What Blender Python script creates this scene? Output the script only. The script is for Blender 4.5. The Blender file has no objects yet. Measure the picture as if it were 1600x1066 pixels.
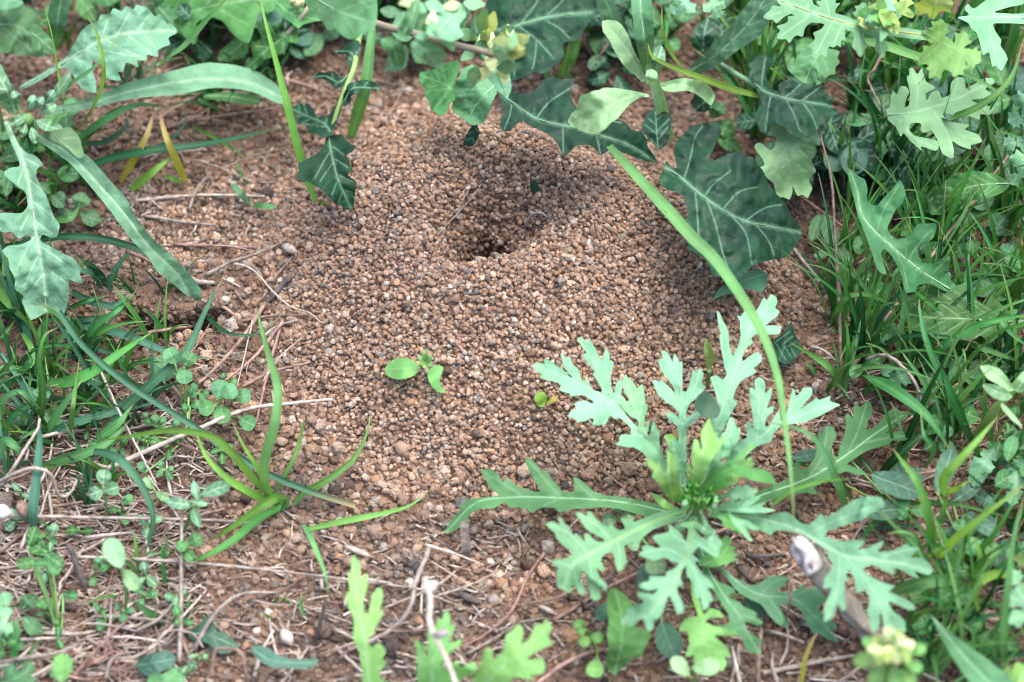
import bpy, math, random
import numpy as np
from mathutils import Vector, geometry

R = random.Random(11)
NR = np.random.default_rng(11)
sc = bpy.context.scene
COL = sc.collection

# ------------------------------------------------------------------ camera
ELEV = math.radians(52); DIST = 0.55; FPX = 2750.0          # scene is built life size (metres)
CAM = np.array([0, -DIST * math.cos(ELEV), DIST * math.sin(ELEV)])
FW = np.array([0, math.cos(ELEV), -math.sin(ELEV)])
UP = np.array([0, math.sin(ELEV), math.cos(ELEV)])
cd = bpy.data.cameras.new('camera'); cam = bpy.data.objects.new('camera', cd); COL.objects.link(cam)
cam.location = CAM; cam.rotation_euler = (math.pi / 2 - ELEV, 0, 0)
cd.sensor_width = 36; cd.lens = 36 * FPX / 1600; cd.clip_start = 0.01; cd.clip_end = 60
cd.dof.use_dof = True; cd.dof.focus_distance = 0.535; cd.dof.aperture_fstop = 8.5
sc.camera = cam

# ------------------------------------------------------------------ light: bright overcast daylight
w = bpy.data.worlds.new('World'); sc.world = w; w.use_nodes = True
nt = w.node_tree; bg = nt.nodes['Background']
sky = nt.nodes.new('ShaderNodeTexSky'); sky.sky_type = 'NISHITA'; sky.sun_disc = False
SUN_EL, SUN_AZ = math.radians(75), math.radians(60)
sky.sun_elevation = SUN_EL; sky.sun_rotation = SUN_AZ
sky.air_density = 0.8; sky.dust_density = 5.0; sky.ozone_density = 1.0
nt.links.new(sky.outputs[0], bg.inputs[0]); bg.inputs[1].default_value = 0.125
sl = bpy.data.lights.new('sun', 'SUN'); sl.energy = 1.05; sl.angle = math.radians(65); sl.color = (1, 0.97, 0.93)
so = bpy.data.objects.new('sun', sl); COL.objects.link(so)
sd = Vector((math.sin(SUN_AZ) * math.cos(SUN_EL), math.cos(SUN_AZ) * math.cos(SUN_EL), math.sin(SUN_EL)))
so.rotation_euler = sd.to_track_quat('Z', 'Y').to_euler(); so.location = (0, 0, 2)
vs = sc.view_settings; vs.view_transform = 'Standard'; vs.look = 'None'; vs.gamma = 1; vs.use_curve_mapping = False
vs.exposure = 1.95
sc.cycles.max_bounces = 6; sc.cycles.diffuse_bounces = 3; sc.cycles.transmission_bounces = 3
sc.cycles.use_denoising = True; sc.cycles.pixel_filter_type = 'BLACKMAN_HARRIS'; sc.cycles.filter_width = 1.0

# ------------------------------------------------------------------ maths helpers
def at(px, py, z):
    """world point(s) where the sight line through photo pixel meets height z (metres)"""
    px = np.asarray(px, float); py = np.asarray(py, float)
    a = (px - 800) / FPX; b = -(py - 533) / FPX
    d = FW[:, None] + np.array([1., 0, 0])[:, None] * a.ravel() + UP[:, None] * b.ravel()
    t = (np.asarray(z, float).ravel() - CAM[2]) / d[2]
    return (CAM[:, None] + d * t).T

def hsh(ix, iy, s):
    v = np.sin(ix * 127.1 + iy * 311.7 + s * 74.7) * 43758.5453
    return v - np.floor(v)
def vnoise(x, y, s=0):
    ix, iy = np.floor(x), np.floor(y); fx, fy = x - ix, y - iy
    fx = fx * fx * (3 - 2 * fx); fy = fy * fy * (3 - 2 * fy)
    a, b, c, d = hsh(ix, iy, s), hsh(ix + 1, iy, s), hsh(ix, iy + 1, s), hsh(ix + 1, iy + 1, s)
    return (a * (1 - fx) + b * fx) * (1 - fy) + (c * (1 - fx) + d * fx) * fy - 0.5

MX, MY, CX, CY, BX, BY = -1.0, 25., -8.5, 22.5, -6., 32.5
def mound_r(x, y):
    X, Y = x * 1000 - MX, y * 1000 - MY
    th = np.arctan2(Y, X)
    return np.hypot(X, Y) / (1 + 0.05 * np.sin(3 * th + 1) + 0.03 * np.sin(5 * th))
_kr = np.arange(0, 140, 0.5)
def _sm(t, k):
    kk = np.ones(k) / k; p = np.pad(t, k, 'edge')
    return np.convolve(np.convolve(p, kk, 'same'), kk, 'same')[k:-k]
_dome = _sm(np.interp(_kr, [0, 26, 50, 66, 80, 94], [40, 36, 20.5, 9.5, 2, 0]), 13)
_crat = np.interp(_kr, [0, 5.8, 7.4, 9.6, 13.5, 19, 26], [64, 60, 40, 17, 9.0, 3.2, 0])          # the shaft and its throat
_bowl = _sm(11.0 * np.clip(1 - (_kr / 27) ** 2, 0, 1) ** 1.1, 6)                                     # the round funnel
def H(x, y):
    """terrain height in metres"""
    x = np.asarray(x, float); y = np.asarray(y, float)
    X, Y = x * 1000, y * 1000
    r = mound_r(x, y)
    z = np.interp(r, _kr, _dome)
    th = np.arctan2(Y - CY, X - CX)
    rc = np.hypot(X - CX, (Y - CY) * .86) / (1 + 0.10 * np.sin(2 * th + .6) + 0.09 * np.sin(3 * th + 2) + .07 * np.sin(5 * th) + .05 * np.sin(8 * th + 1))
    rb_ = np.hypot(X - BX, (Y - BY) * .95) / (1 + .04 * np.sin(2 * th + 1) + .03 * np.sin(5 * th))
    z = z - np.interp(rb_, _kr, _bowl) - np.interp(rc, _kr, _crat)
    off = np.clip((r - 60) / 25, 0, 1)
    z = z + off * (5.0 * vnoise(X / 42, Y / 42, 1) + 2.4 * vnoise(X / 14, Y / 14, 2)) + (0.8 + .9 * off) * vnoise(X / 5, Y / 5, 3)
    z = z + 1.6 * vnoise(X / 20, Y / 20, 6)
    q = ((X + 107) / 15) ** 2 + ((Y - 9) / 7.5) ** 2              # the old side burrow on the left
    z = z - 15 * np.exp(-q ** 2.5) + 4.5 * np.exp(-((X + 108) / 22) ** 2 - ((Y - 22) / 7) ** 2)
    q = ((X - 12) / 22) ** 2 + ((Y + 80) / 13) ** 2               # hollow in front of the mound
    z = z - 5 * np.exp(-q)
    return z / 1000

def overhang(x, y):
    """how far the crust above the old side burrow leans out (metres, towards the viewer)"""
    X, Y = x * 1000, y * 1000
    return -.0105 * np.exp(-((X + 107) / 17) ** 4) * np.exp(-((Y - 19) / 5.0) ** 2)
def P(px, py, h=0.0):
    """point on the sight line h mm above the terrain"""
    z = np.full(np.size(px), 0.01); h = np.asarray(h, float) / 1000
    for _ in range(14):
        p = at(px, py, z); z = 0.5 * z + 0.5 * (H(p[:, 0], p[:, 1]) + h)
    return at(px, py, z)

def spline(pts, step):
    """Catmull-Rom through control points, about `step` apart"""
    p = np.asarray(pts, float)
    if len(p) < 2: return p
    q = np.vstack([2 * p[0] - p[1], p, 2 * p[-1] - p[-2]]); out = []
    for i in range(1, len(q) - 2):
        n = max(2, int(np.linalg.norm(q[i + 1] - q[i]) / step) + 1)
        t = np.linspace(0, 1, n, endpoint=False)[:, None]
        a, b, c, d = q[i - 1], q[i], q[i + 1], q[i + 2]
        out.append(0.5 * (2 * b + (c - a) * t + (2 * a - 5 * b + 4 * c - d) * t ** 2 + (3 * b - a - 3 * c + d) * t ** 3))
    out.append(p[-1:]); return np.vstack(out)
def arc(p):
    return np.concatenate([[0], np.cumsum(np.linalg.norm(np.diff(p, axis=0), axis=1))])
def dense(p, step, closed=False):
    p = np.asarray(p, float)
    if closed: p = np.vstack([p, p[:1]])
    s = arc(p); n = max(2, int(s[-1] / step) + 1)
    t = np.linspace(0, s[-1], n)
    o = np.stack([np.interp(t, s, p[:, k]) for k in range(p.shape[1])], 1)
    return o[:-1] if closed else o
def inside(poly, pts):
    x, y = pts[:, 0], pts[:, 1]; r = np.zeros(len(pts), bool)
    x0, y0 = poly[:, 0], poly[:, 1]; x1, y1 = np.roll(x0, -1), np.roll(y0, -1)
    for a, b, c, d in zip(x0, y0, x1, y1):
        if b == d: continue
        r ^= ((b > y) != (d > y)) & (x < (c - a) * (y - b) / (d - b) + a)
    return r
def mind(pts, ref):
    best = np.full(len(pts), 1e9); idx = np.zeros(len(pts), int)
    for k in range(0, len(ref), 400):
        d = np.hypot(pts[:, None, 0] - ref[None, k:k + 400, 0], pts[:, None, 1] - ref[None, k:k + 400, 1])
        j = d.argmin(1); v = d[np.arange(len(pts)), j]; m = v < best
        best[m] = v[m]; idx[m] = j[m] + k
    return best, idx

# ------------------------------------------------------------------ materials
def mk(name):
    m = bpy.data.materials.new(name); m.use_nodes = True
    n = m.node_tree; b = n.nodes['Principled BSDF']
    return m, n, b, n.links.new, n.nodes.new
def leaf_mat(name, col, vein=None, rough=.5, trans=.3, spread=.25, vstr=.7, bump=.25, bscale=900, sheen=0., spec=.18, var=.12, mottle=None, dry=None, pucker=0., dryr=(.45, .85)):
    m, n, b, L, N = mk(name)
    tc = N('ShaderNodeTexCoord'); oi = N('ShaderNodeObjectInfo')
    no = N('ShaderNodeTexNoise'); no.inputs['Scale'].default_value = 90; no.inputs['Detail'].default_value = 4
    L(tc.outputs['Object'], no.inputs['Vector'])
    rp = N('ShaderNodeValToRGB'); L(no.outputs[0], rp.inputs[0])
    c = np.array(col) * np.array([.84, .83, .70]); mottle = None if mottle is None else np.array(mottle) * np.array([.84, .83, .74]); vein = None if vein is None else tuple(np.array(vein) * np.array([.88, .87, .78])); rp.color_ramp.elements[0].position = .3; rp.color_ramp.elements[1].position = .72
    lo = c * (1 - spread); hi = c * (1 + spread) if mottle is None else np.array(mottle)
    rp.color_ramp.elements[0].color = (*lo, 1); rp.color_ramp.elements[1].color = (*hi, 1)
    hs = N('ShaderNodeHueSaturation'); L(rp.outputs[0], hs.inputs['Color'])
    mr = N('ShaderNodeMapRange'); L(oi.outputs['Random'], mr.inputs[0]); mr.inputs[3].default_value = 1 - 2.2 * var; mr.inputs[4].default_value = 1 + 2.2 * var
    L(mr.outputs[0], hs.inputs['Value'])
    mr2 = N('ShaderNodeMapRange'); mul = N('ShaderNodeMath'); mul.operation = 'MULTIPLY'; mul.inputs[1].default_value = 7.31
    fr = N('ShaderNodeMath'); fr.operation = 'FRACT'; L(oi.outputs['Random'], mul.inputs[0]); L(mul.outputs[0], fr.inputs[0]); L(fr.outputs[0], mr2.inputs[0])
    mr2.inputs[3].default_value = .5 - .18 * var; mr2.inputs[4].default_value = .5 + .18 * var; L(mr2.outputs[0], hs.inputs['Hue'])
    out = hs.outputs[0]
    at_ = N('ShaderNodeAttribute'); at_.attribute_name = 'vein'
    mx = N('ShaderNodeMix'); mx.data_type = 'RGBA'
    mm = N('ShaderNodeMath'); mm.operation = 'MULTIPLY'; mm.inputs[1].default_value = vstr; L(at_.outputs['Fac'], mm.inputs[0])
    L(mm.outputs[0], mx.inputs[0]); L(out, mx.inputs[6]); mx.inputs[7].default_value = (*(vein or np.minimum(c * 2.2 + .05, .8)), 1)
    out = mx.outputs[2]
    ac = N('ShaderNodeAttribute'); ac.attribute_name = 'across'      # parallel veining of grass blades
    k1 = N('ShaderNodeMath'); k1.operation = 'MULTIPLY'; k1.inputs[1].default_value = 17; L(ac.outputs['Fac'], k1.inputs[0])
    k2 = N('ShaderNodeMath'); k2.operation = 'SINE'; L(k1.outputs[0], k2.inputs[0])
    k3 = N('ShaderNodeMapRange'); L(k2.outputs[0], k3.inputs[0]); k3.inputs[1].default_value = -1; k3.inputs[3].default_value = .82; k3.inputs[4].default_value = 1.18
    h2 = N('ShaderNodeHueSaturation'); L(out, h2.inputs['Color']); L(k3.outputs[0], h2.inputs['Value']); out = h2.outputs[0]
    if dry is not None:      # ends that have dried out (own colour of the blade, runs along its length)
        a2 = N('ShaderNodeAttribute'); a2.attribute_name = 'along'
        r2 = N('ShaderNodeMapRange'); L(a2.outputs['Fac'], r2.inputs[0]); r2.inputs[1].default_value = dryr[0]; r2.inputs[2].default_value = dryr[1]
        m3 = N('ShaderNodeMix'); m3.data_type = 'RGBA'; L(r2.outputs[0], m3.inputs[0]); L(out, m3.inputs[6]); m3.inputs[7].default_value = (*dry, 1); out = m3.outputs[2]
    # small brown flecks
    n3 = N('ShaderNodeTexNoise'); n3.inputs['Scale'].default_value = 260; n3.inputs['Detail'].default_value = 2; L(tc.outputs['Object'], n3.inputs['Vector'])
    r3 = N('ShaderNodeMapRange'); L(n3.outputs[0], r3.inputs[0]); r3.inputs[1].default_value = .715; r3.inputs[2].default_value = .76; r3.inputs[4].default_value = .55
    m4 = N('ShaderNodeMix'); m4.data_type = 'RGBA'; L(r3.outputs[0], m4.inputs[0]); L(out, m4.inputs[6]); m4.inputs[7].default_value = (*(c * .35 + np.array([.05, .035, .02])), 1); out = m4.outputs[2]
    L(out, b.inputs['Base Color']); b.inputs['Roughness'].default_value = rough; b.inputs['Specular IOR Level'].default_value = spec
    if sheen: b.inputs['Sheen Weight'].default_value = sheen; b.inputs['Sheen Roughness'].default_value = .4
    n2 = N('ShaderNodeTexNoise'); n2.inputs['Scale'].default_value = bscale; n2.inputs['Detail'].default_value = 3; L(tc.outputs['Object'], n2.inputs['Vector'])
    bp = N('ShaderNodeBump'); bp.inputs['Strength'].default_value = bump; bp.inputs['Distance'].default_value = .0006; L(n2.outputs[0], bp.inputs['Height']); L(bp.outputs[0], b.inputs['Normal'])
    if pucker:      # quilted relief between the small veins
        vo = N('ShaderNodeTexVoronoi'); vo.feature = 'SMOOTH_F1'; vo.inputs['Scale'].default_value = 260; vo.inputs['Smoothness'].default_value = .35; L(tc.outputs['Object'], vo.inputs['Vector'])
        b2 = N('ShaderNodeBump'); b2.invert = True; b2.inputs['Strength'].default_value = pucker; b2.inputs['Distance'].default_value = .0016; L(vo.outputs['Distance'], b2.inputs['Height']); L(b2.outputs[0], bp.inputs['Normal'])
    tr = N('ShaderNodeBsdfTranslucent'); tm = N('ShaderNodeMix'); tm.data_type = 'RGBA'; tm.blend_type = 'MULTIPLY'; tm.inputs[0].default_value = 1
    L(out, tm.inputs[6]); tm.inputs[7].default_value = (1.5, 1.35, .55, 1); L(tm.outputs[2], tr.inputs['Color'])
    ms = N('ShaderNodeMixShader'); ms.inputs[0].default_value = trans; L(b.outputs[0], ms.inputs[1]); L(tr.outputs[0], ms.inputs[2])
    L(ms.outputs[0], n.nodes['Material Output'].inputs[0]); return m
def dry_mat(name, c1, c2, rough=.75, scale=400, spec=.3):
    m, n, b, L, N = mk(name)
    tc = N('ShaderNodeTexCoord'); no = N('ShaderNodeTexNoise'); no.inputs['Scale'].default_value = scale; no.inputs['Detail'].default_value = 5; L(tc.outputs['Object'], no.inputs['Vector'])
    rp = N('ShaderNodeValToRGB'); L(no.outputs[0], rp.inputs[0]); rp.color_ramp.elements[0].position = .35; rp.color_ramp.elements[1].position = .68
    rp.color_ramp.elements[0].color = (*c1, 1); rp.color_ramp.elements[1].color = (*c2, 1)
    oi = N('ShaderNodeObjectInfo'); hs = N('ShaderNodeHueSaturation'); mr = N('ShaderNodeMapRange'); L(oi.outputs['Random'], mr.inputs[0]); mr.inputs[3].default_value = .65; mr.inputs[4].default_value = 1.3
    L(mr.outputs[0], hs.inputs['Value']); L(rp.outputs[0], hs.inputs['Color']); L(hs.outputs[0], b.inputs['Base Color'])
    b.inputs['Roughness'].default_value = rough; b.inputs['Specular IOR Level'].default_value = spec
    bp = N('ShaderNodeBump'); bp.inputs['Strength'].default_value = .4; bp.inputs['Distance'].default_value = .0005; L(no.outputs[0], bp.inputs['Height']); L(bp.outputs[0], b.inputs['Normal']); return m

M = {}
M['hairy'] = leaf_mat('hairy pale leaf', pucker=.35, col=(.12, .275, .185), vein=(.33, .52, .40), rough=.62, trans=.18, sheen=.12, bump=.5, vstr=.75)
M['pale'] = leaf_mat('pale soft leaf', (.20, .40, .235), (.36, .56, .36), rough=.6, trans=.2, sheen=.08, vstr=.4)
M['daisy'] = leaf_mat('crown daisy leaf', (.165, .385, .25), (.34, .58, .45), rough=.5, trans=.22, sheen=.05, vstr=.5, spread=.22)
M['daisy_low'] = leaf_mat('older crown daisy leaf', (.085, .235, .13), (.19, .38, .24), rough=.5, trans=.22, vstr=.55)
M['daisy_young'] = leaf_mat('young daisy leaflet', (.17, .41, .15), (.33, .56, .24), rough=.45, trans=.35, vstr=.4)
M['lime'] = leaf_mat('yellow green leaf', (.34, .50, .19), (.46, .58, .26), rough=.5, trans=.3, vstr=.4)
M['dark'] = leaf_mat('dark crinkled leaf', (.012, .046, .036), (.15, .31, .22), rough=.5, trans=.15, bump=.5, bscale=420, vstr=.75, mottle=(.019, .082, .046), spec=.2, var=.08, pucker=.4)
M['mid'] = leaf_mat('mid green leaf', pucker=.3, col=(.065, .225, .085), vein=(.24, .44, .25), rough=.48, trans=.32, vstr=.6)
M['under'] = leaf_mat('dull green leaf', (.08, .20, .115), (.24, .42, .29), rough=.6, trans=.25, vstr=.4)
M['bluish'] = leaf_mat('blue green waxy leaf', (.06, .145, .115), (.17, .32, .26), rough=.55, trans=.2, vstr=.4)
M['clover'] = leaf_mat('clover leaflet', (.095, .265, .13), (.2, .42, .25), rough=.5, trans=.3, vstr=.5)
M['grass'] = leaf_mat('grass blade', (.062, .225, .055), (.13, .34, .12), rough=.45, trans=.25, vstr=.35, bump=.15, var=.2, dry=(.27, .22, .12), dryr=(.86, 1.02))
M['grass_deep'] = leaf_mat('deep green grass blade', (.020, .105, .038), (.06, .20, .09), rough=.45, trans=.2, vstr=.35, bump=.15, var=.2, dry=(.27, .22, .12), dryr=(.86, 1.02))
M['grass_blue'] = leaf_mat('blue green grass blade', (.05, .16, .11), (.12, .28, .20), rough=.5, trans=.25, vstr=.3, bump=.15, dry=(.27, .22, .12), dryr=(.86, 1.02))
M['grass_pale'] = leaf_mat('pale grass blade', (.105, .31, .12), (.22, .46, .23), rough=.45, trans=.35, vstr=.3, bump=.15, dry=(.27, .22, .12), dryr=(.86, 1.02))
M['grass_lime'] = leaf_mat('lime grass blade', (.175, .40, .085), (.30, .52, .15), rough=.45, trans=.4, vstr=.3, bump=.15, dry=(.27, .22, .12), dryr=(.86, 1.02))
M['grass_dry'] = leaf_mat('yellowing grass blade', (.42, .44, .09), (.5, .5, .15), rough=.55, trans=.3, vstr=.3, dry=(.30, .19, .13))
M['heart'] = leaf_mat('green heart leaflet', (.06, .28, .045), rough=.45, trans=.25, vstr=0)
M['vein'] = leaf_mat('pale leaf rib', (.30, .50, .37), rough=.5, trans=0, vstr=0, var=.05)
M['vein_dark'] = leaf_mat('rib of dark leaf', (.17, .32, .22), rough=.5, trans=0, vstr=0, var=.05)
M['stem'] = leaf_mat('green stem', (.20, .38, .14), rough=.5, trans=0, vstr=0)
M['stem_pink'] = leaf_mat('pinkish stem', (.33, .30, .27), rough=.5, trans=0, vstr=0)
M['petal'] = leaf_mat('pale bud', (.55, .66, .42), rough=.6, trans=.25, vstr=.2)
M['yellow'] = leaf_mat('yellow bud', (.46, .50, .17), rough=.6, trans=.25, vstr=.2)
M['straw'] = dry_mat('grey dry straw', (.15, .122, .104), (.36, .315, .275))
M['straw_pale'] = dry_mat('bleached straw', (.24, .205, .18), (.44, .39, .345))
M['twig'] = dry_mat('brown twig', (.12, .078, .06), (.28, .20, .16))
M['twig_red'] = dry_mat('reddish dry stem', (.15, .085, .07), (.31, .20, .165))
M['twig_dark'] = dry_mat('dark rotten stick', (.035, .032, .034), (.10, .085, .08))
M['wood'] = dry_mat('weathered wood', (.24, .20, .16), (.46, .41, .36), scale=260)
M['wood_cut'] = dry_mat('bleached wood end', (.26, .245, .245), (.44, .42, .42), scale=300)

def soil_mat():
    m, n, b, L, N = mk('soil')
    tc = N('ShaderNodeTexCoord')
    a = N('ShaderNodeTexNoise'); a.inputs['Scale'].default_value = 38; a.inputs['Detail'].default_value = 6; L(tc.outputs['Object'], a.inputs['Vector'])
    v = N('ShaderNodeTexNoise'); v.inputs['Scale'].default_value = 900; v.inputs['Detail'].default_value = 4; L(tc.outputs['Object'], v.inputs['Vector'])
    rp = N('ShaderNodeValToRGB'); L(v.outputs[0], rp.inputs[0]); e = rp.color_ramp.elements
    e[0].position = .3; e[0].color = (.095, .063, .046, 1); e[1].position = .75; e[1].color = (.215, .150, .113, 1)
    r2 = N('ShaderNodeValToRGB'); L(a.outputs[0], r2.inputs[0]); f = r2.color_ramp.elements
    f[0].position = .3; f[0].color = (.75, .72, .7, 1); f[1].position = .7; f[1].color = (1.15, 1.1, 1.1, 1)
    mx = N('ShaderNodeMix'); mx.data_type = 'RGBA'; mx.blend_type = 'MULTIPLY'; mx.inputs[0].default_value = 1; L(rp.outputs[0], mx.inputs[6]); L(r2.outputs[0], mx.inputs[7])
    L(mx.outputs[2], b.inputs['Base Color']); b.inputs['Roughness'].default_value = .95; b.inputs['Specular IOR Level'].default_value = .1
    bp = N('ShaderNodeBump'); bp.inputs['Strength'].default_value = .9; bp.inputs['Distance'].default_value = .001; L(v.outputs[0], bp.inputs['Height']); L(bp.outputs[0], b.inputs['Normal']); return m
M['soil'] = soil_mat()
def grain_mat(name, inst=True, col=None):
    m, n, b, L, N = mk(name)
    tc = N('ShaderNodeTexCoord'); no = N('ShaderNodeTexNoise'); no.inputs['Detail'].default_value = 4
    no.inputs['Scale'].default_value = 2.2 if inst else 700; L(tc.outputs['Object'], no.inputs['Vector'])
    mr = N('ShaderNodeMapRange'); L(no.outputs[0], mr.inputs[0]); mr.inputs[1].default_value = .25; mr.inputs[2].default_value = .75; mr.inputs[3].default_value = .62; mr.inputs[4].default_value = 1.3
    hs = N('ShaderNodeHueSaturation'); L(mr.outputs[0], hs.inputs['Value'])
    if inst:
        a = N('ShaderNodeAttribute'); a.attribute_type = 'INSTANCER'; a.attribute_name = 'gcol'; L(a.outputs['Color'], hs.inputs['Color'])
    else: hs.inputs['Color'].default_value = (*col, 1)
    L(hs.outputs[0], b.inputs['Base Color']); b.inputs['Roughness'].default_value = .85; b.inputs['Specular IOR Level'].default_value = .25
    n2 = N('ShaderNodeTexNoise'); n2.inputs['Scale'].default_value = 5 if inst else 1600; n2.inputs['Detail'].default_value = 3; L(tc.outputs['Object'], n2.inputs['Vector'])
    bp = N('ShaderNodeBump'); bp.inputs['Strength'].default_value = .6; bp.inputs['Distance'].default_value = .25 if inst else .0004; L(n2.outputs[0], bp.inputs['Height']); L(bp.outputs[0], b.inputs['Normal']); return m
M['grain'] = grain_mat('soil grain')

# ------------------------------------------------------------------ object helpers
def tag(o, label=None, cat=None, group=None, kind=None):
    if label: o['label'] = label
    if cat: o['category'] = cat
    if group: o['group'] = group
    if kind: o['kind'] = kind
    return o
def thing(name, label, cat, base, group=None):
    o = bpy.data.objects.new(name, None); COL.objects.link(o); o.empty_display_size = .005
    o.location = Vector(base); return tag(o, label, cat, group)
ROOT = {}
def rootloc(p):
    while p.parent: p = p.parent
    return np.array(p.location)
def obj(name, v, f, mat, parent=None, attrs=None, smooth=True):
    v = np.asarray(v, float); org = rootloc(parent) if parent else v[0].copy()
    me = bpy.data.meshes.new(name); me.from_pydata((v - org).tolist(), [], f); me.update()
    if smooth: me.polygons.foreach_set('use_smooth', [True] * len(me.polygons))
    for k, a in (attrs or {}).items():
        t = me.attributes.new(k, 'FLOAT', 'POINT'); t.data.foreach_set('value', np.asarray(a, np.float32))
    me.materials.append(mat); o = bpy.data.objects.new(name, me); COL.objects.link(o)
    if parent: o.parent = parent
    else: o.location = Vector(org)
    return o
def tube_geo(path, rad, n=6):
    p = np.asarray(path, float); rad = np.atleast_1d(np.asarray(rad, float)); rad = np.interp(np.linspace(0, 1, len(p)), np.linspace(0, 1, len(rad)), rad)
    t = np.gradient(p, axis=0); t /= np.linalg.norm(t, axis=1)[:, None] + 1e-12
    u = np.cross(t, [0.13, 0.2, .97]); u /= np.linalg.norm(u, axis=1)[:, None] + 1e-9; w_ = np.cross(t, u)
    a = np.arange(n) / n * 2 * math.pi
    v = p[:, None] + rad[:, None, None] * (np.cos(a)[None, :, None] * u[:, None] + np.sin(a)[None, :, None] * w_[:, None])
    f = [(i * n + j, i * n + (j + 1) % n, (i + 1) * n + (j + 1) % n, (i + 1) * n + j) for i in range(len(p) - 1) for j in range(n)]
    f += [tuple(range(n))[::-1], tuple((len(p) - 1) * n + j for j in range(n))]
    return v.reshape(-1, 3), f
def tube(name, path, rad, mat, parent=None, n=6):
    v, f = tube_geo(path, rad, n); return obj(name, v, f, mat, parent)
def path3(px, h):
    """control points (photo pixel + height over ground in mm) -> smooth 3-D curve"""
    px = np.asarray(px, float); h = np.interp(np.linspace(0, 1, len(px)), np.linspace(0, 1, np.size(h)), np.atleast_1d(h))
    c = P(px[:, 0], px[:, 1], h); return spline(c, .0011)
PXM = 0.0002      # one photo pixel in metres at the mound

def leaf(parent, outline, rib, h, mat, tilt=0., fold=0., curl=0., crinkle=.6, veins=None, nv=6, round_=.16, teeth=0, rib_r=1.6, rib_mat=None, name='leaf', label=None, puff=0., wave=0., step=4.0, va=48, seed=0):
    """a leaf blade: outline and rib laid out on the leaf's own bent surface, h = rib heights over ground (mm)"""
    o = np.asarray(outline, float)
    if round_:
        a, b = o, np.roll(o, -1, 0); o = np.stack([a + (b - a) * round_, b - (b - a) * round_], 1).reshape(-1, 2)
    o = dense(o, 2.6, True)
    if teeth:
        t = np.roll(o, -1, 0) - np.roll(o, 1, 0); t /= np.linalg.norm(t, axis=1)[:, None] + 1e-9
        nrm = np.stack([t[:, 1], -t[:, 0]], 1); k = np.arange(len(o)) * 2.6
        area = np.sum(o[:, 0] * np.roll(o[:, 1], -1) - o[:, 1] * np.roll(o[:, 0], -1))
        saw = ((k / (teeth * 5) + .6 * vnoise(k / 40, k * 0, seed + 3)) % 1.0)
        o = o + nrm * (teeth * (saw - .4) * (1 if area > 0 else -1))[:, None]
    rb = dense(spline(rib, 3), 1.5); L_ = arc(rb)[-1]
    vs_ = [rb[::2]]
    if veins is None:
        veins = []
        tg = np.gradient(rb, axis=0); tg /= np.linalg.norm(tg, axis=1)[:, None]
        for i in range(nv):
            for sd_ in (-1, 1):
                k = int(len(rb) * (.08 + .8 * (i + .2 * R.random() + (.35 if sd_ > 0 else 0)) / nv)); k = min(k, len(rb) - 2)
                ang = math.radians(va + R.uniform(-6, 6)) * sd_; c, s = math.cos(ang), math.sin(ang)
                d = np.array([c * tg[k, 0] - s * tg[k, 1], s * tg[k, 0] + c * tg[k, 1]])
                ln = np.arange(2, 140, 2.0)[:, None]; q = rb[k] + d * ln + tg[k] * (ln / 100) ** 2 * 18
                ok = inside(o, q); n_ = len(q) if ok.all() else int(np.argmin(ok))
                if n_ > 4: veins.append(q[:max(3, int(n_ * .88))])
    else: veins = [dense(spline(v_, 3), 2) for v_ in veins]
    allv = np.vstack(veins) if len(veins) else np.zeros((0, 2))
    extra = [rb[::2]] + [v_[::2] for v_ in veins]
    for v_ in [rb] + veins:
        if len(v_) > 3:
            t_ = np.gradient(v_, axis=0); t_ /= np.linalg.norm(t_, axis=1)[:, None] + 1e-9; n_ = np.stack([-t_[:, 1], t_[:, 0]], 1)
            extra += [(v_ + n_ * 2.1)[::2], (v_ - n_ * 2.1)[::2]]
    g0 = o.min(0); g1 = o.max(0)
    gx, gy = np.meshgrid(np.arange(g0[0], g1[0], step), np.arange(g0[1], g1[1], step * .87))
    gx[1::2] += step / 2; g = np.stack([gx.ravel(), gy.ravel()], 1); g += NR.uniform(-.5, .5, g.shape)
    ex = np.vstack(extra); g = g[mind(g, ex)[0] > 1.6]; pts = np.vstack([ex, g])
    pts = pts[inside(o, pts)]; pts = pts[mind(pts, o)[0] > 1.5]
    allp = np.vstack([o, pts]); n = len(o)
    r = geometry.delaunay_2d_cdt([Vector(q) for q in allp], [(i, (i + 1) % n) for i in range(n)], [], 1, 1e-3)
    V = np.array([list(q) for q in r[0]]); F = [tuple(f)[::-1] for f in r[2]]
    if not F: return None
    dr, ir = mind(V, rb); tg = np.gradient(rb, axis=0); tg /= np.linalg.norm(tg, axis=1)[:, None]
    dl = V - rb[ir]; sg = np.sign(tg[ir, 0] * dl[:, 1] - tg[ir, 1] * dl[:, 0]); d = sg * dr
    ridx = np.linspace(0, 1, len(rib)); hh = np.interp(ridx, np.linspace(0, 1, np.size(h)), np.atleast_1d(h))
    zc = P(np.asarray(rib, float)[:, 0], np.asarray(rib, float)[:, 1], hh)[:, 2] * 1000
    # rib heights by arc length
    rs = np.array([arc(rb)[mind(np.asarray([q], float), rb)[1][0]] for q in rib]); od = np.argsort(rs)
    s_of = arc(rb); zi = np.interp(s_of, rs[od], zc[od]); kk = max(3, len(zi) // 5); zi = np.convolve(np.pad(zi, kk, 'edge'), np.ones(kk) / kk, 'same')[kk:-kk]
    dv = np.minimum(dr, mind(V, allv)[0]) if len(allv) else dr
    z = zi[ir] + (tilt * d + fold * dr) * .2 + curl * (dr / 30) ** 2
    z += crinkle * (vnoise(V[:, 0] / 17, V[:, 1] / 17, seed) * 1.5 + vnoise(V[:, 0] / 8, V[:, 1] / 8, seed + 1) * .7)
    z += puff * (1 - np.exp(-(dv / 9) ** 2))
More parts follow.
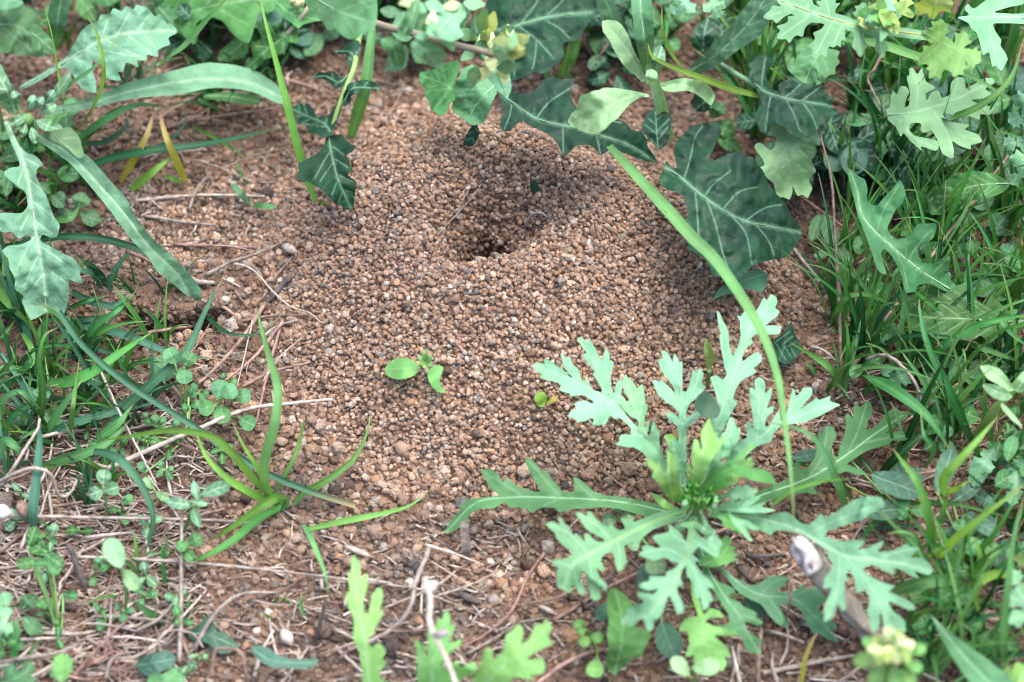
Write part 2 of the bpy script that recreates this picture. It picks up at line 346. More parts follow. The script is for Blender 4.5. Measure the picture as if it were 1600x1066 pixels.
    if wave: z += wave * np.sin(s_of[ir] / 9 + sg) * np.minimum(dr / 25, 1)
    z = z / 1000
    p = at(V[:, 0], V[:, 1], z); z = np.maximum(z, H(p[:, 0], p[:, 1]) + .0009); p = at(V[:, 0], V[:, 1], z)
    vein = np.exp(-(dr / (rib_r * 1.0)) ** 2)
    if len(allv): vein = np.maximum(vein, .75 * np.exp(-(mind(V, allv)[0] / 1.15) ** 2))
    ob = obj(name, p, F, mat, parent, {'vein': vein, 'along': s_of[ir] / L_})
    if label: ob['label'] = label
    if rib_r > 0 and parent is not None:
        q = rb[::4]; q = q[inside(o, q)]
        if len(q) > 3:
            _, j = mind(q, V); zz = z[j]; zz = np.convolve(np.pad(zz, 2, 'edge'), np.ones(5) / 5, 'valid')
            pp = at(q[:, 0], q[:, 1], zz + .00003); rr = np.linspace(rib_r, rib_r * .3, len(q)) * PXM * .62
            tube('midrib', pp, rr, rib_mat or M['vein'], ob, 5)
    return ob

def lobed(rib, hw, lobes, tipw=9, tip_teeth=True):
    """outline of a pinnately lobed leaf. lobes: (t along rib, (tip), half width, teeth) ; rib ends at the tip of the end lobe"""
    rb = dense(spline(rib, 3), 1.0); n = len(rb); tg = np.gradient(rb, axis=0); tg /= np.linalg.norm(tg, axis=1)[:, None]
    nr = np.stack([-tg[:, 1], tg[:, 0]], 1); sides = {1: [], -1: []}; veins = []
    def lobe_pts(b, tip, wd, teeth, sg, j=0):
        v = np.asarray(tip, float) - b; ln = np.linalg.norm(v); v /= ln; p = np.array([v[1], -v[0]]) * sg
        P_ = lambda u, q: b + v * ln * u + p * wd * q
        e = lambda: R.uniform(-.05, .05)
        if teeth == 0: return [P_(.3, -.8), P_(.65, -.85), P_(.88, -.45), P_(1, 0), P_(.9, .45), P_(.65, .85), P_(.35, .75)]
        if teeth == 1: return [P_(.2, -.62), P_(.45, -.8), P_(.72 + e(), -1.35), P_(.76, -.62), P_(.9, -.42), P_(1, 0), P_(.92, .4), P_(.74, .66), P_(.66 + e(), 1.25), P_(.42, .75), P_(.2, .6)]
        return [P_(.18, -.6), P_(.36, -.72), P_(.56 + e(), -1.4), P_(.6, -.86), P_(.68, -.82), P_(.86 + e(), -1.15), P_(.85, -.5), P_(.94, -.34), P_(1.02, 0), P_(.95, .34), P_(.84, .5), P_(.83 + e(), 1.1), P_(.66, .8), P_(.57, .84), P_(.5 + e(), 1.3), P_(.34, .68), P_(.2, .58)]
    lobes = [(t, tip, wd * (1.28 if wd > 5 else 1.1), te) for t, tip, wd, te in lobes]; tipw *= 1.25
    for t, tip, wd, te in lobes:
        k = min(int(t * n), n - 1); sg = 1 if np.dot(np.asarray(tip) - rb[k], nr[k]) > 0 else -1
        sides[sg].append((t, tip, wd, te)); veins.append([rb[k], rb[k] * .5 + np.asarray(tip) * .5, rb[k] * .12 + np.asarray(tip) * .88])
    out = []; hwf = lambda k: hw * (0.55 + .45 * math.sin(min(1, k / n * 1.5) * math.pi / 2))
    ke = int(n * .8)
    def side(sg):
        res = [rb[0] + nr[0] * sg * hw * .4]; last = 0
        for t, tip, wd, te in sorted(sides[sg], key=lambda q: q[0]):
            k = min(int(t * n), n - 1); kv = int(.5 * (last + k)) if last else int(k * .6)
            res.append(rb[kv] + nr[kv] * sg * hwf(kv)); res += lobe_pts(rb[k], tip, wd, te, sg); last = k
        kv = min(int(.5 * (last + n)), ke) if last else ke
        if last < n * .95: res.append(rb[min(max(kv, last + 3), n - 1)] + nr[min(kv, n - 1)] * sg * hwf(kv))
        return res
    a = side(-1); b = side(1)
    kb = int(n * .72); end = lobe_pts(rb[kb], rb[-1], tipw, 2 if tip_teeth else 0, 1)
    return [tuple(q) for q in a] + [tuple(q) for q in end] + [tuple(q) for q in b[::-1]], veins
def daisy(parent, rib, h, hw, lobes, mat, tipw=9, **kw):
    o, v = lobed(rib, hw, lobes, tipw); kw.setdefault('rib_r', 1.5)
    return leaf(parent, o, rib, h, mat, veins=v, round_=.14, **kw)
def auto_lobes(rib, n, length, wd, teeth=2, t0=.25, t1=.82, fwd=45, taper=.35):
    rb = dense(spline(rib, 3), 1.0); m = len(rb); tg = np.gradient(rb, axis=0); tg /= np.linalg.norm(tg, axis=1)[:, None]; res = []
    for i in range(n):
        for sg in (-1, 1):
            t = t0 + (t1 - t0) * (i + (.3 if sg > 0 else 0) + R.uniform(-.1, .1)) / max(1, n - .5); t = min(max(t, .05), .9); k = int(t * m)
            a = math.radians(fwd + R.uniform(-8, 8)) * sg; c, s = math.cos(a), math.sin(a)
            d = np.array([c * tg[k, 0] - s * tg[k, 1], s * tg[k, 0] + c * tg[k, 1]])
            ln = length * (1 - taper * abs(2 * (i / max(1, n - 1)) - .9)) * R.uniform(.85, 1.15)
            res.append((t, tuple(rb[k] + d * ln), wd * R.uniform(.85, 1.1), teeth))
    return res

def ribbon(name, path, wid, mat, parent, roll=0., fold=.25, twist=0., both=False):
    p = np.asarray(path, float); n = len(p); t = np.gradient(p, axis=0); t /= np.linalg.norm(t, axis=1)[:, None] + 1e-12
    u = np.linspace(0, 1, n)
    nv = np.array([0.15 * math.sin(roll * 3), -.55, .83]); a = np.cross(t, nv); a /= np.linalg.norm(a, axis=1)[:, None] + 1e-9
    b = np.cross(a, t); ang = roll + twist * u
    A = a * np.cos(ang)[:, None] + b * np.sin(ang)[:, None]; B = -a * np.sin(ang)[:, None] + b * np.cos(ang)[:, None]
    pr = (.6 + .4 * np.minimum(1, u / .25)) * (1 - np.clip((u - .32) / .68, 0, 1) ** 1.45) if not both else np.ones(n)
    wv = (wid * pr / 2 + .00005)[:, None]
    cs = [(-1, .3), (-.5, .02), (0, -.12), (.5, .02), (1, .3)]
    V = np.stack([p + A * wv * x + B * wv * (y * fold * 2.2) for x, y in cs], 1).reshape(-1, 3)
    F = [(i * 5 + j, i * 5 + j + 1, i * 5 + j + 6, i * 5 + j + 5) for i in range(n - 1) for j in range(4)]
    return obj(name, V, F, mat, parent, {'vein': np.tile([.1, 0, 1, 0, .1], n), 'along': np.repeat(u, 5), 'across': np.tile([-1, -.5, 0, .5, 1], n)})
def blade(parent, px, h, w_, mat, roll=None, twist=0., name='grass_blade', fold=.25, both=False, label=None):
    o = ribbon(name, path3(px, h), w_ * PXM * .84, mat, parent, R.uniform(-.35, .35) if roll is None else roll, fold, twist, both)
    if label: o['label'] = label
    return o
def plant(name, label, cat, px, h=0, group=None):
    return thing(name, label, cat, P([px[0]], [px[1]], [h])[0], group)

# ------------------------------------------------------------------ the ground
def axis(lo, hi, st, far):
    a = np.arange(lo, hi, st); out = [a]; s = st; e = hi; b = []
    while e < far: b.append(e); s *= 1.35; e += s
    c = []; s = st * 1.35; e = lo - s
    while e > -far: c.append(e); s *= 1.35; e -= s
    return np.array(c[::-1] + list(a) + b)
gx = axis(-.20, .20, .0012, 6.0); gy = axis(-.15, .22, .0012, 6.0)
X, Y = np.meshgrid(gx, gy); Z = H(X, Y); nx, ny = len(gx), len(gy)
me = bpy.data.meshes.new('ground')
idx = np.arange(nx * ny).reshape(ny, nx)
fa = np.stack([idx[:-1, :-1], idx[:-1, 1:], idx[1:, 1:], idx[1:, :-1]], -1).reshape(-1, 4)
me.vertices.add(nx * ny); me.vertices.foreach_set('co', np.stack([X, Y + overhang(X, Y), Z], -1).astype(np.float32).ravel())
me.loops.add(fa.size); me.loops.foreach_set('vertex_index', fa.ravel().astype(np.int32))
me.polygons.add(len(fa)); me.polygons.foreach_set('loop_start', np.arange(0, fa.size, 4, dtype=np.int32))
me.polygons.foreach_set('use_smooth', np.ones(len(fa), bool)); me.update(calc_edges=True)
me.materials.append(M['soil']); g = bpy.data.objects.new('ground', me); COL.objects.link(g); tag(g, kind='structure')

# ------------------------------------------------------------------ soil grains (uncountable): instanced crumbs, one colour each
PAL = np.array([(.41, .270, .188), (.46, .318, .232), (.355, .225, .152), (.53, .39, .30), (.29, .195, .142), (.30, .255, .21), (.42, .36, .305), (.14, .10, .08), (.48, .29, .175), (.62, .54, .46), (.21, .195, .185)])
PW = np.array([.2, .19, .16, .11, .10, .06, .05, .05, .04, .02, .02]); PW /= PW.sum()
pts, scl, cols = [], [], []
def add_grains(n, region, rmin, rmax, lift, pw=PW, keep=None, mul=1., power=1.6):
    x = NR.uniform(region[0], region[1], n); y = NR.uniform(region[2], region[3], n)
    k = np.ones(n, bool) if keep is None else keep(x, y)
    x, y = x[k], y[k]; n = len(x); r = rmin + (rmax - rmin) * NR.random(n) ** power
    e = .0006; z = H(x, y); nxv = -(H(x + e, y) - z) / e; nyv = -(H(x, y + e) - z) / e; ln = np.sqrt(nxv ** 2 + nyv ** 2 + 1)
    l = (lift + NR.uniform(-.35, .35, n)) * r
    pts.append(np.stack([x + nxv / ln * l, y + nyv / ln * l + overhang(x, y), z + l / ln], 1)); 
    scl.append(r[:, None] * NR.uniform(.75, 1.2, (n, 3)))
    c = PAL[NR.choice(len(PAL), n, p=pw)] * NR.uniform(.66, 1.25, n)[:, None] * mul
    off_ = np.clip((mound_r(x, y) * 1. - 72) / 20, 0, 1)[:, None]; ph = (vnoise(x * 38, y * 38, 21) + .6 * vnoise(x * 90, y * 90, 22))[:, None]
    c = c * (1 + off_ * ph * .7); c = c + off_ * np.clip(-ph, 0, 1) * (c.mean(1, keepdims=True) - c) * .8; cols.append(c)
REG = (-.21, .21, -.15, .23)
on = lambda x, y: (mound_r(x, y) < 82 + 10 * vnoise(x * 60, y * 60, 9)) & ((H(x, y) > -.001) & ((np.hypot(x * 1000 - CX, y * 1000 - CY) > 13) | (H(x, y) > .004)))
offm = lambda x, y: (mound_r(x, y) > 74) & (H(x, y) > -.010)
mreg = (-.095, .095, -.075, .125)
add_grains(52000, mreg, .00030, .00078, .25, keep=on, power=1.1, mul=1.24)
add_grains(36000, mreg, .00030, .00080, 1.5, keep=on, power=1.3, mul=1.24)
add_grains(900, mreg, .0008, .0013, 1.3, keep=on, power=2.2, mul=1.24)
hole = lambda x, y: (np.hypot(x * 1000 - CX, y * 1000 - CY) < 13) & (H(x, y) > .002)
add_grains(1800, (-.02, .009, .012, .042), .0005, .001, .25, keep=hole, mul=1.24)
# front apron of coarser tumbled crumbs, then plain soil around
apron = lambda x, y: (mound_r(x, y) > 76) & (mound_r(x, y) < 112) & (y < .02)
add_grains(1500, (-.12, .12, -.1, .05), .0009, .0022, .5, keep=apron, power=2.)
pw2 = PW.copy(); pw2[[8, 9, 3, 6]] *= [2, 1.7, 1.5, 1.4]; pw2 /= pw2.sum()
add_grains(62000, REG, .0004, .00095, .35, keep=offm, pw=pw2, mul=.79)
add_grains(15000, REG, .0007, .0014, .5, keep=offm, pw=pw2, power=2., mul=.79)
add_grains(1000, REG, .0012, .0026, .4, keep=offm, pw=pw2, power=2.5, mul=.79)
light = lambda x, y: (y < -.06) & (x < 0.03) & (vnoise(x * 30 + 5, y * 30, 5) > -.1)      # pale dusty patch of soil in the foreground
add_grains(9000, REG, .0003, .0007, .5, keep=light, pw=pw2, mul=1.05)
light2 = lambda x, y: (np.hypot((x + .105) / .035, (y - .045) / .018) < 1 + vnoise(x * 80, y * 80, 8))
add_grains(5000, (-.16, -.05, .01, .08), .0004, .0009, .6, keep=light2, pw=pw2, mul=1.25)
pts = np.vstack(pts); scl = np.vstack(scl); cols = np.vstack(cols); n = len(pts)
me = bpy.data.meshes.new('soil_grains'); me.vertices.add(n); me.vertices.foreach_set('co', pts.astype(np.float32).ravel())
for nm, arr in (('scl', scl), ('gcol', np.clip(cols, 0, 1)), ('rot', NR.uniform(0, 6.28, (n, 3)))):
    a = me.attributes.new(nm, 'FLOAT_VECTOR', 'POINT'); a.data.foreach_set('vector', arr.astype(np.float32).ravel())
NVAR = 10
a = me.attributes.new('pick', 'INT', 'POINT'); a.data.foreach_set('value', NR.integers(0, NVAR, n).astype(np.int32))
go = bpy.data.objects.new('soil_grains', me); COL.objects.link(go)
tag(go, 'loose crumbs and grains of brown soil covering the ant mound and the ground', 'soil', kind='stuff')
ng = bpy.data.node_groups.new('grains', 'GeometryNodeTree')
ng.interface.new_socket('Geometry', in_out='INPUT', socket_type='NodeSocketGeometry'); ng.interface.new_socket('Geometry', in_out='OUTPUT', socket_type='NodeSocketGeometry')
N = ng.nodes.new; L = ng.links.new
gi, goo = N('NodeGroupInput'), N('NodeGroupOutput'); mp = N('GeometryNodeMeshToPoints'); L(gi.outputs[0], mp.inputs[0])
gti = N('GeometryNodeGeometryToInstance')
for k in range(NVAR):
    ic = N('GeometryNodeMeshIcoSphere'); ic.inputs['Radius'].default_value = 1; ic.inputs['Subdivisions'].default_value = 3
    pos = N('GeometryNodeInputPosition'); prev = ic.outputs[0]
    for frq, amp in ((.9, 1.15), (2.3, .75), (5.0, .30)):
        ad = N('ShaderNodeVectorMath'); ad.operation = 'MULTIPLY_ADD'; L(pos.outputs[0], ad.inputs[0]); ad.inputs[1].default_value = (frq,) * 3; ad.inputs[2].default_value = (k * 7.3 + 1, k * 3.1, -k * 5.7 + frq)
        no = N('ShaderNodeTexNoise'); no.inputs['Scale'].default_value = 1; no.inputs['Detail'].default_value = 1; L(ad.outputs[0], no.inputs['Vector'])
        sb = N('ShaderNodeVectorMath'); sb.operation = 'SUBTRACT'; L(no.outputs['Color'], sb.inputs[0]); sb.inputs[1].default_value = (.5, .5, .5)
        ml = N('ShaderNodeVectorMath'); ml.operation = 'SCALE'; L(sb.outputs[0], ml.inputs[0]); ml.inputs['Scale'].default_value = amp
        sp = N('GeometryNodeSetPosition'); L(prev, sp.inputs['Geometry']); L(ml.outputs[0], sp.inputs['Offset']); prev = sp.outputs[0]
    ss = N('GeometryNodeSetShadeSmooth'); L(prev, ss.inputs[0])
    sm = N('GeometryNodeSetMaterial'); sm.inputs['Material'].default_value = M['grain']; L(ss.outputs[0], sm.inputs[0]); L(sm.outputs[0], gti.inputs[0])
io = N('GeometryNodeInstanceOnPoints'); L(mp.outputs[0], io.inputs['Points']); L(gti.outputs[0], io.inputs['Instance']); io.inputs['Pick Instance'].default_value = True
for nm, ty, sk in (('pick', 'INT', 'Instance Index'), ('rot', 'FLOAT_VECTOR', 'Rotation'), ('scl', 'FLOAT_VECTOR', 'Scale')):
    q = N('GeometryNodeInputNamedAttribute'); q.data_type = ty; q.inputs['Name'].default_value = nm; L([s for s in q.outputs if s.enabled][0], io.inputs[sk])
L(io.outputs[0], goo.inputs[0])
md = go.modifiers.new('grains', 'NODES'); md.node_group = ng
me.materials.append(M['grain'])

# ------------------------------------------------------------------ pebbles one can pick out, each its own object
MARKS = [(770, 400, 'the nest hole'), (665, 575, 'the two-leaved seedling'), (1090, 785, 'the rosette heart'), (270, 480, 'the side burrow'), (434, 790, 'the arching grass tuft'), (1150, 340, 'the big round leaf'), (1290, 910, 'the wood piece'), (1390, 1014, 'the spurge head'), (45, 185, 'the hairy plant'), (515, 270, 'the dark lobed leaf'), (1470, 170, 'the flat daisy leaf'), (1240, 165, 'the puckered leaf'), (1400, 380, 'the white-ribbed leaf'), (1500, 490, 'the broad toothed leaf'), (1520, 310, 'the dark oval leaf'), (283, 850, 'the vertical stalk'), (628, 701, 'the largest pebble'), (575, 960, 'the narrow daisy leaf'), (800, 1020, 'the bottom daisy leaf'), (727, 850, 'the tan stub'), (1370, 780, 'the grey oval leaves'), (1490, 920, 'the clover patch'), (770, 80, 'the blurred flowers'), (950, 175, 'the soft pale leaf'), (1310, 460, 'the upright twig'), (195, 880, 'the egg-shaped leaf'), (335, 990, 'the arrow-shaped leaf'), (90, 910, 'the rounded-leaf weed'), (235, 235, 'the yellowing grass'), (60, 440, 'the bitten leaf'), (1290, 30, 'the feathery daisy'), (350, 620, 'the notched clover'), (60, 760, 'the silvery blade'), (848, 628, 'the tiny seedling'), (1060, 490, 'the blue grey pebble'), (500, 490, 'the curly tendril'), (320, 125, 'the strap leaf'), (430, 60, 'the yellow green blade'), (1010, 30, 'the ribbed stem'), (1200, 530, 'the fallen dark leaf'), (1560, 600, 'the fuzzy shoot'), (60, 50, 'the dull broad leaf'), (150, 760, 'the hairy clover'), (1580, 720, 'the upright oblong leaf')]
USED = set()
def where(px, py, head):
    q = sorted(MARKS, key=lambda m: math.hypot(m[0] - px, m[1] - py)); out = []
    for a in q[:2]:
        dx, dy = px - a[0], py - a[1]; d = math.hypot(dx, dy); k = int(((math.degrees(math.atan2(dy, dx)) + 22.5) % 360) // 45)
        di = ['right of', 'below right of', 'below', 'below left of', 'left of', 'above left of', 'above', 'above right of'][k]
        st = '%s %s%s %s' % (head, 'just ' if d < 55 else '', di, a[2])
        if d < 14: st = '%s right at %s' % (head, a[2])
        out += [st] + [st + ', towards ' + b[2] for b in q[:7] if b is not a]
    out = [o for o in out if len(o.replace('-', ' ').split()) <= 16]
    for o in out:
        if o not in USED: USED.add(o); return o
    return out[0]
def rock_mesh(name, seed, mat):
    import bmesh
    bm = bmesh.new(); bmesh.ops.create_icosphere(bm, subdivisions=2, radius=1)
    rr = random.Random(seed); dirs = [Vector((rr.gauss(0, 1), rr.gauss(0, 1), rr.gauss(0, 1))).normalized() for _ in range(14)]
    for v in bm.verts:
        for d in dirs:
            t = v.co.dot(d) - .66
            if t > 0: v.co -= d * t * .92
        v.co *= 1 + .05 * math.sin(v.co.x * 5 + seed) * math.sin(v.co.y * 4 + seed)
    m = bpy.data.meshes.new(name); bm.to_mesh(m); bm.free(); m.polygons.foreach_set('use_smooth', [True] * len(m.polygons)); m.materials.append(mat); return m
PC = {'brown': (.30, .18, .12), 'tan': (.33, .235, .17), 'grey': (.27, .24, .22), 'white': (.50, .45, .40), 'orange': (.34, .20, .125), 'reddish': (.25, .13, .10), 'blue grey': (.15, .16, .19), 'dark': (.055, .05, .05)}
PM = {c: grain_mat('pebble ' + c, False, v) for c, v in PC.items()}
PROTO = {c: [rock_mesh('pebble', 5 + i * 7 + j, PM[c]) for i in range(3)] for j, c in enumerate(PC)}
def pebble(px, py, r, c, label, group=None, flat=.75, asp=1.15):
    o = bpy.data.objects.new('pebble', R.choice(PROTO[c])); COL.objects.link(o); p = P([px], [py], [r * .2 * .45])[0]
    o.location = Vector(p); s = r * PXM * .92; o.scale = (s * asp, s, s * flat); o.rotation_euler = (R.uniform(-.3, .3), R.uniform(-.3, .3), R.uniform(0, 6.3))
    return tag(o, label, 'pebble', group)
for px, py, r, c, lb in [
    (628, 701, 15, 'tan', 'largest round tan pebble resting at the foot of the mound'),
    (600, 731, 10, 'tan', 'oval tan pebble just below the largest round pebble'),
    (582, 709, 8, 'grey', 'pale grey pebble left of the largest round pebble'),
    (588, 750, 10, 'brown', 'brown pebble below the oval tan pebble'),
    (804, 913, 10, 'reddish', 'dark red pebble in the hollow in front of the mound'),
    (800, 969, 11, 'tan', 'yellowish tan pebble below the hollow, beside dry stems'),
    (695, 862, 10, 'orange', 'pale orange pebble left of the upright tan blade stub'),
    (682, 872, 8, 'tan', 'tan pebble touching the pale orange pebble'),
    (651, 857, 10, 'tan', 'flat tan pebble next to the tip of the curved grey stem'),
    (641, 910, 9, 'white', 'white angular pebble at the end of the long dry stalk'),
    (655, 972, 9, 'orange', 'orange brown pebble beside the white bent stem'),
    (760, 487, 5, 'white', 'tiny white grain on the slope right below the nest hole'),
    (777, 489, 4, 'white', 'smaller of two white grains below the nest hole'),
    (748, 569, 6, 'white', 'small white chip right of the two-leaved seedling'),
    (574, 567, 6, 'white', 'small white chip left of the two-leaved seedling'),
    (918, 410, 7, 'blue grey', 'blue grey round seed-like pebble right of the nest hole'),
    (1050, 487, 8, 'blue grey', 'blue grey pebble on the right flank of the mound'),
    (690, 478, 6, 'blue grey', 'small slate pebble on the front slope of the mound'),
    (458, 358, 7, 'white', 'white pebble at the left edge of the mound'),
    (643, 628, 10, 'orange', 'orange pebble below the two-leaved seedling'),
    (658, 648, 5, 'white', 'elongated white grain below the orange pebble'),
    (708, 653, 9, 'brown', 'brown crumb of soil below the two-leaved seedling'),
    (774, 659, 7, 'white', 'pale egg-shaped grain on the lower mound'),
    (445, 555, 7, 'white', 'cream pebble on the left edge near the dry reddish stem'),
    (948, 315, 8, 'tan', 'pale tan pebble at the upper right of the crater'),
    (720, 208, 9, 'brown', 'brown clod right under the bright green lobed leaf'),
    (640, 240, 8, 'tan', 'tan pebble on the back slope of the mound'),
    (548, 240, 7, 'white', 'whitish pebble beside the wide pale blade'),
    (515, 550, 10, 'grey', 'flat grey chip on the left flank of the mound'),
    (440, 690, 12, 'tan', 'pale tan stone beside the grass tuft at lower left of mound'),
    (450, 835, 9, 'tan', 'cream stone under the grass tuft'),
    (472, 858, 10, 'tan', 'tan stone below the bent grass tip'),
    (420, 958, 9, 'white', 'white stone on pale dusty soil at the lower left'),
    (345, 815, 6, 'grey', 'grey pebble under the small pale leaved weed'),
    (350, 977, 11, 'tan', 'buff clod beside the arrow shaped leaf'),
    (147, 925, 8, 'tan', 'buff pebble at the end of the dark split stalk'),
    (925, 712, 9, 'brown', 'brown pebble left of the daisy rosette'),
    (950, 682, 10, 'brown', 'reddish brown pebble under the upper left daisy leaf'),
    (1000, 586, 9, 'grey', 'rounded grey brown pebble by the upper daisy leaves'),
    (770, 938, 12, 'grey', 'rounded grey clod below the dark husk'),
    (882, 760, 9, 'dark', 'dark pebble above the left daisy leaf'),
    (518, 787, 8, 'dark', 'black pebble by the end of the long rounded stem')]:
    pebble(px, py, r, c, lb)
ZN = [('on the left flank of the mound', (450, 640, 300, 640), 16), ('on the front of the mound', (560, 960, 480, 720), 30), ('on the right flank of the mound', (900, 1120, 300, 560), 16),
      ('on the rough soil in the foreground', (380, 780, 790, 1040), 46), ('in the front hollow', (760, 930, 800, 960), 16), ('on bare soil left of the mound', (200, 440, 270, 480), 26), ('among dry litter at lower left', (120, 420, 840, 1060), 20), ('on the soil under the lower daisy leaves', (1080, 1340, 840, 1060), 14), ('on the back rim of the mound', (560, 900, 190, 270), 10)]
for zn, (x0, x1, y0, y1), k in ZN:
    for i in range(k):
        qx, qy = R.uniform(x0, x1), R.uniform(y0, y1)
        c = R.choices(['brown', 'tan', 'grey', 'white', 'orange', 'reddish', 'blue grey'], [5, 4, 2.4, .9, 1.6, 1.4, .5])[0]
        pebble(qx, qy, R.uniform(4.5, 7.5 if 'mound' in zn else 8.5), c, where(qx, qy, 'small %s pebble' % c), 'small pebbles scattered on the soil', flat=R.uniform(.6, .95), asp=R.uniform(1, 1.4))

def zc(x0, y0, s, pts): return [(x0 + a / s, y0 + b / s) for a, b in pts]
def cut_leaf(pr, fr, outline, rib, h, mat, veins=(), name='leaf', **kw):
    """deeply cut daisy leaf; fr = (origin x, origin y, scale) of the outline's own units"""
    kw.setdefault('rib_r', 1.6); kw.setdefault('crinkle', .45)
    return leaf(pr, zc(*fr, outline), zc(*fr, rib), h, mat, veins=[zc(*fr, v) for v in veins], round_=.12, step=3.6, name=name, **kw)
D = M['daisy']; DL = M['daisy_low']; DY = M['daisy_young']
# ================================================================== PLANTS
# ---- 1. grey-green hairy plant at upper left
p = plant('hairy_plant', 'grey green hairy leaved weed with long strap leaves at upper left', 'plant', (45, 215), 0)
tube('stem', path3([(45, 225), (44, 205), (42, 186)], [0, 10, 22]), .0022, M['stem'], p)
leaf(p, [(280, 50), (267, 35), (262, 40), (249, 20), (243, 27), (230, 12), (213, 7), (208, 16), (197, 9), (190, 18), (177, 12), (172, 22), (157, 22), (153, 34), (140, 37), (127, 48), (116, 68), (104, 90), (60, 118), (32, 133), (30, 141), (64, 126), (98, 104), (110, 110), (118, 124), (128, 140), (150, 147), (151, 128), (144, 112), (145, 92), (154, 98), (163, 107), (166, 124), (190, 127), (184, 112), (192, 113), (197, 97), (205, 100), (217, 106), (214, 94), (230, 95), (229, 85), (248, 90), (246, 79), (254, 74), (267, 70), (262, 59)],
     [(32, 137), (100, 98), (160, 62), (215, 50), (272, 49)], [22, 36, 44, 46, 40], M['hairy'], tilt=-.25, fold=.2, crinkle=1.0, nv=7, puff=.5, rib_r=2.4, va=52)
leaf(p, [(60, 172), (120, 160), (165, 145), (200, 128), (250, 116), (320, 97), (365, 101), (400, 110), (430, 130), (457, 158), (440, 163), (425, 158), (400, 145), (372, 139), (330, 137), (280, 148), (235, 151), (190, 157), (140, 170), (70, 182)],
     [(62, 177), (140, 162), (200, 144), (270, 130), (330, 124), (390, 130), (452, 159)], [20, 30, 33, 30, 25, 22, 14], M['hairy'], tilt=.25, fold=.25, crinkle=.7, nv=0, rib_r=2.0, wave=.8)
leaf(p, [(58, 208), (80, 215), (118, 232), (140, 245), (170, 280), (198, 310), (215, 345), (240, 375), (265, 395), (298, 430), (316, 455), (312, 475), (305, 494), (300, 470), (272, 445), (245, 425), (232, 402), (205, 375), (187, 350), (165, 320), (140, 290), (110, 255), (78, 232), (56, 220)],
     [(60, 213), (110, 243), (155, 290), (195, 335), (232, 385), (280, 432), (306, 488)], [24, 32, 33, 30, 26, 20, 10], M['hairy'], tilt=-.2, fold=.5, crinkle=.6, nv=0, rib_r=1.9, wave=.6)
leaf(p, [(64, 208), (85, 204), (108, 198), (116, 204), (124, 215), (130, 236), (133, 246), (120, 247), (102, 228), (80, 220)], [(66, 211), (95, 212), (128, 243)], [27, 38, 37], M['pale'], tilt=-.6, crinkle=.4, nv=2, rib_r=0, label='pale underside where a strap leaf has curled over')
leaf(p, [(6, 190), (14, 188), (28, 225), (40, 238), (56, 243), (69, 258), (58, 263), (56, 276), (64, 290), (75, 312), (84, 338), (94, 352), (90, 370), (80, 372), (66, 366), (62, 376), (84, 388), (98, 396), (116, 404), (128, 420), (124, 428), (131, 446), (116, 440), (106, 436), (109, 452), (107, 470), (100, 492), (86, 490), (70, 489), (60, 496), (45, 502), (40, 485), (33, 470), (38, 462), (22, 452), (24, 436), (14, 418), (13, 404), (2, 392), (12, 384), (34, 382), (50, 374), (44, 366), (30, 374), (18, 362), (5, 364), (-6, 356), (-4, 334), (6, 332), (34, 334), (44, 322), (40, 300), (28, 292), (14, 280), (4, 270), (16, 262), (32, 260), (26, 242), (16, 220)],
     [(9, 189), (36, 250), (50, 320), (58, 375), (68, 430), (72, 485)], [24, 34, 33, 30, 26, 16], M['hairy'], tilt=-.15, fold=.25, crinkle=1.2, nv=7, puff=.6, rib_r=2.6, va=44)
leaf(p, [(-10, 96), (0, 98), (14, 125), (24, 150), (30, 170), (20, 182), (6, 170), (-10, 150)], [(24, 176), (10, 140), (-8, 110)], [22, 32, 34], M['hairy'], crinkle=.6, nv=2)
leaf(p, [(70, 165), (90, 128), (110, 110), (112, 130), (96, 150), (78, 170)], [(72, 168), (92, 142), (110, 114)], [20, 26, 28], M['hairy'], nv=2, rib_r=1)
for i, (x, y, a, ln) in enumerate([(45, 170, -1.2, 24), (38, 182, 2.6, 26), (60, 190, .4, 30), (50, 202, 1.3, 24), (30, 160, -2.1, 22), (66, 176, -.5, 26), (82, 196, .7, 26), (40, 196, 1.9, 20), (55, 168, -.9, 22), (72, 160, -1.0, 24)]):
    c, s = math.cos(a), math.sin(a); wv = ln * .33
    leaf(p, [(x - c * ln * .2, y - s * ln * .2), (x + c * ln * .3 - s * wv, y + s * ln * .3 + c * wv), (x + c * ln * .75 - s * wv * .8, y + s * ln * .75 + c * wv * .8), (x + c * ln, y + s * ln), (x + c * ln * .75 + s * wv * .8, y + s * ln * .75 - c * wv * .8), (x + c * ln * .3 + s * wv, y + s * ln * .3 - c * wv)],
         [(x - c * ln * .15, y - s * ln * .15), (x + c * ln * .5, y + s * ln * .5), (x + c * ln * .9, y + s * ln * .9)], [26, 31 + i % 3, 30], M['hairy'], fold=.4, nv=2, step=3, rib_r=.8, teeth=1.0, name='young_leaf')

